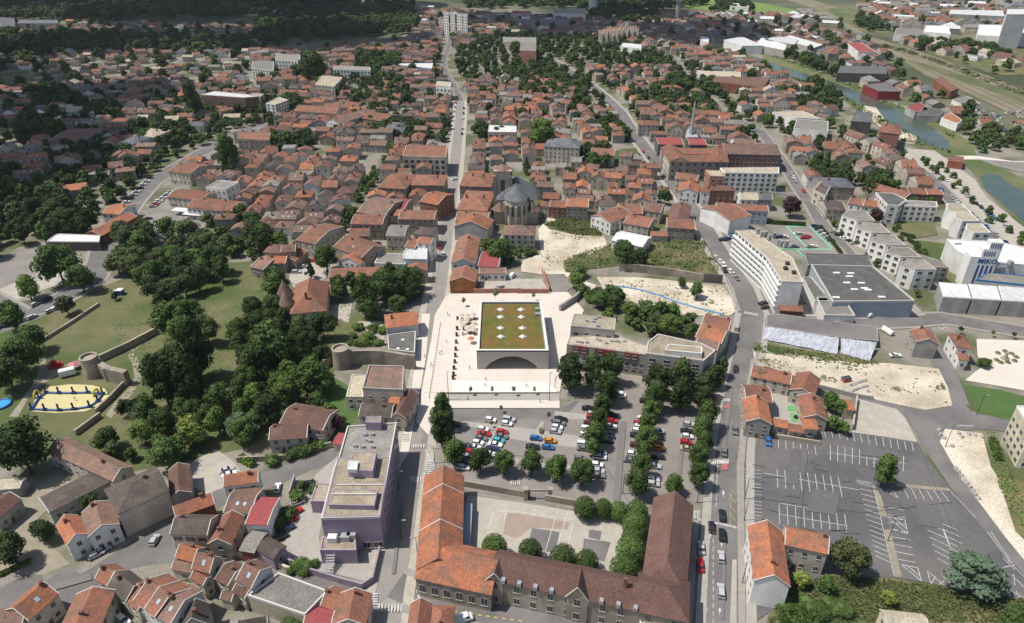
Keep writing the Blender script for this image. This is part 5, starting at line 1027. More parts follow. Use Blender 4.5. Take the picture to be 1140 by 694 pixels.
# white factory with tower
b, P, r = block('white_hall', 'large white factory hall with a white roof behind the lettered tower', 'building', [(1054, 267), (1066, 281), (1080, 287), (1100, 292), (1190, 300), (1190, 290), (1112, 270)], 11, 'white', 'white', par=.5, parmat=WHITEP)
roofbox(r, b, r5(1000, 380), 11.1, 2.0, METAL, 'roof_vent', (1.5, 2.5)); roofbox(r, b, r5(940, 405), 11.1, .8, METAL, 'roof_vent', (4, .8)); roofbox(r, b, r5(600, 225), 11.1, .8, METAL, 'roof_vent', (3, .5))
b, P, r = block('stripe_block', 'white low office with a blue line and dark square windows below the factory hall', 'building', [r5(*q_) for q_ in ((735, 500), (1200, 550), (1200, 478), (830, 442))], 8, 'white', 'grey', par=.5, parmat=M('blue_edge', (.05, .19, .40)))
L = max(range(len(P)), key=lambda i: P[(i + 1) % len(P)][0] - P[i][0]); windows(b, P[L], P[(L + 1) % len(P)], (3.2,), 11, 2.2, 2.0)
pb = at(*r5(722, 556), 0); TW = empty('lettered_tower', (pb.x, pb.y - 1, 0), R(-8), label='white factory tower with dark stripes and lettering on its face', cat='tower'); mark(rectpts(pb.x, pb.y, 12, 12, 0))
m_ = MB(); m_.box(-6.5, 5, 0, 6, 0, 16); m_.box(-2.5, 5, .01, 5, 16, 20); m_.box(-.3, 5, .02, 4, 20, 23.5); m_.build('wall', WA['white'], TW)
BL = M('sign_blue', (.03, .07, .20))
for k in range(4): m_ = MB(); m_.box(-2.6 + k * 1.9, -1.7 + k * 1.9, -.08, -.005, 2.5, 11.8); m_.build('stripe', BL, TW)
for zz in (16.6, 20.5):
    for k in range(5): m_ = MB(); m_.box(-.2 + k * 1.0 - (1.4 if zz < 20 else 0), .25 + k * 1.0 - (1.4 if zz < 20 else 0), -.08, -.005, zz, zz + 2.3); m_.build('stripe', BL, TW)
tx_ = bpy.data.curves.new('lettering', 'FONT'); tx_.body = 'MIKO'; tx_.size = 3.3; tx_.extrude = .06; tx_.offset = .06; tx_.align_x = 'CENTER'
to_ = bpy.data.objects.new('tmp', tx_); COL.objects.link(to_); dg = bpy.context.evaluated_depsgraph_get(); dg.update(); me_ = bpy.data.meshes.new_from_object(to_.evaluated_get(dg)); bpy.data.objects.remove(to_)
me_.materials.clear(); me_.materials.append(BL); lt = link('lettering', me_, TW, (1.0, -.1, 12.9)); lt.rotation_euler = (R(90), 0, 0); lt['label'] = 'large dark blue letters across the tower face'
for k in range(4):
    x0 = 1048 + k * 33; b, P, r = block('vaulted_hall', '%s from the left of the white-roofed hall bays below the factory tower' % nth(k + 1), 'hall', [(x0 + 2, 331 + k * 2), (x0 + 33, 333 + k * 2), (x0 + 28, 317.5 + k * 2), (x0 - 3, 315 + k * 2)], 7.5, 'grey', 'white', par=.3, parmat=WHITEP, group='white-roofed hall bays')
    m_ = MB(); I = inset(P, .4); c_ = [sum(p_[i] for p_ in P) / 4 for i in (0, 1)]; m_.prism(I, 7.45, 7.9); m_.build('roof_panel', RO['white'], r)
# distant landmarks
def simple(z, pts, h, wall, roof, name, label, cat='building'): return block(name, label, cat, [z(*q_) for q_ in pts], h, wall, roof, par=.3)
p = at(*t3(735, 90), 0); e = empty('water_tower', (p.x, p.y, 0), label='slim pale water tower standing near the top right of centre', cat='water tower'); m_ = MB(); m_.frustum((0, 0), 4.5, 4, 0, 30, 16); m_.build('shaft', WA['concrete'], e); m_ = MB(); m_.frustum((0, 0), 5, 8, 30, 33, 16); m_.frustum((0, 0), 8, 8, 33, 41, 16); m_.build('tank', WA['white'], e)
p = at(*t3(377, 60), 0); e = empty('water_tower', (p.x, p.y, 0), label='pale cylindrical tower at the far top edge near the centre', cat='water tower'); m_ = MB(); m_.frustum((0, 0), 7, 7, 0, 40, 16); m_.build('shaft', WA['white'], e); m_ = MB(); m_.frustum((0, 0), 7.5, 7.5, 40, 44, 16); m_.build('tank', WA['white'], e)
simple(t4, ((1068, 62), (1160, 62), (1160, 40), (1070, 40)), 42, 'white', 'white', 'grain_silo', 'tall white silo block in the top right corner', 'silo')
simple(t4, ((945, 150), (1180, 160), (1160, 110), (950, 105)), 12, 'white', 'white', 'factory_hall', 'long white factory hall with blue grey front, top right')
simple(t4, ((820, 60), (1060, 70), (1050, 45), (830, 42)), 11, 'grey', 'white', 'factory_hall', 'long pale factory roof below the silo, top right'); simple(t4, ((715, 135), (830, 145), (820, 112), (725, 108)), 11, 'white', 'white', 'factory_hall', 'white cube factory left of the long white hall, top right')
simple(t4, ((390, 182), (440, 222), (515, 222), (450, 180)), 9, 'white', 'red', 'warehouse', 'white warehouse with a dull red roof beside the railway'); simple(t4, ((760, 340), (830, 388), (865, 375), (790, 328)), 7, 'brick', 'terra', 'warehouse', 'long orange red roofed warehouse parallel to the railway')
simple(t4, ((0, 190), (130, 215), (135, 190), (30, 160)), 9, 'grey', 'white', 'warehouse', 'left one of the big white warehouse roofs by the canal'); simple(t4, ((40, 170), (170, 190), (185, 170), (90, 152)), 9, 'grey', 'white', 'warehouse', 'right one of the big white warehouse roofs by the canal'); simple(t4, ((100, 165), (250, 205), (290, 190), (150, 150)), 8, 'grey', 'white', 'warehouse', 'slanted white warehouse roof behind the dark canal trees')
simple(t4, ((350, 310), (560, 315), (560, 282), (360, 280)), 9, 'dark', 'asphalt', 'warehouse', 'long dark industrial hall on the far canal bank'); simple(t4, ((460, 360), (525, 388), (620, 390), (560, 348)), 8, 'red', 'asphalt', 'warehouse', 'dark roofed hall with red side panels beside the canal'); simple(t4, ((640, 455), (680, 475), (740, 465), (700, 432)), 6, 'grey', 'red', 'warehouse', 'dull red roofed workshop on the far canal bank'); simple(t4, ((685, 490), (780, 492), (805, 470), (720, 450)), 6, 'grey', 'asphalt', 'warehouse', 'grey roofed workshop right of the dull red one'); simple(t4, ((790, 500), (860, 525), (880, 510), (830, 478)), 6, 'white', 'orange', 'house', 'orange roofed lock house near the scrapyard'); simple(t4, ((835, 425), (880, 445), (955, 440), (900, 410)), 6, 'white', 'grey', 'warehouse', 'white office above the scrapyard by the railway')
simple(t4, ((820, 682), (885, 690), (885, 665), (825, 660)), 5, 'brick', 'terra', 'house', 'small red roofed house alone beside the canal bridge'); simple(t4, ((590, 145), (740, 155), (740, 125), (600, 120)), 9, 'white', 'grey', 'factory_hall', 'grey white factory near the green hillside, top right')
simple(t4, ((165, 545), (310, 560), (312, 515), (180, 505)), 10, 'white', 'grey', 'block_of_flats', 'white slab of flats beside the dark round tree, right of centre'); simple(t4, ((75, 475), (175, 500), (280, 505), (200, 470)), 9, 'white', 'tan', 'block_of_flats', 'row of small white flats behind the white slab, right of centre')
simple(t4, ((410, 515), (495, 520), (500, 480), (430, 470)), 14, 'dark', 'slate', 'block_of_flats', 'dark glass and slate twin buildings beside the canal, right of centre'); H(t4, (530, 560), (615, 570), (615, 530), 12, 3, 'terra', 'brick', 'tall brick house with a red hipped roof by the canal bend', kind='hip')
simple(t3, ((880, 345), (1100, 372), (1130, 330), (900, 325)), 9, 'brick', 'brown', 'factory_hall', 'sprawling dark brown factory roofs left of the canal'); simple(t3, ((870, 325), (1005, 330), (1005, 305), (820, 300)), 6, 'white', 'tan', 'factory_hall', 'pale factory roof with blue edge above the dark brown roofs')
simple(t3, ((500, 198), (585, 208), (585, 190), (505, 182)), 8, 'white', 'white', 'factory_hall', 'small bright white hall in the upper centre'); simple(t3, ((0, 178), (140, 185), (140, 160), (0, 158)), 10, 'cream', 'grey', 'block_of_flats', 'pale block among the shaded roofs, upper centre'); simple(t3, ((70, 215), (140, 218), (140, 185), (75, 180)), 15, 'pink', 'grey', 'block_of_flats', 'pinkish cube of flats in the upper centre')
for k in range(8): simple(t3, ((405 + k * 22, 140 - k * 3), (422 + k * 22, 141 - k * 3), (422 + k * 22, 130 - k * 3), (405 + k * 22, 129 - k * 3)), 18, 'cream', 'terra', 'block_of_flats', '%s from the left in the far row of cream towers below the woodland' % nth(k + 1))
simple(t3, ((45, 100), (280, 108), (280, 82), (50, 80)), 7, 'grey', 'slate', 'factory_hall', 'wide grey industrial roofs in the shade near the top centre'); simple(t3, ((210, 55), (350, 62), (350, 40), (215, 38)), 10, 'white', 'grey', 'factory_hall', 'long white arcaded building at the woodland edge, top centre'); simple(t3, ((35, 58), (120, 60), (120, 48), (40, 46)), 8, 'cream', 'red', 'warehouse', 'red roofed hall at the woodland edge, top centre'); simple(t3, ((960, 25), (1040, 30), (1040, 18), (965, 14)), 8, 'white', 'white', 'warehouse', 'white hall near the green slope at the top')
simple(t3, ((835, 170), (870, 180), (870, 160), (838, 155)), 12, 'white', 'white', 'warehouse', 'white box warehouse at the canal head, top right of centre'); simple(t3, ((935, 170), (1010, 195), (1100, 195), (1010, 155)), 10, 'white', 'white', 'warehouse', 'big bright white warehouse at the canal head'); simple(t1, ((75, 100), (245, 100), (245, 85), (80, 85)), 8, 'grey', 'slate', 'warehouse', 'long dim industrial roof at the far left')
simple(t1, ((0, 110), (60, 112), (60, 78), (5, 75)), 10, 'grey', 'slate', 'warehouse', 'dim blue grey factory at the far left edge')

# ------------------------------------------------------------------ rows and quarters of houses
KEYS = ['terra'] * 7 + ['orange'] * 2 + ['old'] * 5 + ['brown'] * 3 + ['dark', 'grey']
WK = ['cream'] * 5 + ['beige'] * 3 + ['white'] * 2 + ['stone'] * 3 + ['grey'] * 2
RN = dict(terra='terracotta', orange='orange', old='weathered', brown='brown', dark='dark grey', slate='slate', grey='flat grey')
KFAR = ['terra'] * 5 + ['old'] * 5 + ['brown'] * 3 + ['dark', 'slate', 'grey', 'orange', 'tan']
CAND = []
def inpoly(x, y, P):
    r_ = False
    for i in range(len(P)):
        (xa, ya), (xb, yb) = P[i - 1], P[i]
        if (ya > y) != (yb > y) and x < (xb - xa) * (y - ya) / ((yb - ya) or 1e-9) + xa: r_ = not r_
    return r_
def free(pts, cx, cy, w, d, rz):
    for fx in (-.48, 0, .48):
        for fy in (-.48, 0, .48):
            c, s = math.cos(rz), math.sin(rz); x = cx + fx * w * c - fy * d * s; y = cy + fx * w * s + fy * d * c
            if occ(x, y) : return False
    return True
def quarter(zone, px, d0, d1, w=9.5, d=11, dens=.9, gap=1.5, lane=5.0, hmin=5, hmax=8.5, jit=.06, keys=KEYS, walls=WK, run=7, flat=.04):
    """houses in back-to-back rows inside a traced quarter, rows parallel to the pixel direction d0-d1"""
    P = [at(*p) for p in px]; PP = [(p.x, p.y) for p in P]; A, B = at(*d0), at(*d1); a = math.atan2(B.y - A.y, B.x - A.x)
    c, s = math.cos(a), math.sin(a); U = [(x * c + y * s, -x * s + y * c) for x, y in PP]
    u0, u1 = min(u for u, v in U), max(u for u, v in U); v0, v1 = min(v for u, v in U), max(v for u, v in U); v = v0 + d / 2; row = 0
    while v < v1:
        u = u0 + random.uniform(0, w); n = 0
        while u < u1:
            ww = w * random.uniform(.7, 1.4); dd = d * random.uniform(.8, 1.08)
            x, y = (u + ww / 2) * c - v * s, (u + ww / 2) * s + v * c; hh_ = random.uniform(hmin, hmax); rz = a + random.uniform(-jit, jit)
            if random.random() < dens and inpoly(x, y, PP) and free(None, x, y, ww, dd, rz):
                sp = dict(x=x, y=y, w=ww, d=dd, rz=rz, h=hh_, rise=dd * random.uniform(.17, .27), roof=random.choice(keys), wall=random.choice(walls), kind='hip' if random.random() < .18 else 'gable', ridge='x' if random.random() < .72 else 'y', chim=random.choice((0, 1, 1, 2)), zone=zone)
                if sp['ridge'] == 'y': sp['rise'] = ww * random.uniform(.2, .3)
                if random.random() < flat: sp.update(kind='flat', roof='grey')
                CAND.append(sp); mark(rectpts(x, y, ww, dd, rz))
            u += ww + (gap if gap < 1 else random.uniform(.3, gap)); n += 1
            if n % run == 0: u += lane
        v += d + (.6 if row % 2 == 0 else lane); row += 1
DENSE = dict(w=8.4, d=10, dens=.95, gap=.05, lane=2.6, jit=.09)
SUB = dict(w=10, d=9, dens=.62, gap=8, lane=9, hmin=3.5, hmax=6, jit=.3)
CL_ = [([(40, 104), (78, 106), (84, 120), (44, 119)], 9), ([(150, 148), (205, 146), (210, 160), (160, 168)], 9), ([(285, 118), (330, 116), (335, 128), (290, 130)], 9), ([(90, 125), (130, 124), (135, 136), (95, 138)], 9), ([(20, 138), (60, 138), (70, 152), (20, 154)], 9), ([(300, 158), (345, 156), (350, 168), (300, 172)], 8), ([(528, 148), (560, 146), (562, 158), (530, 160)], 8), ([(640, 176), (672, 172), (678, 186), (648, 190)], 8), ([(745, 92), (790, 94), (800, 106), (750, 104)], 9), ([(905, 190), (940, 192), (945, 206), (910, 205)], 8), ([(955, 205), (985, 200), (995, 214), (965, 220)], 8), ([(400, 70), (440, 68), (445, 80), (400, 82)], 10)]
for p_, s_ in CL_: mark([at(*q) for q in p_])
# nearer quarters (drawn first so that they get their places)
quarter('the quarter left of the tree-lined boulevard', [(200, 190), (262, 150), (300, 160), (400, 175), (400, 215), (372, 262), (350, 290), (330, 300), (300, 270), (255, 262), (232, 240), (215, 205)], (372, 262), (405, 196), **DENSE)
quarter('the quarter between boulevard and main street', [(396, 270), (412, 235), (424, 200), (440, 160), (496, 155), (498, 200), (486, 260), (476, 320), (440, 320), (400, 300)], (484, 270), (498, 200), **DENSE)
quarter('the rows between main street and church', [(512, 250), (520, 200), (525, 160), (528, 130), (600, 130), (610, 165), (600, 200), (590, 190), (560, 176), (548, 190), (545, 250)], (508, 240), (518, 170), **DENSE)
quarter('the quarter behind and right of the church', [(598, 245), (590, 195), (590, 150), (640, 150), (700, 168), (740, 210), (760, 232), (790, 262), (770, 262), (690, 262), (672, 250), (640, 238)], (600, 215), (660, 218), **DENSE)
quarter('the strip left of the upper avenue', [(610, 130), (650, 120), (690, 130), (708, 162), (660, 160), (610, 150)], (650, 90), (700, 150), w=9, d=9, dens=.85, gap=2, lane=4.5)
quarter('the houses between avenue and courtyard hall', [(705, 120), (760, 118), (800, 128), (850, 150), (868, 180), (858, 165), (800, 160), (735, 160), (720, 150)], (700, 145), (830, 150), w=11, d=10, dens=.85, gap=3, lane=4)
quarter('gardens right of the marked car park', [(875, 165), (920, 160), (990, 175), (1040, 205), (1060, 235), (1000, 240), (930, 225), (900, 215)], (875, 165), (905, 215), w=11, d=10, dens=.7, gap=5, lane=6)
quarter('the houses left of the canal', [(850, 145), (900, 120), (960, 140), (1010, 165), (1040, 200), (990, 205), (930, 180), (880, 170)], (850, 140), (1000, 195), w=11, d=10, dens=.8, gap=3, lane=5)
quarter('the rows above the white quayside terrace', [(1000, 215), (1035, 205), (1060, 240), (1040, 250), (1010, 240)], (1000, 165), (1060, 230), w=10, d=10, dens=.6, gap=3, lane=5)
quarter('below the dark left wood', [(0, 170), (60, 165), (150, 160), (160, 190), (120, 215), (95, 240), (70, 215), (0, 200)], (40, 190), (130, 180), w=12, d=10, dens=.5, gap=8, lane=8)
quarter('the left garden suburb', [(0, 105), (60, 95), (220, 100), (300, 110), (300, 140), (240, 160), (190, 185), (160, 180), (60, 160), (0, 165)], (20, 130), (240, 125), w=10, d=9.5, dens=.74, gap=5, lane=6, hmin=4.5, hmax=7.5, keys=KFAR)
quarter('the quarter below the broad white flats', [(290, 110), (360, 95), (500, 100), (505, 155), (440, 160), (410, 175), (300, 158), (262, 148)], (330, 130), (480, 135), w=10, d=10, dens=.86, gap=1.5, lane=4.5)
quarter('the rows right of the upper main street', [(520, 130), (518, 95), (600, 92), (640, 105), (640, 125), (600, 130)], (530, 110), (620, 112), **DENSE)
quarter('the roofs right of the avenue curve', [(650, 80), (740, 78), (800, 120), (860, 145), (840, 120), (780, 118), (700, 118)], (760, 90), (830, 135), w=11, d=10, dens=.7, gap=4, lane=5)
# far quarters
quarter('far', [(500, 95), (500, 60), (560, 40), (680, 45), (780, 80), (860, 135), (880, 125), (900, 105), (860, 80), (800, 60), (740, 32), (560, 26), (500, 26), (470, 30), (440, 60), (420, 95)], (560, 70), (700, 72), w=11, d=10, dens=.86, gap=2.5, lane=6, hmax=9, keys=KFAR)
quarter('far', [(280, 60), (470, 50), (500, 95), (380, 98), (290, 105)], (300, 80), (480, 75), w=11, d=10, dens=.8, gap=3, lane=7, keys=KFAR)
quarter('far', [(-80, 60), (0, 55), (150, 58), (280, 60), (300, 105), (200, 98), (90, 92), (60, 88), (-40, 85)], (0, 95), (220, 85), **{**SUB, 'dens': .6, 'keys': KFAR})
quarter('far', [(-100, 30), (0, 24), (130, 26), (270, 30), (300, 40), (290, 52), (200, 45), (0, 42), (-100, 44)], (0, 35), (200, 35), **{**SUB, 'dens': .6, 'w': 14})
quarter('far', [(300, 14), (470, 10), (560, 18), (700, 22), (800, 26), (900, 36), (960, 60), (900, 62), (800, 48), (700, 34), (520, 30), (400, 22), (300, 20)], (500, 25), (800, 30), **{**SUB, 'dens': .8, 'w': 12, 'd': 11, 'lane': 7, 'gap': 5, 'keys': KFAR + ['white']})
quarter('far', [(870, 25), (960, 45), (1000, 80), (1030, 110), (1080, 140), (1000, 118), (930, 85), (880, 66), (840, 55)], (900, 60), (1000, 110), w=15, d=12, dens=.65, gap=7, lane=8, keys=['grey', 'terra', 'slate', 'brown'])
quarter('far', [(1040, 62), (1100, 70), (1180, 88), (1180, 78), (1100, 58), (1040, 50)], (1040, 62), (1140, 80), w=16, d=13, dens=.7, gap=8, lane=8, hmax=6, keys=['terra', 'brown', 'tan'])
quarter('far', [(960, 6), (1120, 8), (1180, 30), (1180, 50), (1080, 40), (990, 34), (960, 20)], (960, 20), (1100, 25), w=22, d=17, dens=.75, gap=9, lane=9, keys=['white', 'grey', 'terra', 'slate'])
quarter('far', [(760, 8), (900, 14), (950, 30), (880, 30), (760, 24)], (760, 18), (900, 24), w=18, d=15, dens=.7, gap=8, lane=8, keys=['white', 'grey', 'terra'])
quarter('far', [(1080, 110), (1140, 140), (1180, 170), (1140, 175), (1060, 140), (1020, 118)], (1040, 120), (1140, 165), w=13, d=11, dens=.25, gap=10, lane=12)
quarter('far', [(985, 52), (1040, 66), (1100, 84), (1100, 78), (1040, 56), (990, 44)], (985, 52), (1090, 82), w=14, d=12, dens=.5, gap=9, lane=8, keys=KFAR)
quarter('far', [(1000, 0), (1200, 0), (1240, 24), (1180, 30), (1000, 6)], (1000, 6), (1180, 20), w=30, d=22, dens=.6, gap=14, lane=14, keys=['white', 'grey', 'slate', 'tan'])
for c_ in CAND: q_ = pix((c_['x'], c_['y'], c_['h'])); c_['px'] = q_; c_['big'] = q_[2] * math.sqrt(c_['w'] * c_['d']); c_['vis'] = -20 < q_[0] < 1160 and -10 < q_[1] < 704
vis = [c_ for c_ in CAND if c_['vis']]; NMAN = sum(1 for o in COL.objects if o.name.startswith('house') and o.parent is None)
vis.sort(key=lambda c_: -c_['big']); ONE = vis[:max(0, 300 - NMAN)]; REST = vis[max(0, 300 - NMAN):]
rank = {}
ONE.sort(key=lambda c_: -c_['px'][1])
for c_ in ONE:
    z_ = c_['zone'] if c_['zone'] != 'far' else 'the far side of the town'; k_ = (z_, c_['roof']); rank[k_] = rank.get(k_, 0) + 1; n_ = rank[k_]
    lab = '%s %s roof from the front in %s' % (nth(n_), RN.get(c_['roof'], c_['roof']), z_)
    house(rect=(c_['x'], c_['y'], c_['w'], c_['d'], c_['rz']), h=c_['h'], rise=c_['rise'], roof=c_['roof'], wall=c_['wall'], kind=c_['kind'], ridge=c_['ridge'], label=lab, group='houses in ' + z_, detail=1, chim=c_['chim'] + (1 if c_['w'] > 9 else 0), skyl=random.choice((0, 0, 1, 2)) if c_['kind'] == 'gable' else 0, door=False)
# the rest of the roofscape as one mass
acc = {}
def addq(key, pts):
    V, F = acc.setdefault(key, ([], [])); k = len(V); V.extend(pts); F.append(tuple(range(k, k + len(pts))))
for c_ in REST:
    w_, d_, h_, ri = c_['w'] / 2, c_['d'] / 2, c_['h'], c_['rise']; cs, sn = math.cos(c_['rz']), math.sin(c_['rz'])
    T = lambda x, y, z: (c_['x'] + x * cs - y * sn, c_['y'] + x * sn + y * cs, z)
    wk, rk = ('w', c_['wall']), ('r', c_['roof'])
    if c_['kind'] == 'flat':
        for a_, b_ in (((-w_, -d_), (w_, -d_)), ((w_, -d_), (w_, d_)), ((w_, d_), (-w_, d_)), ((-w_, d_), (-w_, -d_))): addq(wk, [T(*a_, 0), T(*b_, 0), T(*b_, h_), T(*a_, h_)])
        addq(rk, [T(-w_, -d_, h_), T(w_, -d_, h_), T(w_, d_, h_), T(-w_, d_, h_)])
    else:
        if c_['ridge'] == 'y': S_ = lambda x, y, z: T(-y, x, z); a2, b2 = d_, w_
        else: S_ = T; a2, b2 = w_, d_
        hp = min(b2, a2 * .8) if c_['kind'] == 'hip' else 0
        addq(wk, [S_(-a2, -b2, 0), S_(a2, -b2, 0), S_(a2, -b2, h_), S_(-a2, -b2, h_)]); addq(wk, [S_(a2, b2, 0), S_(-a2, b2, 0), S_(-a2, b2, h_), S_(a2, b2, h_)])
        for s in (1, -1): addq(wk, [S_(s * a2, -s * b2, 0), S_(s * a2, s * b2, 0), S_(s * a2, s * b2, h_), S_(s * (a2 - hp), 0, h_ + ri - .02), S_(s * a2, -s * b2, h_)] if not hp else [S_(s * a2, -s * b2, 0), S_(s * a2, s * b2, 0), S_(s * a2, s * b2, h_), S_(s * a2, -s * b2, h_)])
        o_ = .3; X_ = a2 + .2
        addq(rk, [S_(-X_, -b2 - o_, h_ - .1), S_(X_, -b2 - o_, h_ - .1), S_(X_ - hp, 0, h_ + ri), S_(-X_ + hp, 0, h_ + ri)]); addq(rk, [S_(X_, b2 + o_, h_ - .1), S_(-X_, b2 + o_, h_ - .1), S_(-X_ + hp, 0, h_ + ri), S_(X_ - hp, 0, h_ + ri)])
        if hp:
            for s in (1, -1): addq(rk, [S_(s * X_, -s * (b2 + o_), h_ - .1), S_(s * X_, s * (b2 + o_), h_ - .1), S_(s * (X_ - hp), 0, h_ + ri)])
        if c_['chim']:
            x_, y_ = a2 * random.uniform(-.8, .8), random.uniform(-1, 1)
            for a_, b_ in (((-.4, -.4), (.4, -.4)), ((.4, -.4), (.4, .4)), ((.4, .4), (-.4, .4)), ((-.4, .4), (-.4, -.4))): addq(('c', 0), [S_(x_ + a_[0], y_ + a_[1], h_), S_(x_ + b_[0], y_ + b_[1], h_), S_(x_ + b_[0], y_ + b_[1], h_ + ri + 1), S_(x_ + a_[0], y_ + a_[1], h_ + ri + 1)])
    for z_ in ([1.0, 3.8] if h_ > 5.5 else [1.0]):
        n_ = max(1, int(c_['w'] / 3))
        for i in range(n_):
            x_ = -w_ + 2 * w_ * (i + .5) / n_; addq(('g', 0), [T(x_ - .5, -d_ - .03, z_), T(x_ + .5, -d_ - .03, z_), T(x_ + .5, -d_ - .03, z_ + 1.4), T(x_ - .5, -d_ - .03, z_ + 1.4)])
V, F, MI, mats = [], [], [], []
for key, (v_, f_) in acc.items():
    mats.append(GLASS if key[0] == 'g' else CHIM if key[0] == 'c' else (WA if key[0] == 'w' else RO)[key[1]]); k = len(V); V += v_; F += [tuple(i + k for i in f) for f in f_]; MI += [len(mats) - 1] * len(f_)
me_ = bpy.data.meshes.new('distant_houses'); me_.from_pydata(V, [], F)
for m_ in mats: me_.materials.append(m_)
me_.polygons.foreach_set('material_index', MI); 
ca = me_.color_attributes.new('shade', 'FLOAT_COLOR', 'POINT') if False else None
tag(link('distant_houses', me_), 'distant mass of small tiled roofs filling the far town', 'houses', kind='stuff')
print('HOUSES manual', NMAN, 'individual', len(ONE), 'rest', len(REST))
# ------------------------------------------------------------------ trees
def fol(name, a, b_): return M(name, a, b_, 3.5, rough=.75, rand=.34, fine=.25, spec=.15)
FO = dict(dark=fol('foliage_dark', (.036, .060, .018), (.055, .086, .026)), mid=fol('foliage_mid', (.056, .098, .025), (.085, .132, .036)), light=fol('foliage_light', (.085, .135, .03), (.11, .16, .04)), olive=fol('foliage_olive', (.075, .095, .035), (.10, .12, .045)),
    cedar=fol('foliage_blue', (.075, .12, .075), (.105, .15, .10)), yellow=fol('foliage_yellow', (.16, .21, .045), (.20, .25, .06)), purple=fol('foliage_purple', (.045, .022, .025), (.065, .03, .035)), pale=fol('foliage_pale', (.15, .19, .08), (.19, .22, .10)))
BARK = M('bark', (.11, .085, .06), (.07, .055, .04), 4, rough=.95)
def crown_geo(rng, shape, nl, ls, nc=16):
    """leaf quads on the outside of clumps spread through the crown; unit tree: height 1, crown radius .5"""
    cl = []
    z0, z1 = dict(broad=(.34, .86), tall=(.24, .90), ball=(.5, .6), cone=(.2, .9), cedar=(.3, .85), sapling=(.55, .85), bush=(.28, .6))[shape]
    for i in range(nc):
        t = (i + .5) / nc; z = z0 + (z1 - z0) * t; a = i * 2.4 + rng.uniform(-.5, .5)
        R_ = dict(broad=.32 * math.sin(math.pi * (.18 + .78 * t)) ** .6, tall=.30 * math.sin(math.pi * (.2 + .74 * t)) ** .5, ball=.02, cone=.38 * (1.02 - t), cedar=.36 * (1.05 - t) ** .6, sapling=.22, bush=.28)[shape] * rng.uniform(.6, 1.05)
        if i % 4 == 3: R_ *= .35
        r_ = dict(broad=.19, tall=.18, ball=.47, cone=.14 * (1.25 - t), cedar=.17 * (1.2 - t * .6), sapling=.13, bush=.24)[shape] * rng.uniform(.8, 1.2)
        r_ *= rng.uniform(.72, 1.22) if shape != 'ball' else 1; cl.append((R_ * math.cos(a), R_ * math.sin(a), z, r_))
        if shape == 'ball': break
    V, F = [], []; per = max(1, nl // len(cl)); zs = dict(ball=1.0, cedar=.45, broad=.62, tall=.62).get(shape, .65)
    for (cx, cy, cz, r_) in cl:
        # inner mass of each clump: rough low ball so that the crown is not see-through everywhere
        k = len(V); rings = [(-.75, .6), (0, .88), (.75, .6)]
        for zz, q in rings:
            for j in range(6): a = j * 1.047 + zz; w_ = rng.uniform(.62, .88) if shape != 'ball' else rng.uniform(.9, .98); V.append((cx + r_ * q * w_ * math.cos(a), cy + r_ * q * w_ * math.sin(a), cz + r_ * zs * zz * .85))
        V.append((cx, cy, cz + r_ * zs * .85)); V.append((cx, cy, cz - r_ * zs * .8))
        for q in range(2):
            for j in range(6): j2 = (j + 1) % 6; F.append((k + q * 6 + j, k + q * 6 + j2, k + q * 6 + 6 + j2, k + q * 6 + 6 + j))
        for j in range(6): F.append((k + 12 + j, k + 12 + (j + 1) % 6, k + 18)); F.append((k + (j + 1) % 6, k + j, k + 19))
        for _ in range(per):
            u = rng.uniform(-.75, 1); a = rng.uniform(0, 6.283); q = math.sqrt(max(0, 1 - u * u)); rr = r_ * (rng.uniform(.82, 1.12) if shape != 'ball' else rng.uniform(.84, 1.03))
            n = Vector((q * math.cos(a), q * math.sin(a), u * (1 if shape != 'cedar' else 2))); p = Vector((cx + n.x * rr, cy + n.y * rr, cz + u * rr * zs))
            n = (n + Vector((rng.gauss(0, .45), rng.gauss(0, .45), rng.gauss(.25, .4)))).normalized(); t1 = n.orthogonal().normalized(); t1.rotate(Matrix.Rotation(rng.uniform(0, 6.28), 3, n)); t2 = n.cross(t1); s = ls * rng.uniform(.6, 1.25)
            k = len(V)
            for (x, y) in ((-1, -.55), (.2, -.8), (1, .3), (-.25, .75)): w_ = p + t1 * x * s + t2 * y * s; V.append((w_.x, w_.y, w_.z))
            F.append((k, k + 1, k + 2, k + 3))
    return V, F
TREE = {}
def tree_mesh(shape, colour, var, hi):
    key = (shape, var, hi)
    if key not in TREE:
        rng = random.Random(hash(shape) % 1 + var * 11 + len(shape)); nl, ls = ((3000, .030) if hi == 2 else (1100, .046) if hi == 1 else (260, .085))
        if shape in ('ball',): nl = int(nl * .9); ls *= .8
        if shape == 'sapling': nl //= 5; ls *= 1.3
        V, F = crown_geo(rng, shape, nl, ls, 20 if hi else 9); me = bpy.data.meshes.new('crown'); me.from_pydata(V, [], F); me.materials.append(FO['mid']); TREE[key] = me
        mb = MB(); top = .5 if shape not in ('cone', 'ball') else .7; th = .032 if shape != 'sapling' else .014
        mb.frustum((0, 0), th, th * .55, 0, top * .55, 7); mb.frustum((0, 0), th * .55, th * .2, top * .55, top + .2, 6)
        if shape in ('broad', 'tall', 'cedar'):
            for i in range(5):
                a = i * 1.26 + var; mb.tube([(0, 0, .26 + i * .03), (.2 * math.cos(a), .2 * math.sin(a), .45 + i * .04), (.3 * math.cos(a + .2), .3 * math.sin(a + .2), .56 + i * .05)], th * .3, 5)
        TREE[key + ('t',)] = mb.mesh('trunk', BARK)
    ck = key + (colour,)
    if ck not in TREE:
        m = TREE[key].copy(); m.materials[0] = FO[colour]; TREE[ck] = m
    return TREE[ck], TREE[key + ('t',)]
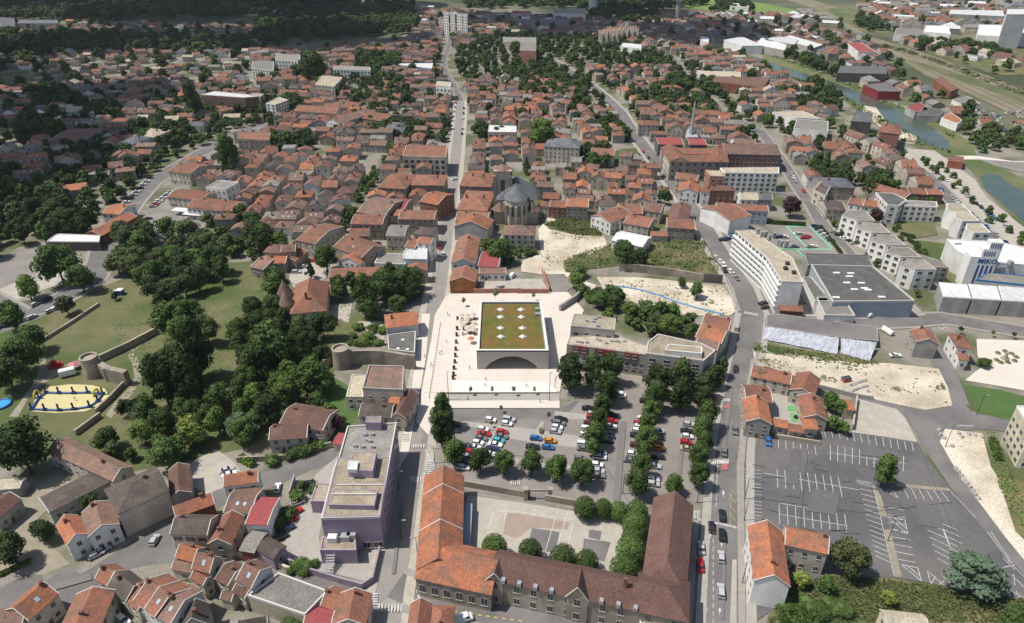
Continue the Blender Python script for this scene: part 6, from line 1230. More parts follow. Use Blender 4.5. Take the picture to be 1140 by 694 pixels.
def tree_at(x, y, dia, h, shape, colour, label, cat='tree', name='tree', group=None, hi=None, z=None):
    q = pix((x, y, h / 2)); hi = (2 if dia * q[2] > 24 else 1) if hi is None else hi
    c, t = tree_mesh(shape, colour, random.randrange(3), hi)
    e = empty(name, (x, y, gz(x, y) if z is None else z), random.uniform(0, 6.28), label=label, cat=cat, group=group); e.scale = (dia, dia, h)
    link('crown', c, e)
    if shape != 'bush': link('trunk', t, e)
    return e
NT = [0]
def tree(px, py, dpx, label, shape='broad', colour='mid', hr=1.15, cat='tree', name='tree', group=None, hi=None):
    h = 8.0; dpx = dpx * random.uniform(.98, 1.2) * (1.0 if shape not in ('bush', 'ball') else 1.0)
    for _ in range(3):
        p = at(px, py, h * .58); s = pix(p)[2]; dia = dpx / s; h = dia * hr
    NT[0] += 1
    return tree_at(p.x, p.y, dia, h, shape, colour, label, cat, name, group, hi)
def trees(lst, fmt, d, **k):
    """a row of like trees: the label counts them along the row"""
    for i, q in enumerate(lst): tree(q[0], q[1], q[2] if len(q) > 2 else d, fmt % nth(i + 1), **k)
trees([(505, 502), (534, 510), (561, 513), (592, 513), (620, 520), (649, 524)], '%s from the left of the trees lining the front of the car park', 29, hr=1.25, group='trees along the front of the car park', name='plane_tree')
trees([(492, 455), (492, 476)], '%s from the top of two tall trees at the left car park corner', 29, shape='tall', hr=1.7, colour='dark', name='lime_tree')
tree(497, 491, 15, 'small tree under the tall pair at the left car park corner', name='lime_tree')
trees([(671, 449, 20), (667, 466, 24), (662, 482, 24), (660, 497, 18)], '%s from the top of the tree column between left and middle aisles', 22, hr=1.4, group='trees between left and middle aisles')
trees([(724, 455, 22), (722, 470, 22), (719, 485, 22), (716, 501, 23), (714, 516, 26), (710, 535, 30)], '%s from the top of the tree column between middle and right aisles', 28, hr=1.35, group='trees between middle and right aisles')
tree(750, 538, 24, 'lone tree beside the gable of the brown school wing')
trees([(787, 461, 28), (782, 476, 23), (784, 491, 24), (778, 506, 23), (779, 527, 27)], '%s from the top of the trees between car park and avenue', 26, hr=1.4, group='trees between car park and avenue')
trees([(635, 412, 30), (660, 410, 30), (682, 408, 30), (677, 430, 30)], '%s from the left of the tall trees before the wine-red banded block', 30, shape='tall', hr=1.45, colour='dark', group='tall trees before the red banded block')
trees([(732, 421, 28), (730, 439, 27), (760, 418, 29), (758, 440, 30), (785, 428, 28), (784, 442, 24), (796, 418, 20), (803, 408, 18)], '%s from the left of the tall trees before the corner flats', 28, shape='tall', hr=1.35, colour='dark', group='tall trees before the corner flats')
trees([(550, 608, 27), (590, 612, 27), (627, 620, 27), (653, 625, 24), (695, 632, 28), (702, 612, 27), (703, 598, 26), (707, 583, 26), (709, 568, 26), (689, 568, 21), (672, 565, 23), (651, 564, 24)], '%s clipped ball tree counting anticlockwise round the school yard', 25, shape='ball', hr=1.12, colour='mid', group='clipped ball trees in the school yard', name='clipped_tree', hi=2)
# park
PK = [(62, 290, 46, 'broad', 'mid', 'large spreading tree at the edge of the fairground'), (29, 318, 30, 'broad', 'light', 'bright green round tree on the fairground verge'), (88, 307, 30, 'broad', 'mid', 'tree beside the upper left road bend right of the large spreading one'), (72, 338, 22, 'broad', 'olive', 'small olive tree on the verge next to parked cars'), (12, 350, 34, 'broad', 'mid', 'tree at the left edge above the long pale garden wall'),
    (22, 392, 46, 'broad', 'mid', 'big tree at the left edge behind the bouncy court'), (6, 412, 40, 'broad', 'dark', 'dark tree at the left edge beside the sand court path'), (32, 375, 30, 'broad', 'mid', 'tree right behind the big left edge tree'), (190, 352, 44, 'broad', 'mid', 'large round tree at the top end of the park wall'), (127, 329, 10, 'broad', 'dark', 'tiny dark tree on the lawn by the road'),
    (307, 313, 40, 'broad', 'mid', 'round tree left of the castle turrets'), (178, 418, 40, 'tall', 'dark', 'tall dark yew left of the path in the lower park'), (213, 385, 42, 'tall', 'dark', 'tall dark tree in the middle of the park'), (207, 420, 38, 'tall', 'dark', 'dark tree below the tall one in the middle of the park'), (160, 455, 40, 'broad', 'dark', 'dense dark tree above the lower path'), (140, 452, 20, 'broad', 'dark', 'small dark tree left of the dense one by the lower path'), (266, 470, 44, 'cedar', 'cedar', 'blue grey cedar in the lower park'), (212, 478, 40, 'broad', 'yellow', 'yellow green willow in the lower park'), (183, 503, 38, 'broad', 'mid', 'green tree below the yellow green willow'), (124, 500, 22, 'broad', 'olive', 'round bushy tree behind the long rusty brown roof'), (118, 487, 28, 'broad', 'mid', 'tree above the round bushy one, by the long rusty roof'), (145, 505, 16, 'broad', 'mid', 'small tree at the end of the long rusty roof'), (20, 495, 62, 'broad', 'dark', 'huge dark tree at the left edge above the courtyard'), (46, 590, 30, 'broad', 'dark', 'dark round tree beside the white corner house'), (10, 608, 40, 'broad', 'dark', 'dark tree at the left edge beside the ramp'), (100, 557, 20, 'broad', 'mid', 'tree wedged between the low workshop and the barn-like house'),
    (300, 380, 54, 'broad', 'mid', 'massive round tree below the castle'), (283, 400, 40, 'broad', 'dark', 'dark tree at the left foot of the massive round one'), (318, 432, 36, 'broad', 'light', 'willow-like tree below the rampart'), (348, 415, 38, 'broad', 'mid', 'tree close under the bastion'), (360, 425, 30, 'broad', 'mid', 'bushy tree beside the rampart foot'), (240, 440, 34, 'broad', 'mid', 'tree above the blue grey cedar'), (298, 452, 34, 'broad', 'dark', 'dark tree at the foot of the slope by the brown roofed villa'), (375, 470, 17, 'broad', 'purple', 'small purple plum tree beside the lilac building'), (352, 445, 24, 'broad', 'mid', 'tree over the bright lawn strip'), (366, 458, 20, 'broad', 'light', 'light green shrub tree on the bright lawn strip'),
    (377, 317, 26, 'broad', 'dark', 'round dark tree before the long low red outbuilding'), (404, 325, 30, 'tall', 'mid', 'tall tree, left of the pair right of the castle'), (428, 316, 40, 'broad', 'mid', 'big tree beside the main street opposite the wooden gable'), (412, 340, 28, 'broad', 'mid', 'tree in front of the pair right of the castle'), (450, 312, 34, 'broad', 'dark', 'dark tree nearest the main street above the white house'), (442, 338, 22, 'broad', 'dark', 'small dark tree behind the white house with orange hipped roof'), (358, 360, 30, 'broad', 'dark', 'dark tree right of the castle courtyard'), (345, 298, 14, 'cone', 'dark', 'little dark fir on the small square'), (362, 285, 28, 'broad', 'mid', 'tree in front of the big stone house on the small square'), (310, 268, 26, 'broad', 'light', 'bright lime green tree left of the small square'), (292, 262, 36, 'broad', 'mid', 'green tree above the bright lime green one'),
    (987, 522, 27, 'tall', 'mid', 'slender tree standing alone in the large car park'), (948, 620, 48, 'broad', 'olive', 'large olive tree beside the orange roofed cream wing'), (1088, 634, 64, 'cedar', 'cedar', 'wide blue green pine at the lower right corner'), (920, 650, 24, 'broad', 'mid', 'small tree below the orange roofed cream wing'), (893, 645, 18, 'broad', 'yellow', 'yellow green shrub tree beside the cream wing'), (990, 665, 20, 'broad', 'yellow', 'yellowish young tree above the pale cottage'), (1128, 690, 34, 'broad', 'mid', 'dark green tree in the bottom right corner'),
    (695, 280, 28, 'broad', 'dark', 'round dark tree beside the white roofed house on the scrub'), (713, 285, 20, 'broad', 'dark', 'tree right of the round dark one on the scrub'), (776, 322, 20, 'broad', 'mid', 'round tree standing alone on the bare earth'), (759, 314, 12, 'broad', 'mid', 'small tree on the bare earth by the retaining wall'), (545, 274, 22, 'broad', 'mid', 'tree left of the pair below the church'), (558, 278, 26, 'broad', 'mid', 'tree right of the pair below the church'), (740, 218, 17, 'broad', 'dark', 'dark tree on the avenue corner above the dark roofs'), (882, 228, 20, 'broad', 'purple', 'dark reddish tree at the road fork above the marked car park'), (976, 240, 16, 'broad', 'purple', 'bronze leaved tree between red roofs and dark attic flats'), (603, 146, 30, 'broad', 'light', 'bright green tree beside the slate roofed mansion'), (586, 182, 12, 'cone', 'dark', 'dark fir behind the church tower'), (635, 192, 14, 'broad', 'dark', 'dark tree in the courtyard behind the church'), (212, 108, 24, 'tall', 'dark', 'tall poplar pair left of the brick and white flats'), (252, 170, 26, 'tall', 'mid', 'poplar in front of the stone institutional building'), (347, 72, 32, 'broad', 'dark', 'huge dark clump tree beside the white flats'), (350, 545, 16, 'broad', 'mid', 'bushy tree at the car court corner'), (336, 540, 12, 'broad', 'mid', 'bush tree beside the parked dark car of the car court')]
for q in PK: tree(q[0], q[1], q[2], q[5], q[3], q[4], hr={'tall': 1.7, 'cone': 1.6, 'cedar': .85}.get(q[3], 1.08))
trees([(317, 570), (308, 580), (330, 550)], '%s of the bushy trees between crimson roof and car court', 20, shape='bush', name='shrub', cat='shrub', hr=.8)
trees([(336, 628, 24), (325, 632, 14), (350, 626, 12)], '%s of the shrubs inside the lilac terrace wall', 20, shape='bush', name='shrub', cat='shrub', hr=.7); tree(325, 690, 24, 'round bush before the large grey flat roof at the bottom', 'bush', 'mid', hr=.8, name='shrub', cat='shrub')
trees([(398, 362, 12), (410, 372, 14), (420, 380, 12), (425, 366, 12), (415, 363, 14), (404, 378, 14), (392, 372, 10)], '%s of the clipped shrubs in the little garden on the rampart', 12, shape='bush', hr=.7, name='shrub', cat='shrub', colour='light')
trees([(302, 510, 18), (322, 505, 16), (334, 500, 16), (345, 496, 16), (356, 494, 14)], '%s from the left of the shrubs along the curved villa wall', 14, shape='bush', hr=.8, name='shrub', cat='shrub')
trees([(875 + i * 13, 672 + (i % 2) * 6, 24) for i in range(6)], '%s from the left of the hedge bushes below the white gabled house', 22, shape='bush', hr=.6, name='shrub', cat='shrub')
trees([(925, 445, 20), (935, 452, 18), (927, 470, 16), (939, 475, 14)], '%s from the top of the trees in the walled garden', 16, colour='mid', name='garden_tree')
trees([(524, 435 + 0, 6), (548, 435, 6), (572, 435, 6), (595, 435, 6)], '%s young tree from the left on the strip below the steps', 6, shape='sapling', colour='pale', hr=1.9, name='young_tree', group='young trees below the steps')
trees([(516, 336, 8), (552, 328, 12), (594, 330, 8)], '%s young tree from the left at the back of the square', 8, shape='sapling', colour='pale', hr=1.5, name='young_tree')
trees([(547, 472, 6), (558, 455, 6), (611, 463, 7), (603, 482, 9)], '%s thin young tree from the left among the parked cars', 8, shape='sapling', colour='pale', hr=1.6, name='young_tree')
trees([(1097, 402, 14)], '%s round shrub on the edge of the white court', 14, shape='bush', hr=.9, name='shrub', cat='shrub'); trees([(1070, 367, 8), (1106, 371, 7), (1129, 373, 7)], '%s small tree from the left above the white court', 8, shape='sapling', hr=1.3, name='young_tree')
GROV = []
def grove(zone, px, sp, d0, d1, hr=1.1, cols=('mid', 'dark', 'mid', 'light', 'olive'), n=None, shape='broad', keep=True, ind=True):
    P = [at(*p) for p in px]; PP = [(p.x, p.y) for p in P]; xs = [p[0] for p in PP]; ys = [p[1] for p in PP]; A = (max(xs) - min(xs)) * (max(ys) - min(ys)); pts = {}; c = 0
    for _ in range(int(min(n or 9e9, A / sp / sp * 2.2))):
        x, y = random.uniform(min(xs), max(xs)), random.uniform(min(ys), max(ys))
        if not inpoly(x, y, PP) or (keep and (occ(x, y) or occ(x + 2, y) or occ(x - 2, y))): continue
        i, j = int(x // sp), int(y // sp)
        if any((x - a) ** 2 + (y - b) ** 2 < (sp * .8) ** 2 for di in (-1, 0, 1) for dj in (-1, 0, 1) for a, b in pts.get((i + di, j + dj), ())): continue
        pts.setdefault((i, j), []).append((x, y)); d = random.uniform(d0, d1); GROV.append(dict(x=x, y=y, d=d, h=d * hr * random.uniform(.85, 1.2), zone=zone, col=random.choice(cols), shape=shape, ind=ind, px=pix((x, y, 0)))); c += 1
    return c
DK = ('dark', 'dark', 'mid', 'dark', 'mid')
grove('the big park wood', [(100, 296), (130, 268), (165, 262), (215, 248), (298, 236), (310, 256), (285, 280), (300, 290), (280, 306), (240, 300), (222, 330), (205, 345), (170, 335), (150, 325), (118, 306)], 7.5, 6, 14, cols=('dark', 'mid', 'mid', 'olive'), hr=1.0)
grove('the big park wood', [(190, 300), (240, 296), (262, 312), (250, 325), (215, 330)], 9.5, 8, 14, cols=DK)
grove('the park slope', [(175, 390), (205, 360), (235, 370), (260, 385), (262, 415), (240, 405), (225, 440), (195, 450), (170, 440)], 9, 7, 13, cols=('dark', 'mid', 'olive'))
grove('the lower park trees', [(195, 462), (235, 450), (290, 430), (330, 405), (372, 440), (348, 450), (330, 468), (300, 480), (270, 500), (240, 498), (205, 520), (170, 522), (160, 495)], 6, 6, 10, cols=('mid', 'dark', 'light', 'mid'))
grove('the trees below the massive round tree', [(262, 360), (300, 350), (325, 368), (350, 380), (365, 410), (330, 410), (290, 420), (265, 405)], 6.5, 8, 11, cols=DK)
grove('the trees right of the castle', [(372, 330), (395, 300), (465, 290), (470, 320), (455, 345), (430, 345), (400, 350)], 7.5, 7, 10, cols=DK)
grove('the dark wood at the left edge', [(-30, 190), (40, 195), (75, 225), (100, 250), (105, 262), (60, 272), (20, 278), (-30, 300)], 7, 8, 13, cols=('dark', 'dark', 'dark', 'mid'))
grove('the wooded gardens on the left', [(50, 165), (130, 165), (165, 200), (120, 235), (90, 250), (60, 200)], 9, 8, 12, cols=DK)
grove('the scrub behind the square', [(626, 318), (650, 305), (670, 318), (690, 340), (740, 352), (790, 362), (770, 385), (720, 372), (690, 365), (660, 350), (640, 345), (624, 352)], 5.5, 6, 10, hr=.95)
grove('the scrub by the retaining wall', [(640, 285), (680, 292), (720, 290), (780, 296), (804, 308), (780, 308), (740, 300), (690, 296), (635, 302)], 4.5, 3, 6, hr=.8, shape='bush', cols=('mid', 'olive', 'light'))
grove('the scrub above the retaining wall', [(712, 262), (790, 262), (800, 290), (760, 276), (715, 274)], 4.5, 3, 6, hr=.8, shape='bush', cols=('mid', 'olive', 'light')); grove('the thicket below the church', [(556, 275), (600, 278), (602, 292), (570, 292), (560, 300)], 4, 3.5, 6, hr=.8, shape='bush', cols=('mid', 'olive'))
grove('the boulevard', [(372, 255), (380, 262), (405, 225), (425, 195), (444, 168), (436, 166), (412, 200), (395, 222)], 5.5, 5, 7, cols=('mid', 'light'), keep=False); grove('the tree row in the upper main quarter', [(375, 150), (410, 128), (445, 140), (500, 148), (498, 160), (440, 158), (400, 152), (370, 162)], 7, 8, 11, cols=DK, keep=False)
grove('the tree clump above the long brown range', [(372, 88), (400, 85), (455, 95), (458, 118), (430, 128), (390, 122), (375, 108)], 9, 10, 14, cols=DK, keep=False)
grove('the wooded park behind the church', [(560, 82), (620, 80), (655, 92), (650, 118), (590, 110), (575, 100)], 9, 10, 14, cols=DK, keep=False); grove('the tree row by the upper avenue', [(700, 104), (760, 106), (795, 118), (790, 134), (740, 128), (702, 116)], 8, 9, 12, cols=DK, keep=False)
grove('the gardens right of the upper avenue', [(640, 125), (695, 128), (700, 160), (655, 155)], 9, 8, 12, cols=DK); grove('the quay car park', [(1015, 178), (1040, 180), (1085, 220), (1140, 262), (1140, 280), (1070, 225)], 9, 4, 6, cols=('mid', 'light'), keep=False)
grove('the canal bank trees', [(1090, 145), (1140, 150), (1140, 172), (1075, 170)], 9, 7, 11, cols=('mid', 'olive')); grove('the dark trees near the canal bend', [(868, 62), (900, 60), (930, 85), (925, 110), (905, 105), (890, 85)], 9, 9, 13, cols=DK); grove('the trees below the dark factory', [(865, 100), (940, 108), (930, 128), (880, 122)], 9, 8, 11, cols=DK)
for p_, s_ in CL_: grove('far', p_, s_ * .75, s_, s_ * 1.5, cols=DK, keep=False, ind=False)
grove('the left suburb gardens', [(0, 100), (280, 100), (300, 140), (240, 160), (190, 185), (160, 215), (60, 165), (0, 165)], 9.5, 6, 11, cols=DK); grove('the upper quarter gardens', [(290, 105), (500, 95), (505, 150), (262, 150)], 12, 6, 10, cols=DK); grove('the gardens left of the canal', [(860, 130), (1010, 160), (1050, 230), (1000, 240), (880, 180)], 12, 6, 10, cols=DK)
grove('the terrace gardens', [(985, 252), (1000, 248), (1040, 290), (1060, 320), (1045, 318), (1020, 285)], 7, 3, 5, shape='bush', hr=.8); grove('the supermarket road', [(925, 245), (1028, 330), (1022, 335), (915, 250)], 11, 3.5, 5, keep=False)
grove('the upper town gardens', [(500, 40), (700, 42), (860, 110), (860, 160), (720, 160), (600, 140), (520, 120)], 12, 7, 11, cols=DK)
FD = dict(cols=('dark', 'dark', 'mid'), keep=False, ind=False)
for pl, sp in (([(-140, 2), (140, 5), (300, 5), (460, 8), (460, 13), (300, 12), (250, 22), (0, 24), (-140, 26)], 19), ([(-140, 42), (60, 40), (200, 45), (285, 48), (290, 60), (200, 60), (60, 60), (30, 78), (-80, 84)], 15), ([(285, 15), (370, 13), (455, 12), (468, 26), (455, 38), (330, 48), (285, 50)], 15), ([(515, 1), (560, 0), (760, -4), (790, 6), (740, 12), (725, 18), (660, 12), (600, 9), (520, 12)], 19), ([(655, 10), (728, 16), (735, 28), (700, 30), (660, 20)], 14), ([(950, 22), (985, 26), (988, 36), (960, 34)], 14), ([(1010, 48), (1080, 50), (1120, 62), (1120, 66), (1060, 60), (1018, 56)], 12), ([(800, 2), (830, 6), (840, 12), (790, 14)], 14)):
    grove('far', pl, sp, sp * .95, sp * 1.5, hr=.85, **FD)
for pl, sp in (([(-100, 58), (280, 60), (300, 100), (0, 100)], 30), ([(280, 55), (500, 50), (500, 95), (290, 100)], 26), ([(500, 30), (720, 32), (860, 80), (880, 120), (700, 80), (500, 90)], 26), ([(880, 20), (1140, 60), (1180, 90), (1040, 90), (900, 50)], 34), ([(960, 0), (1180, 0), (1180, 40), (1000, 30)], 30), ([(900, 60), (1000, 110), (1090, 160), (1140, 160), (1000, 80)], 28), ([(0, 24), (300, 30), (300, 44), (0, 42)], 26), ([(720, 14), (900, 20), (940, 60), (860, 60)], 32), ([(300, 14), (700, 26), (700, 34), (300, 30)], 26)):
    grove('far', pl, sp, 9, 15, cols=('dark', 'mid'), ind=False)
vt = [g for g in GROV if -25 < g['px'][0] < 1165 and -15 < g['px'][1] < 720]
ind = sorted([g for g in vt if g['ind']], key=lambda g: -g['px'][2] * g['d']); NI = 300 - NT[0]; one = ind[:NI]; rest = ind[NI:] + [g for g in vt if not g['ind']]
one.sort(key=lambda g: -g['px'][1]); rk = {}
for g in one:
    rk[g['zone']] = rk.get(g['zone'], 0) + 1; b_ = g['shape'] == 'bush'
    tree_at(g['x'], g['y'], g['d'], g['h'], g['shape'], g['col'], '%s %s from the front in %s' % (nth(rk[g['zone']]), 'bush' if b_ else 'tree', g['zone']), 'shrub' if b_ else 'tree', 'shrub' if b_ else 'tree', ('bushes in ' if b_ else 'trees in ') + g['zone'])
# the remaining trees as one mass
tpl = [crown_geo(random.Random(90 + k), 'broad', 230, .085, 8) for k in range(3)]; VV, FF, MM, off = [], [], [], 0; mk = ['dark', 'mid', 'light', 'olive']
for g in rest:
    V, F = random.choice(tpl); A_ = np.array(V); a = random.uniform(0, 6.28); c, s = math.cos(a), math.sin(a)
    X = A_[:, 0] * c - A_[:, 1] * s; Y = A_[:, 0] * s + A_[:, 1] * c; VV.append(np.stack([X * g['d'] + g['x'], Y * g['d'] + g['y'], (A_[:, 2] - .12) * g['h']], 1)); FF += [tuple(i + off for i in f) for f in F]; MM += [mk.index(g['col'])] * len(F); off += len(V)
me_ = bpy.data.meshes.new('distant_trees'); me_.from_pydata(np.concatenate(VV).tolist(), [], FF)
for m_ in mk: me_.materials.append(FO[m_])
me_.polygons.foreach_set('material_index', MM); tag(link('distant_trees', me_), 'distant mass of dark green woodland and garden trees', 'trees', kind='stuff')
print('TREES', NT[0], len(one), len(rest))
# hedges
def tufts(name, label, px, n, s0, mat, hgt=.5, tilt=.7):
    P = [at(*p) for p in px]; PP = [(p.x, p.y) for p in P]; xs = [p[0] for p in PP]; ys = [p[1] for p in PP]; rng = random.Random(n); V, F = [], []; cen = [(rng.uniform(min(xs), max(xs)), rng.uniform(min(ys), max(ys)), rng.uniform(1, 5)) for _ in range(max(4, n // 40))]
    for _ in range(n):
        if rng.random() < .75: c = rng.choice(cen); x, y = rng.gauss(c[0], c[2]), rng.gauss(c[1], c[2] * .7)
        else: x, y = rng.uniform(min(xs), max(xs)), rng.uniform(min(ys), max(ys))
        if not inpoly(x, y, PP): continue
        z = gz(x, y) + rng.uniform(.05, hgt); s = s0 * rng.uniform(.5, 1.4); nn = Vector((rng.gauss(0, tilt), rng.gauss(0, tilt), 1)).normalized(); t1 = nn.orthogonal().normalized(); t1.rotate(Matrix.Rotation(rng.uniform(0, 6.3), 3, nn)); t2 = nn.cross(t1); k = len(V)
        for a, b in ((-1, -.4), (.3, -.7), (1, .2), (-.2, .6)): q = t1 * a * s + t2 * b * s; V.append((x + q.x, y + q.y, max(.02, z + q.z)))
        F.append((k, k + 1, k + 2, k + 3))
    me = bpy.data.meshes.new(name); me.from_pydata(V, [], F); me.materials.append(mat); tag(link(name, me), label, 'scrub', kind='stuff')
tufts('grass_tufts', 'dry grass and weeds at the bottom right', [(855, 694), (870, 655), (925, 642), (1000, 648), (1140, 668), (1140, 694)], 9000, .35, FO['olive'])
tufts('weeds', 'weeds along the pit edge', [(838, 382), (905, 393), (990, 404), (960, 410), (838, 392)], 2200, .4, FO['mid'], .8); tufts('weeds', 'weeds scattered over the earth pit', [(845, 390), (1045, 412), (1058, 450), (960, 440), (845, 405)], 420, .6, ROUGHG, .12, .2)
tufts('scrub', 'low scrub above the retaining wall', [(690, 268), (780, 262), (804, 305), (745, 303), (690, 296), (630, 304), (627, 290)], 5500, .5, FO['olive'], 1.0); tufts('scrub', 'wild grass patch right of the church', [(605, 250), (630, 243), (655, 244), (672, 264), (640, 262)], 4000, .5, FO['olive'], .8); tufts('weeds', 'weeds over the bare earth', [(664, 309), (806, 320), (822, 345), (812, 352), (735, 348), (672, 322)], 500, .6, ROUGHG, .12, .2); tufts('weeds', 'weeds over the pale dirt lane', [(600, 257), (680, 264), (680, 285), (604, 304)], 400, .6, ROUGHG, .12, .2)
tufts('park_grass', 'uneven grass of the park', [(125, 345), (290, 300), (420, 352), (378, 392), (368, 430), (270, 500), (150, 525), (135, 470)], 7000, .5, LAWNG, .08, .1); tufts('weeds', 'green weeds beside the sandy lower right lot', [(1098, 480), (1108, 482), (1124, 522), (1140, 560), (1140, 600), (1112, 545)], 1600, .4, FO['light'], .6); tufts('bank_scrub', 'reeds and scrub along the canal', [(870, 84), (935, 108), (1005, 158), (1060, 172), (1050, 166), (985, 134), (920, 96)], 5000, .9, FO['mid'], 1.6); tufts('bank_scrub', 'reeds and scrub on the far canal bank', [(850, 60), (924, 88), (1037, 138), (1060, 156), (1066, 152), (1000, 116), (900, 74)], 5000, .9, FO['mid'], 1.8); tufts('bank_scrub', 'reeds and scrub along the railway', [(950, 44), (1024, 64), (1140, 108), (1140, 100), (1010, 56)], 5000, 1.0, FO['olive'], 1.5)
def hedge(label, pts, w, h, col='mid'):
    P = [at(*p) for p in pts]; rng = random.Random(len(label)); V, F = [], []
    for a, b in zip(P[:-1], P[1:]):
        L = (b - a).length; d = (b - a).normalized(); n_ = Vector((-d.y, d.x, 0))
        for _ in range(int(L * 26)):
            t = rng.uniform(0, L); u = rng.uniform(-.5, .5) * w; z = rng.uniform(.3, 1) * h if abs(u) > w * .35 else h * rng.uniform(.85, 1.05); p = a + d * t + n_ * u; s = .32; k = len(V); n = Vector((rng.gauss(0, 1), rng.gauss(0, 1), rng.gauss(.6, .6))).normalized(); t1 = n.orthogonal().normalized() * s; t2 = n.cross(t1)
            for x, y in ((-1, -1), (1, -1), (1, 1), (-1, 1)): q = t1 * x + t2 * y; V.append((p.x + q.x - P[0].x, p.y + q.y - P[0].y, z + q.z))
            F.append((k, k + 1, k + 2, k + 3))
        mb = MB(); q = [a - n_ * w * .42, b - n_ * w * .42, b + n_ * w * .42, a + n_ * w * .42]; k = len(V); mb.prism([(v.x - P[0].x, v.y - P[0].y) for v in q], 0, h * .85); V += mb.v; F += [tuple(i + k for i in f) for f in mb.f]
    me = bpy.data.meshes.new('hedge'); me.from_pydata(V, [], F); me.materials.append(FO[col]); tag(link('hedge', me, None, (P[0].x, P[0].y, 0)), label, 'hedge')
hedge('dark clipped hedge along the far edge of the marked car park', [(858, 250), (896, 252)], 2, 2.2, 'dark'); hedge('green hedge between the marked car park and its access road', [(913, 254), (936, 284)], 1.6, 1.6); hedge('hedge around the lawn behind the stepped terrace, upper', [(1002, 262), (1018, 266)], 1.6, 1.8, 'dark'); hedge('hedge around the lawn behind the stepped terrace, lower', [(1010, 268), (1022, 276), (1024, 284)], 1.8, 1.8, 'dark'); hedge('green hedge along the foot of the lower left ramp', [(0, 642), (36, 626)], .8, 1.2, 'mid')
hedge('tall green hedge at the bottom edge below the white gabled house', [(868, 690), (910, 700)], 4, 3, 'mid'); hedge('overgrown green hedge along the terraces by the dusty lower right lot', [(1104, 492), (1112, 514)], 2.5, 1.8, 'light'); hedge('clipped hedge beside the gravel court drive', [(268, 512), (282, 520)], 2.5, 2, 'light'); hedge('round-topped hedge on the little garden of the rampart', [(388, 384), (400, 386), (428, 384)], 1.6, 1.8, 'light')

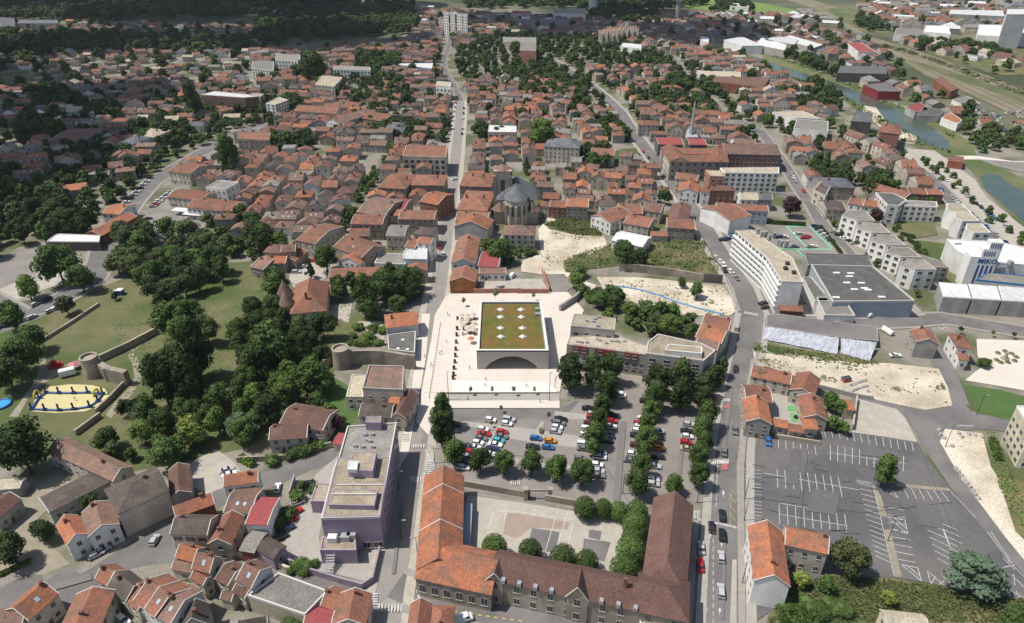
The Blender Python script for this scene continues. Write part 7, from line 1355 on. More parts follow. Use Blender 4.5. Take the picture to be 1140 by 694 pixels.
# ------------------------------------------------------------------ vehicles
TYRE = M('tyre', (.02, .02, .02)); LAMP = M('lamp_glass', (.6, .6, .58), rough=.2)
def paint(n, c): return M('paint_' + n, c, rough=.3, spec=.5)
PT = dict(white=paint('white', (.72, .72, .71)), silver=paint('silver', (.42, .43, .45)), grey=paint('grey', (.16, .165, .175)), black=paint('black', (.018, .018, .02)), navy=paint('navy', (.02, .035, .085)), blue=paint('blue', (.03, .14, .38)), red=paint('red', (.42, .02, .025)), orange=paint('orange', (.62, .22, .02)), beige=paint('beige', (.38, .34, .27)), green=paint('green', (.05, .16, .09)), maroon=paint('maroon', (.14, .015, .03)), turquoise=paint('turquoise', (.05, .38, .42)))
CM = {}
def car_meshes(kind):
    if kind in CM: return CM[kind]
    L, Wd, H_ = dict(hatchback=(4.0, 1.74, 1.48), saloon=(4.6, 1.8, 1.45), van=(5.0, 1.95, 2.1), estate=(4.5, 1.8, 1.6))[kind]
    prof = dict(hatchback=[(-.5, .28), (.5, .28), (.5, .55), (.46, .62), (.30, .66), (-.48, .70), (-.5, .5)], saloon=[(-.5, .28), (.5, .28), (.5, .52), (.47, .6), (.26, .65), (-.36, .66), (-.49, .64), (-.5, .5)], van=[(-.5, .2), (.5, .2), (.5, .5), (.45, .56), (.36, .6), (-.5, .62), (-.5, .5)], estate=[(-.5, .28), (.5, .28), (.5, .55), (.46, .62), (.28, .66), (-.49, .68), (-.5, .5)])[kind]
    gx = dict(hatchback=((.24, .08), (-.47, -.38)), saloon=((.22, .06), (-.34, -.2)), van=((.36, .28), (-.495, -.48)), estate=((.24, .1), (-.48, -.44)))[kind]
    b = MB(); P = [(x * L, z * H_ * (1.0 if kind != 'van' else .95)) for x, z in prof]; y = Wd / 2
    b.poly([(x, -y, z) for x, z in P]); b.poly([(x, y, z) for x, z in P][::-1])
    for i in range(len(P)): a, c = P[i], P[(i + 1) % len(P)]; b.poly([(a[0], -y, a[1]), (a[0], y, a[1]), (c[0], y, c[1]), (c[0], -y, c[1])])
    zb, zt = P[4][1] + .0, H_; yt = y * .78
    (f0, f1), (r0, r1) = gx; zr = P[5][1]
    # roof and pillars belong to the painted body
    b.poly([(f1 * L, -yt, zt), (f1 * L, yt, zt), (r1 * L, yt, zt), (r1 * L, -yt, zt)][::-1]); 
    if kind == 'van':
        for s in (-1, 1): q = [(.16 * L, s * y * .97, zb), (r0 * L, s * y * .97, zr), (r1 * L, s * yt, zt), (.16 * L, s * yt, zt)]; b.poly(q if s > 0 else q[::-1])
        b.poly([(r0 * L, -y * .97, zr), (r0 * L, y * .97, zr), (r1 * L, yt, zt), (r1 * L, -yt, zt)][::-1])
    g = MB(); lo = [(f0 * L, -y * .93, zb), (f0 * L, y * .93, zb), (r0 * L, y * .93, zr), (r0 * L, -y * .93, zr)]; hi = [(f1 * L, -yt, zt - .03), (f1 * L, yt, zt - .03), (r1 * L, yt, zt - .03), (r1 * L, -yt, zt - .03)]
    for i in range(4): j = (i + 1) % 4; g.poly([lo[i], lo[j], hi[j], hi[i]])
    w = MB()
    for k in range(12): pass
    n = 12; ring = [(.31 * math.cos(6.283 * i / n), .31 * math.sin(6.283 * i / n)) for i in range(n)]; k = 0
    w.v = [(x, -.11, z) for x, z in ring] + [(x, .11, z) for x, z in ring]; w.f = [(i, (i + 1) % n, n + (i + 1) % n, n + i) for i in range(n)] + [tuple(range(n))[::-1], tuple(range(n, 2 * n))]; w.m = [0] * len(w.f)
    h = MB(); h.box(-.03, .03, -.2, .2, -.08, .08)
    CM[kind] = dict(body=b.mesh('body', PT['white']), win=g.mesh('windows', GLASS), wheel=w.mesh('wheel', TYRE), lamp=h.mesh('headlight', LAMP), L=L, W=Wd, H=H_, zl=P[2][1] - .05); 
    return CM[kind]
NC = [0]; PB = {}
def car(px, py, hx, hy, colour, kind, label, group=None, small=False, name='parked_car', world=None):
    m = car_meshes(kind); p = world or at(px, py, .5); q = at(px + hx, py + hy, .5) if world is None else world + Vector((hx, hy, 0)); a = math.atan2(q.y - p.y, q.x - p.x)
    e = empty(name, (p.x, p.y, gz(p.x, p.y) + .01), a, label=label, cat='van' if kind == 'van' else 'car', group=group); NC[0] += 1
    k = (kind, colour)
    if k not in PB: PB[k] = m['body'].copy(); PB[k].materials[0] = PT[colour]
    link('body', PB[k], e); link('windows', m['win'], e)
    if not small:
        for sx in (.31, -.31):
            for sy in (-1, 1): link('wheel', m['wheel'], e, (sx * m['L'], sy * (m['W'] / 2 - .1), .31))
        for sy in (-1, 1): link('headlight', m['lamp'], e, (m['L'] / 2, sy * .6, m['zl']))
    return e
KD = {'h': 'hatchback', 's': 'saloon', 'v': 'van', 'e': 'estate'}
def carlist(lst, where, hx, hy, group, order='from the top', **k):
    cnt = {}
    for i, (x, y, c, kd) in enumerate(lst):
        car(x, y, hx, hy, c, KD[kd], '%s %s, %s %s in %s' % (c, KD[kd], nth(i + 1), order, where), group, **k)
carlist([(546, 468, 'white', 'h'), (537.5, 478.5, 'white', 'h'), (539, 483.6, 'red', 's'), (535, 488.5, 'grey', 's'), (532, 493.5, 'white', 'h'), (528, 498.5, 'white', 's'), (524, 503.5, 'red', 'h'), (521, 509, 'silver', 's'), (518, 515, 'black', 's'), (516, 521, 'white', 'h')], 'the leftmost parking column', 10, 1.5, 'cars in the leftmost parking column')
carlist([(566.5, 467.5, 'silver', 'e'), (564, 472.3, 'white', 'h'), (559, 481.5, 'red', 'h'), (558, 486.3, 'grey', 's'), (555, 491, 'turquoise', 'h'), (551.5, 495.5, 'white', 's'), (548, 500.5, 'navy', 's'), (545, 506, 'white', 'h'), (541, 511, 'white', 'h')], 'the second parking column', 10, 1.5, 'cars in the second parking column')
carlist([(624, 467, 'black', 's'), (622, 471.7, 'grey', 'e'), (620, 476.3, 'white', 'h'), (618, 481, 'silver', 'h')], 'the group below the square', 10, 1.5, 'cars in the group below the square')
carlist([(659.5, 461.5, 'silver', 'h'), (659, 465, 'red', 'h'), (656, 472, 'maroon', 'h'), (654, 478, 'white', 'e'), (651, 484.5, 'white', 'h'), (649.5, 495, 'white', 'e'), (650, 500, 'grey', 's'), (646, 511, 'grey', 'h')], 'the row left of the first tree column', 10, 1.2, 'cars left of the first tree column')
carlist([(680, 462.5, 'navy', 's'), (680.5, 469, 'red', 'h'), (679, 475.5, 'white', 's'), (677, 486, 'navy', 's'), (675, 491, 'black', 's'), (668.5, 504, 'silver', 'h'), (667.5, 509.5, 'white', 'e'), (664.5, 518, 'white', 'h'), (666, 525, 'silver', 'h'), (665.5, 530, 'grey', 's')], 'the row right of the first tree column', 10, 1.2, 'cars right of the first tree column')
carlist([(716, 467.5, 'white', 'e'), (711.5, 472, 'red', 'h'), (711.5, 476, 'white', 'h'), (709.5, 480, 'white', 'h'), (709, 485, 'black', 's'), (708, 496, 'maroon', 'h'), (704, 506, 'white', 'h'), (702, 513, 'grey', 's')], 'the row left of the second tree column', 10, 1.2, 'cars left of the second tree column')
carlist([(733, 480.5, 'white', 'h'), (732, 488, 'black', 's'), (731, 493, 'black', 'h'), (733, 499, 'orange', 'h'), (732, 509, 'black', 's'), (728, 519.5, 'silver', 's'), (727, 534, 'white', 'h'), (727, 539.5, 'silver', 'h')], 'the row right of the second tree column', 10, 1.2, 'cars right of the second tree column')
carlist([(766.5, 473, 'silver', 'h'), (765, 480.5, 'black', 's'), (765, 486.5, 'white', 'h'), (764, 493, 'red', 'h'), (765, 500, 'beige', 's')], 'the row beside the avenue trees', 10, 1, 'cars beside the avenue trees')
for q in ((655, 455, 10, .6, 'black', 's', 'black saloon on the access road left of the tall trees'), (689, 441, 10, .6, 'white', 'v', 'white van in front of the garage entrance of the red banded block'), (718, 447, 8, 1, 'black', 'h', 'dark hatchback under the tall trees before the corner flats'), (596.5, 488.5, 10, 1, 'blue', 'h', 'bright blue hatchback alone in the aisle left of the orange car'), (612.7, 491.5, 10, 1, 'orange', 'h', 'orange hatchback in the car park aisle'), (610, 498.5, 10, 1, 'blue', 'h', 'blue hatchback just below the orange one'), (593, 498, 10, 1, 'black', 's', 'black car half under a tree, left of the blue and orange cars'), (507, 473, 8, 1, 'maroon', 'h', 'dark red car right of the tall tree pair at the corner'), (504, 479, 8, 1, 'grey', 's', 'grey car in the shade of the tall tree pair at the corner'), (494, 491, 8, 1, 'white', 'h', 'white car under the small tree at the left car park corner'),
    (804, 574.5, -.6, -6, 'black', 's', 'black car heading away beyond the stop line on the avenue'), (792, 588, .3, 6, 'black', 'h', 'black car waiting at the stop line on the avenue'), (803.7, 597, -.3, -6, 'black', 'e', 'black estate heading away just below the stop line'), (780.5, 610.5, -.5, -6, 'silver', 's', 'silver car parked in the shade of the school wing'), (779.5, 630, -.5, -6, 'red', 's', 'red car parked in the shade of the school wing'), (802.6, 621, -.5, -6, 'silver', 'h', 'silver hatchback driving on the avenue, upper of the two silver ones'), (802.4, 659, -.5, -6, 'silver', 'e', 'silver estate driving on the avenue nearest the bottom edge'),
    (818, 479.5, .1, 6, 'grey', 's', 'dark grey car parked on the avenue beside the playground court'), (806, 503.5, 0, -6, 'grey', 's', 'grey green car on the avenue above the upper zebra crossing'), (855, 492.5, .3, 6, 'blue', 'h', 'blue car alone in the large car park by the court wall'), (818.7, 411.5, -1, 6, 'black', 's', 'black car coming down the avenue beside the corner flats'), (820, 366, 1, -6, 'beige', 'h', 'beige car on the avenue above the bright orange roof'), (849.5, 338, 8, -2, 'black', 's', 'upper dark car parked at the foot of the curved flats'), (852, 343, 8, -2, 'black', 'h', 'lower dark car parked at the foot of the curved flats'), (794, 446, 2, -5, 'red', 'h', 'red car under the trees at the avenue'), (783, 452, 6, 1, 'white', 'h', 'white car below the tall trees nearest the avenue'),
    (807, 301.5, -2, -4, 'black', 's', 'black car at the curve of the avenue near the scrub'), (493.5, 284, -.6, 6, 'white', 'h', 'white car driving on the main street beside its shadow'), (489.5, 275.5, -.6, 6, 'red', 'v', 'red van on the shaded side of the main street'), (496, 236, -.4, 6, 'white', 'h', 'white car on the main street below the office block'), (506, 200, -5, .5, 'white', 'h', 'white car crossing the main street near the office block'), (116, 675, 5, 4, 'black', 'e', 'black car parked in the lower left street below the dark roof'), (137, 691, 5, 4, 'white', 'e', 'white car cut by the bottom edge in the lower left street'), (113.5, 613, 6, -3, 'silver', 's', 'silver saloon parked before the white house with a garage door'), (107, 618, 6, -3, 'silver', 'h', 'silver hatchback left of the silver saloon before the white house'), (172, 602, 3, -5, 'silver', 'h', 'silver car beside the little garden by red shutters'), (252.5, 523.5, 6, -2, 'silver', 's', 'silver car, upper of two in the gravel court'), (255.5, 528.5, 6, -2, 'white', 's', 'white car, lower of two in the gravel court'),
    (309, 543.5, 1.5, -6, 'white', 'h', 'white car beside the shrubs on the car court ramp'), (342.5, 539, 6, -2, 'black', 's', 'black car at the top of the private car court'), (331.5, 559.5, 6, -2.5, 'white', 'h', 'white car in the private car court'), (328.7, 570.5, 6, -3.5, 'red', 's', 'upper red car in the private car court'), (323, 580, 6, -3.5, 'red', 'h', 'lower red car in the private car court'), (319.5, 589, 6, -3, 'navy', 's', 'navy car below the red ones in the private car court'), (312, 598.5, 6, -3, 'black', 's', 'black car lowest in the private car court'), (515, 690.5, 6, -2, 'white', 'v', 'white van cut by the bottom edge before the school'),
    (338.5, 297, 6, 0, 'silver', 'h', 'silver car by the low barn on the small square'), (330, 303, 6, 0, 'silver', 'e', 'silver estate left on the small square'), (349.5, 289.5, 3, -3, 'red', 'h', 'red car at the top of the small square'), (997, 396, 6, 0, 'white', 's', 'white car parked behind the lone grey walled house'), (563, 309, 3, -3, 'white', 'h', 'white car on the pale yard, upper right'), (557, 320, 4, -2, 'silver', 'h', 'silver car on the pale yard behind the pink wall'), (570, 308, 3, -3, 'white', 'v', 'white van at the top of the pale yard')):
    car(q[0], q[1], q[2], q[3], q[4], KD[q[5]], q[6])
z_ = u1; cyc = ['white', 'grey', 'silver', 'black', 'white', 'blue', 'silver', 'red', 'white', 'black', 'navy', 'silver', 'beige']
def auto(n, p0, p1, hx, hy, where, seed, small=True, order='from the left', skip=.0):
    rng = random.Random(seed); j = 0
    for i in range(n):
        t = (i + .5) / n
        if rng.random() < skip: continue
        j += 1; c = rng.choice(cyc); kd = rng.choice('hhses'); car(p0[0] + (p1[0] - p0[0]) * t, p0[1] + (p1[1] - p0[1]) * t, hx, hy, c, KD[kd], '%s %s, %s %s in %s' % (c, KD[kd], nth(j), order, where), 'cars in ' + where, small=small)
auto(9, z_(642, 232), z_(722, 165), 6, -.6, 'the row nearest the upper left road', 1, order='from the bottom'); auto(3, z_(598, 330), z_(632, 270), 6, -.6, 'the short row under the square trees', 2, order='from the bottom'); auto(2, z_(655, 315), z_(670, 290), 6, -.6, 'the pair left in the upper left square', 3, order='from the bottom'); auto(3, z_(740, 300), z_(800, 300), 6, 0, 'the upper middle of the upper left square', 4); auto(2, z_(755, 332), z_(785, 318), 6, 0, 'the lower middle of the upper left square', 5); auto(9, z_(515, 232), z_(640, 100), 6, -1, 'the row left of the upper left road', 6, order='from the bottom', skip=.1)
auto(3, (36, 341), (56, 331), 6, -3, 'the verge below the fairground', 7, small=False); auto(4, (52, 348), (74, 338), 6, -3, 'the lower verge by the park wall', 8, small=False); auto(5, (-5, 366), (40, 352), 6, -3, 'the road edge at the left border', 9, small=False); auto(2, (128, 327), (136, 324), 5, 3, 'the shade by the blue kiosk', 10, small=False)
auto(8, (500, 152), (508, 112), 0, -4, 'the left kerb of the upper main street', 11, order='from the bottom'); auto(7, (514, 152), (517, 112), 0, -4, 'the right kerb of the upper main street', 12, order='from the bottom', skip=.2)
auto(4, r4(450, 240), r4(520, 240), 5, 0, 'the left group of the marked car park', 13); auto(3, r4(520, 312), r4(600, 314), 5, 0, 'the front left of the marked car park', 14); auto(2, r4(605, 215), r4(640, 218), 5, 0, 'the marked car park, upper bays', 15); auto(2, r4(650, 252), r4(700, 232), 5, 0, 'the centre bays of the marked car park', 16); auto(2, r4(695, 316), r4(745, 312), 5, 0, 'the marked car park, lower bays', 17); auto(6, r4(735, 145), r4(880, 275), 6, 0, 'the diagonal row along the hedge', 18); auto(5, r4(870, 190), r4(1070, 300), 6, 1, 'the access road by the stepped terrace', 19); auto(5, r4(20, 265), r4(110, 232), 4, 0, 'the gap between gabled apartments and curved flats', 20)
auto(7, (985, 320), (1008, 338), 3, 4, 'the kerb between supermarket and terrace', 21, skip=.2); auto(20, (1018, 186), (1128, 278), 3, 3, 'the left kerb of the quay road', 22, skip=.25); auto(20, (1030, 182), (1138, 268), 3, 3, 'the right kerb of the quay road', 23, skip=.25); auto(10, (868, 178), (896, 215), 2, 3, 'the road right of the white block', 24, skip=.3); auto(6, (800, 290), (822, 312), 2, 3, 'the avenue kerb by the curved flats', 25, skip=.3)
auto(8, (696, 145), (742, 200), 2, 3, 'the upper avenue kerb', 26, skip=.4, order='from the top')
rng = random.Random(5)
SP = sorted((rng.uniform(1086, 1140), rng.uniform(122, 152)) for k in range(56))
for k, (x, y) in enumerate(SP):
    c, kd = rng.choice(['white', 'silver', 'white', 'grey', 'silver', 'white', 'blue', 'maroon']), rng.choice(['hatchback', 'saloon', 'estate']); car(x, y, rng.uniform(-4, 4), rng.uniform(-3, 3), c, kd, '%s %s in the railway scrapyard, %s vehicle from the left' % (c, kd, nth(k + 1)), 'cars crowding the scrapyard', small=True, name='scrapped_car')


# ------------------------------------------------------------------ street furniture and small things
def item(name, label, cat, px, z=0, group=None, rz=0):
    p = at(*px); return empty(name, (p.x, p.y, gz(p.x, p.y)), rz, label=label, cat=cat, group=group)
BM = None
mb = MB(); mb.frustum((0, 0), .14, .14, 0, .95, 8); bol = mb.mesh('bollard', DARK)
for i in range(26):
    t = i / 25; p = at(490.5 - 12.5 * t, 362 + 82 * t); tag(link('bollard', bol, None, (p.x, p.y, gz(p.x, p.y))), '%s dark bollard from the top of the line between street and square' % nth(i + 1), 'bollard', 'bollards between street and square')
def lamp(px, h, label, arm=1.2, dirx=1):
    e = item('street_lamp', label, 'street lamp', px); mb = MB(); mb.frustum((0, 0), .13, .07, 0, h, 8); mb.tube([(0, 0, h - .1), (arm * dirx, 0, h + .2)], .05); mb.build('pole', DARK, e); mb = MB(); mb.box(arm * dirx - .45, arm * dirx + .45, -.16, .16, h + .14, h + .28); mb.build('lamp_head', METAL, e)
lamp((499.5, 446), 12, 'tall thin mast at the left end of the square steps', .3); lamp((611.5, 447), 12, 'tall thin mast at the right end of the square steps', .3)
for i, (x, y) in enumerate(((484, 516), (476, 544), (447, 600), (444, 545), (465, 620))): lamp((x, y), 7, ('lamp at the car park corner by the two zebra crossings', 'lamp left of the far gable of the orange school wing', 'lamp in the shade beside the lilac building, lower one', 'lamp in the shade beside the lilac building, upper one', 'lamp beside the orange school wing near its lower end')[i], 1.2, -1 if x > 460 else 1)
for x, y, l in ((829, 556, 'lamp on the avenue side of the large car park, upper'), (828, 580, 'lamp on the avenue side of the large car park, lower'), (826, 650, 'lamp before the white gabled house'), (776, 560, 'lamp by the gable of the brown school wing'), (988, 603, 'lamp on the planted strip of the large car park'), (1052, 498, 'lamp on the sandy lot by the junction'), (1087, 462, 'lamp on the green lawn edge by the junction'), (842, 432, 'lamp left of the earth pit on the avenue'), (693, 550, 'lamp in the middle aisle of the car park')): lamp((x, y), 8, l)
# café terrace
PAR = M('parasol_cloth', (.50, .43, .36), (.46, .40, .33), 2); WOOD = M('terrace_wood', (.16, .10, .065))
rng = random.Random(3); k = 0
mb = MB(); mb.frustum((0, 0), .04, .04, 0, 2.5, 6); pole_ = mb.mesh('pole', DARK)
mb = MB()
mb.frustum((0, 0), 1.5, .06, 2.25, 2.9, 8); can_ = mb.mesh('canopy', PAR)
mb = MB(); mb.frustum((0, 0), .4, .4, .7, .75, 10); mb.frustum((0, 0), .05, .05, 0, .7, 6); tab_ = mb.mesh('cafe_table', WOOD)
mb = MB(); mb.box(-.22, .22, -.22, .22, .42, .47); mb.box(-.22, .22, .18, .22, .47, .9)
for sx in (-.19, .19):
    for sy in (-.19, .19): mb.box(sx - .025, sx + .025, sy - .025, sy + .025, 0, .42)
ch_ = mb.mesh('cafe_chair', DARK)
for r_ in range(4):
    for c in range(3):
        x, y = 514.5 + c * 6 + rng.uniform(-1.5, 1.5), 357 + r_ * 5.2 + rng.uniform(-1, 1); k += 1; p = at(x, y); z = gz(p.x, p.y); w_ = '%s row back, %s from left' % (nth(r_ + 1), nth(c + 1))
        if (r_ + c) % 4 != 3:
            e = empty('parasol', (p.x, p.y, z), label='beige parasol on the cafe terrace, %s' % w_, cat='parasol', group='parasols on the cafe terrace'); link('pole', pole_, e); link('canopy', can_, e)
        tag(link('cafe_table', tab_, None, (p.x + .7, p.y - .3, z)), 'round cafe table on the terrace, %s' % w_, 'table', 'tables on the cafe terrace')
        for q in range(3): a = q * 2.1 + c; tag(link('cafe_chair', ch_, None, (p.x + .7 + .8 * math.cos(a), p.y - .3 + .8 * math.sin(a), z), a - 1.57), '%s dark cafe chair, table in %s' % (nth(q + 1), w_), 'chair', 'chairs on the cafe terrace')
e = item('parasol', 'single pinkish red parasol below the beige ones', 'parasol', (524.5, 383)); link('pole', pole_, e); c2 = can_.copy(); c2.materials[0] = M('parasol_red', (.45, .16, .13)); link('canopy', c2, e)
PL = M('planter', (.12, .11, .10))
for i, (x, y) in enumerate(((509.5, 357), (509, 368), (508.5, 375), (508, 383), (507.5, 391), (507, 398), (506.5, 405), (505.5, 412), (505, 419), (504.5, 423))):
    e = item('planter', '%s planter from the back along the terrace edge' % nth(i + 1), 'planter', (x, y), group='planters along the terrace edge'); mb = MB(); mb.box(-.5, .5, -.5, .5, 0, .7); mb.build('box', PL, e); c_, t_ = tree_mesh('bush', 'dark', i % 3, 1); s_ = link('shrub', c_, e, (0, 0, .4)); s_.scale = (1.1, 1.1, 1.9)
# people
def person_mesh(pose):
    me = bpy.data.meshes.new('tmp'); s = .17 if pose else .05
    V = [(0, 0, .95), (0, .0, 1.2), (0, 0, 1.42), (0, 0, 1.52), (0, .01, 1.68), (.10, 0, .9), (.12, -s, .48), (.12, s * .8, .06), (.12, s * .8 - .14, .04), (-.10, 0, .9), (-.12, s, .48), (-.12, s * 1.6, .06), (-.12, s * 1.6 - .14, .04), (.19, 0, 1.4), (.25, s * .7, 1.12), (.24, -.05 + s * .3, .86), (-.19, 0, 1.4), (-.25, -s * .7, 1.12), (-.24, -.08 - s, .88)]
    E = [(0, 1), (1, 2), (2, 3), (3, 4), (0, 5), (5, 6), (6, 7), (7, 8), (0, 9), (9, 10), (10, 11), (11, 12), (2, 13), (13, 14), (14, 15), (2, 16), (16, 17), (17, 18)]
    r_ = [.14, .13, .14, .06, .105, .085, .06, .045, .035, .085, .06, .045, .035, .06, .045, .035, .06, .045, .035]
    me.from_pydata(V, E, []); o = bpy.data.objects.new('tmp', me); COL.objects.link(o); md = o.modifiers.new('s', 'SKIN'); o.modifiers.new('d', 'SUBSURF').levels = 1
    for i, d in enumerate(me.skin_vertices[0].data): d.radius = (r_[i], r_[i] * .85); d.use_root = i == 0
    dg = bpy.context.evaluated_depsgraph_get(); dg.update(); out = bpy.data.meshes.new_from_object(o.evaluated_get(dg)); bpy.data.objects.remove(o); return out
SKIN = M('skin', (.45, .27, .19)); HAIR = M('hair', (.05, .035, .025)); pm = [person_mesh(0), person_mesh(1)]
CL = dict(red=(.4, .04, .04), white=(.7, .7, .68), navy=(.03, .04, .09), black=(.02, .02, .02), blue=(.06, .15, .35), pink=(.5, .2, .2), grey=(.2, .2, .2))
def person(px, top, legs, pose, label, rz):
    m = pm[pose].copy(); m.materials.clear()
    for c in (M('cloth_' + top, CL[top]), M('cloth_' + legs, CL[legs]), SKIN, HAIR): m.materials.append(c)
    for f in m.polygons:
        z = f.center.z; f.material_index = 3 if z > 1.7 or (z > 1.6 and f.center.y > .03) else 2 if z > 1.47 or (abs(f.center.x) > .2 and z < 1.15) or z < .02 else 0 if z > .93 else 1
        f.use_smooth = True
    p = at(*px); tag(link('person', m, None, (p.x, p.y, gz(p.x, p.y) + .02), rz), label, 'person')
for q in (((540, 431), 'red', 'navy', 1, 'person in a red top walking across the square steps', 1.2), ((541, 425), 'black', 'black', 0, 'person in black standing above the one in red', 0), ((586, 432), 'navy', 'grey', 1, 'person in dark clothes on the right side of the steps', 2), ((492, 395), 'black', 'blue', 1, 'person by the bollards carrying a bag', .5), ((489.5, 396), 'white', 'navy', 0, 'person in a white top beside the bollards', 1), ((498.5, 352), 'black', 'black', 1, 'person in black at the top of the square near the street', 2), ((500.5, 354), 'grey', 'navy', 0, 'person in grey at the top of the square near the street', 0), ((521, 446), 'black', 'grey', 0, 'person on the strip under the steps at the left', 1), ((601, 449), 'blue', 'navy', 1, 'person near the right mast with a bicycle', 1), ((480, 408), 'navy', 'black', 1, 'person crossing the main street beside the square', 1.6), ((473, 399), 'pink', 'grey', 0, 'person on the pale left pavement above the rampart end', 0), ((618, 427), 'black', 'black', 0, 'upper person beside the right edge of the square', 0), ((617.5, 432), 'grey', 'black', 0, 'lower person beside the right edge of the square', 1), ((619, 423), 'navy', 'black', 0, 'third and highest person at the right edge of the square', 1), ((497, 382), 'white', 'blue', 1, 'person in white between bollards and terrace', 2), ((84, 446), 'pink', 'grey', 1, 'person playing on the sand court', 1), ((549, 402), 'white', 'navy', 1, 'person before the left foot of the arched hall', 1.5), ((523, 412), 'grey', 'black', 0, 'person left of the arched hall on the pale paving', 1), ((609.5, 369), 'black', 'grey', 1, 'person in the shade strip right of the hall', 0)): person(*q)
# sand court enclosure
def tube_thing(name, label, cat, pts, r, mat, z=.35, group=None):
    P = [at(x, y, z) for x, y in pts]; mb = MB(); mb.tube([(p.x - P[0].x, p.y - P[0].y, z) for p in P], r, 8); tag(mb.build(name, mat, None, (P[0].x, P[0].y, 0)), label, cat, group)
e = item('inflatable_barrier', 'blue inflatable ring with yellow arches round the sand court', 'inflatable', (74, 442))
bp = [m1(*q) for q in ((135, 440), (165, 392), (195, 370), (250, 372), (312, 372), (372, 370), (435, 375), (415, 405), (380, 430), (312, 440), (250, 445), (190, 443), (135, 440))]; P = [at(x, y, .3) for x, y in bp]
for a_, b_ in zip(P[:-1], P[1:]): mb = MB(); mb.tube([(a_.x - e.location.x, a_.y - e.location.y, .5), (b_.x - e.location.x, b_.y - e.location.y, .5)], .32, 8); mb.build('tube', BLUEP, e)
for p in P[:-1]: mb = MB(); mb.prism([(p.x - e.location.x + x, p.y - e.location.y + y) for x, y in ((-.7, -.45), (.7, -.45), (.7, .45), (-.7, .45))], .2, .9); mb.tube([(p.x - e.location.x, p.y - e.location.y, .6), (p.x - e.location.x, p.y - e.location.y, 3.0)], .32, 8); mb.build('post', M('inflatable_dark', (.03, .06, .16)), e)
for q in ((158, 385), (408, 378)):
    p = at(*m1(*q)); mb = MB(); R_ = 1.5; mb.tube([(p.x - e.location.x, p.y - e.location.y + R_ * math.cos(t * .314), .2 + R_ * 1.3 * math.sin(t * .314)) for t in range(11)], .4, 8); mb.build('arch', YELP, e)
e = item('lorry_stand', 'white box trailer on the park path beside the ruined tower', 'trailer', m1(290, 298), rz=.5); mb = MB(); mb.box(-2.6, 2.6, -1.2, 1.2, .6, 3.0); mb.build('box', WHITEP, e)
for sx in (-1.2, 1.2):
    for sy in (-1.1, 1.1): link('wheel', CM['van']['wheel'], e, (sx, sy, .33))
e = item('market_stall', 'pink and red canvas stall behind the white trailer', 'stall', m1(322, 268), rz=.4); mb = MB(); mb.box(-2, 2, -1.4, 1.4, 2.0, 2.3); mb.frustum((0, 0), 2.2, .3, 2.3, 3.2, 4); mb.build('canopy', M('pink_cloth', (.5, .2, .22)), e)
for sx in (-1.8, 1.8):
    for sy in (-1.2, 1.2): mb = MB(); mb.box(sx - .05, sx + .05, sy - .05, sy + .05, 0, 2.0); mb.build('leg', METAL, e)
e = item('play_ride', 'small red fairground ride on the lawn by the trees', 'ride', m1(240, 258)); mb = MB(); mb.frustum((0, 0), 2.3, 2.3, .1, .6, 8); mb.build('base', RED, e); mb = MB(); mb.box(-1.6, -.2, -1, 1, .6, 2.2); mb.box(.4, 1.5, -.8, .9, .6, 1.8); mb.frustum((-.9, 0), 1.3, .1, 2.2, 3.2, 6); mb.build('cabin', M('ride_red', (.42, .05, .07)), e)
e = item('paddling_pool', 'round blue inflatable pool cut by the left edge', 'inflatable', (2, 451)); mb = MB(); mb.tube([(3 * math.cos(i * .349), 3 * math.sin(i * .349), .4) for i in range(19)], .4, 8); mb.build('ring', BLUEP, e); mb = MB(); mb.frustum((0, 0), 2.9, 2.9, .2, .4, 18); mb.build('mat', M('pool_mat', (.05, .30, .55)), e)
e = item('blue_kiosk', 'small blue kiosk with a white roof in the tree shade by the road', 'kiosk', u1(512, 600)); mb = MB(); mb.box(-1.2, 1.2, -1.2, 1.2, 0, 2.4); mb.build('wall', BLUEP, e); mb = MB(); mb.box(-1.4, 1.4, -1.4, 1.4, 2.4, 2.6); mb.build('roof', WHITEP, e)
for i, q in enumerate(((775, 262), (822, 278))):
    e = item('awning', '%s white awning from the left before the white restaurant' % nth(i + 1), 'awning', u1(*q), group='white awnings', rz=-.2); mb = MB(); mb.box(-5.5, 5.5, -2.6, 2.6, 2.8, 3.0); mb.build('cloth', WHITEP, e)
    for sx in (-5, 5):
        for sy in (-2.4, 2.4): mb = MB(); mb.box(sx - .06, sx + .06, sy - .06, sy + .06, 0, 2.8); mb.build('post', DARK, e)
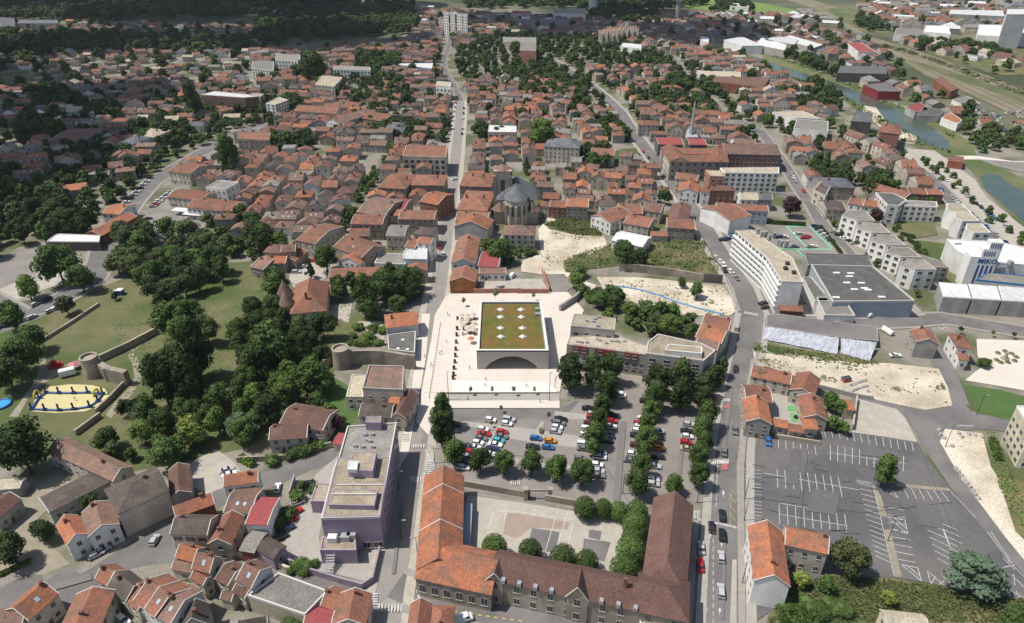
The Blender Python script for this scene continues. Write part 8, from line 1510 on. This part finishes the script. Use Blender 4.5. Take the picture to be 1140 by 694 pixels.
# building site
tube_thing('blue_pipe', 'long bright blue pipe snaking over the bare earth', 'pipe', [u3(450, 562), u3(520, 570), u3(580, 580), u3(660, 604), u3(740, 634), u3(800, 652), u3(880, 672), u3(930, 684)], .4, M('pipe_blue', (.08, .24, .46)), .35)
SHT = M('silver_sheet', (.46, .48, .52), (.34, .36, .41), .5, rough=.5, bump=.5, fine=.2)
def tarp(label, top, bot, hgt):
    T_ = [at(x, y, hgt) for x, y in top]; B_ = [at(x, y, .2) for x, y in bot]; n = 26; c0 = B_[0]; mb = MB(); rng = random.Random(4); rows = 6; G_ = []
    for j in range(rows + 1):
        row = []
        for i in range(n + 1): t = i / n; a_ = T_[0].lerp(T_[1], t); b_ = B_[0].lerp(B_[1], t); p = a_.lerp(b_, j / rows); row.append((p.x - c0.x + rng.uniform(-.1, .1), p.y - c0.y + rng.uniform(-.2, .2), p.z + .25 + rng.uniform(-.1, .14)))
        G_.append(row)
    for j in range(rows):
        for i in range(n): mb.poly([G_[j + 1][i], G_[j + 1][i + 1], G_[j][i + 1], G_[j][i]])
    tag(mb.build('tarpaulin', SHT, None, (c0.x, c0.y, 0)), label, 'tarpaulin'); m2_ = MB()
    m2_.prism([(p.x, p.y) for p in (B_[0], B_[1], T_[1], T_[0])], -.02, .1)
tarp('long crinkled silver tarpaulin over the pit slope, left piece', ((851, 364), (934, 377)), ((849, 378), (932, 395)), 3.6); tarp('crinkled silver tarpaulin over the pit slope, right piece', ((936, 377), (976, 382)), ((936, 394), (968, 403)), 3.6)
b, P, r = block('basement_deck', 'worn dark asphalt deck above the silver tarpaulins', 'platform', [(853, 351), (868, 350), (976, 364), (978, 380), (935, 376), (853, 364)], 3.4, 'concrete', 'grey', par=.15)
r.data.materials[0] = ASPH
for i, q in enumerate(((562, 118), (472, 45))):
    e = item('covered_lorry' if i == 0 else 'small_tanker', ('white wrapped caravan on the yard right of the dark deck', 'small white camper in the yard behind the supermarket front')[i], 'caravan', m4(*q), rz=1.9); mb = MB(); n = 10
    pr = [(1.1 * math.cos(t * math.pi / n), .6 + 1.7 * math.sin(t * math.pi / n)) for t in range(n + 1)]
    for j in range(n): a_, b_ = pr[j], pr[j + 1]; mb.poly([(-2.6, a_[0], a_[1]), (2.6, a_[0], a_[1]), (2.6, b_[0], b_[1]), (-2.6, b_[0], b_[1])])
    for x, s in ((-2.6, 1), (2.6, -1)): mb.poly([(x, a_[0], a_[1]) for a_ in pr][::s])
    mb.build('body', WHITEP, e)
    for sx in (-1.2, 1.2):
        for sy in (-.9, .9): link('wheel', CM['van']['wheel'], e, (sx, sy, .33))
# rubble and boulders
def rock(px, s, label, group): 
    rng = random.Random(int(px[0] * 7)); mb = MB(); n = 7; mb.frustum((0, 0), s * rng.uniform(.8, 1.1), s * .6, 0, s * .9, n); mb.v = [(x * rng.uniform(.8, 1.2), y * rng.uniform(.8, 1.2), z) for x, y, z in mb.v]; p = at(*px); tag(mb.build('boulder', WA['concrete'], None, (p.x, p.y, gz(p.x, p.y)), rng.uniform(0, 6)), label, 'boulder', group)
for i, q in enumerate(((780, 530), (785, 550), (800, 565), (835, 600), (862, 545), (875, 560), (905, 548), (930, 552), (960, 560))): rock(m4(*q), .9, '%s boulder from the left along the rim of the sandy lot by the junction' % nth(i + 1), 'boulders round the sandy lot')
for i in range(9): rock(z8(850 + i * 12, 30 + i * 16), .8, '%s boulder from the top along the sloping access road' % nth(i + 1), 'boulders lining the access road')
for i in range(14): rock(m4(400 + i * 6, 318 + (i * 23) % 50), .9, '%s pale rubble block from the left in the earth pit' % nth(i + 1), 'rubble blocks in the earth pit')
e = item('skip', 'red builder skip standing in the earth pit', 'skip', m4(385, 322), rz=.3); mb = MB(); mb.prism([(-1.6, -.9), (1.6, -.9), (1.6, .9), (-1.6, .9)], .1, 1.5); mb.build('hull', M('skip_red', (.38, .10, .09)), e); mb = MB(); mb.box(-1.7, 1.7, -1.0, 1.0, 1.5, 1.6); mb.build('rim', DARK, e)
e = item('monument', 'small stone monument with four low planters on the white court', 'monument', m4(1058, 228)); mb = MB(); mb.frustum((0, 0), 1.6, 1.5, 0, .5, 8); mb.frustum((0, 0), .7, .5, .5, 3.0, 8); mb.build('pillar', SW, e)
for i, (x, y) in enumerate(((1028, 205), (1085, 208), (1022, 235), (1105, 222), (1040, 245), (1070, 245), (1098, 238), (1058, 198))): 
    e = item('flower_bed', '%s little round bed from the left around the monument' % nth(i + 1), 'flower bed', m4(x, y), group='beds around the monument'); mb = MB(); mb.frustum((0, 0), 1.1, 1.1, 0, .4, 12); mb.build('kerb_ring', PATHM, e); mb = MB(); mb.frustum((0, 0), .9, .4, .4, .8, 9); mb.build('plants', FO['olive'], e)
# playground marks, goals
sheet('court_green', [m4(138, 428), m4(178, 430), m4(178, 452), m4(140, 450)], M('court_green', (.12, .34, .13))); sheet('court_green', [m4(150, 458), m4(196, 462), m4(198, 498), m4(154, 494)], M('court_green', (.12, .34, .13)))
e = item('tyre_stack', 'dark round play piece on the green court square', 'play equipment', m4(175, 480)); mb = MB(); mb.frustum((0, 0), .9, .8, 0, .6, 10); mb.build('ring', TYRE, e)

# haze
HAZE = .00004
hz = MB(); hz.box(-2600, 2600, -320, 4600, -1.5, 240); h_ = hz.build('haze', []); h_['kind'] = 'stuff'; h_['label'] = 'thin pale air over the town'
m = bpy.data.materials.new('haze'); m.use_nodes = True; n_ = m.node_tree; n_.nodes.remove(n_.nodes['Principled BSDF']); v = n_.nodes.new('ShaderNodeVolumePrincipled'); v.inputs['Color'].default_value = (.85, .9, 1, 1); v.inputs['Density'].default_value = HAZE; v.inputs['Anisotropy'].default_value = .2
n_.links.new(v.outputs[0], n_.nodes['Material Output'].inputs['Volume']); h_.data.materials.append(m); h_.visible_shadow = True
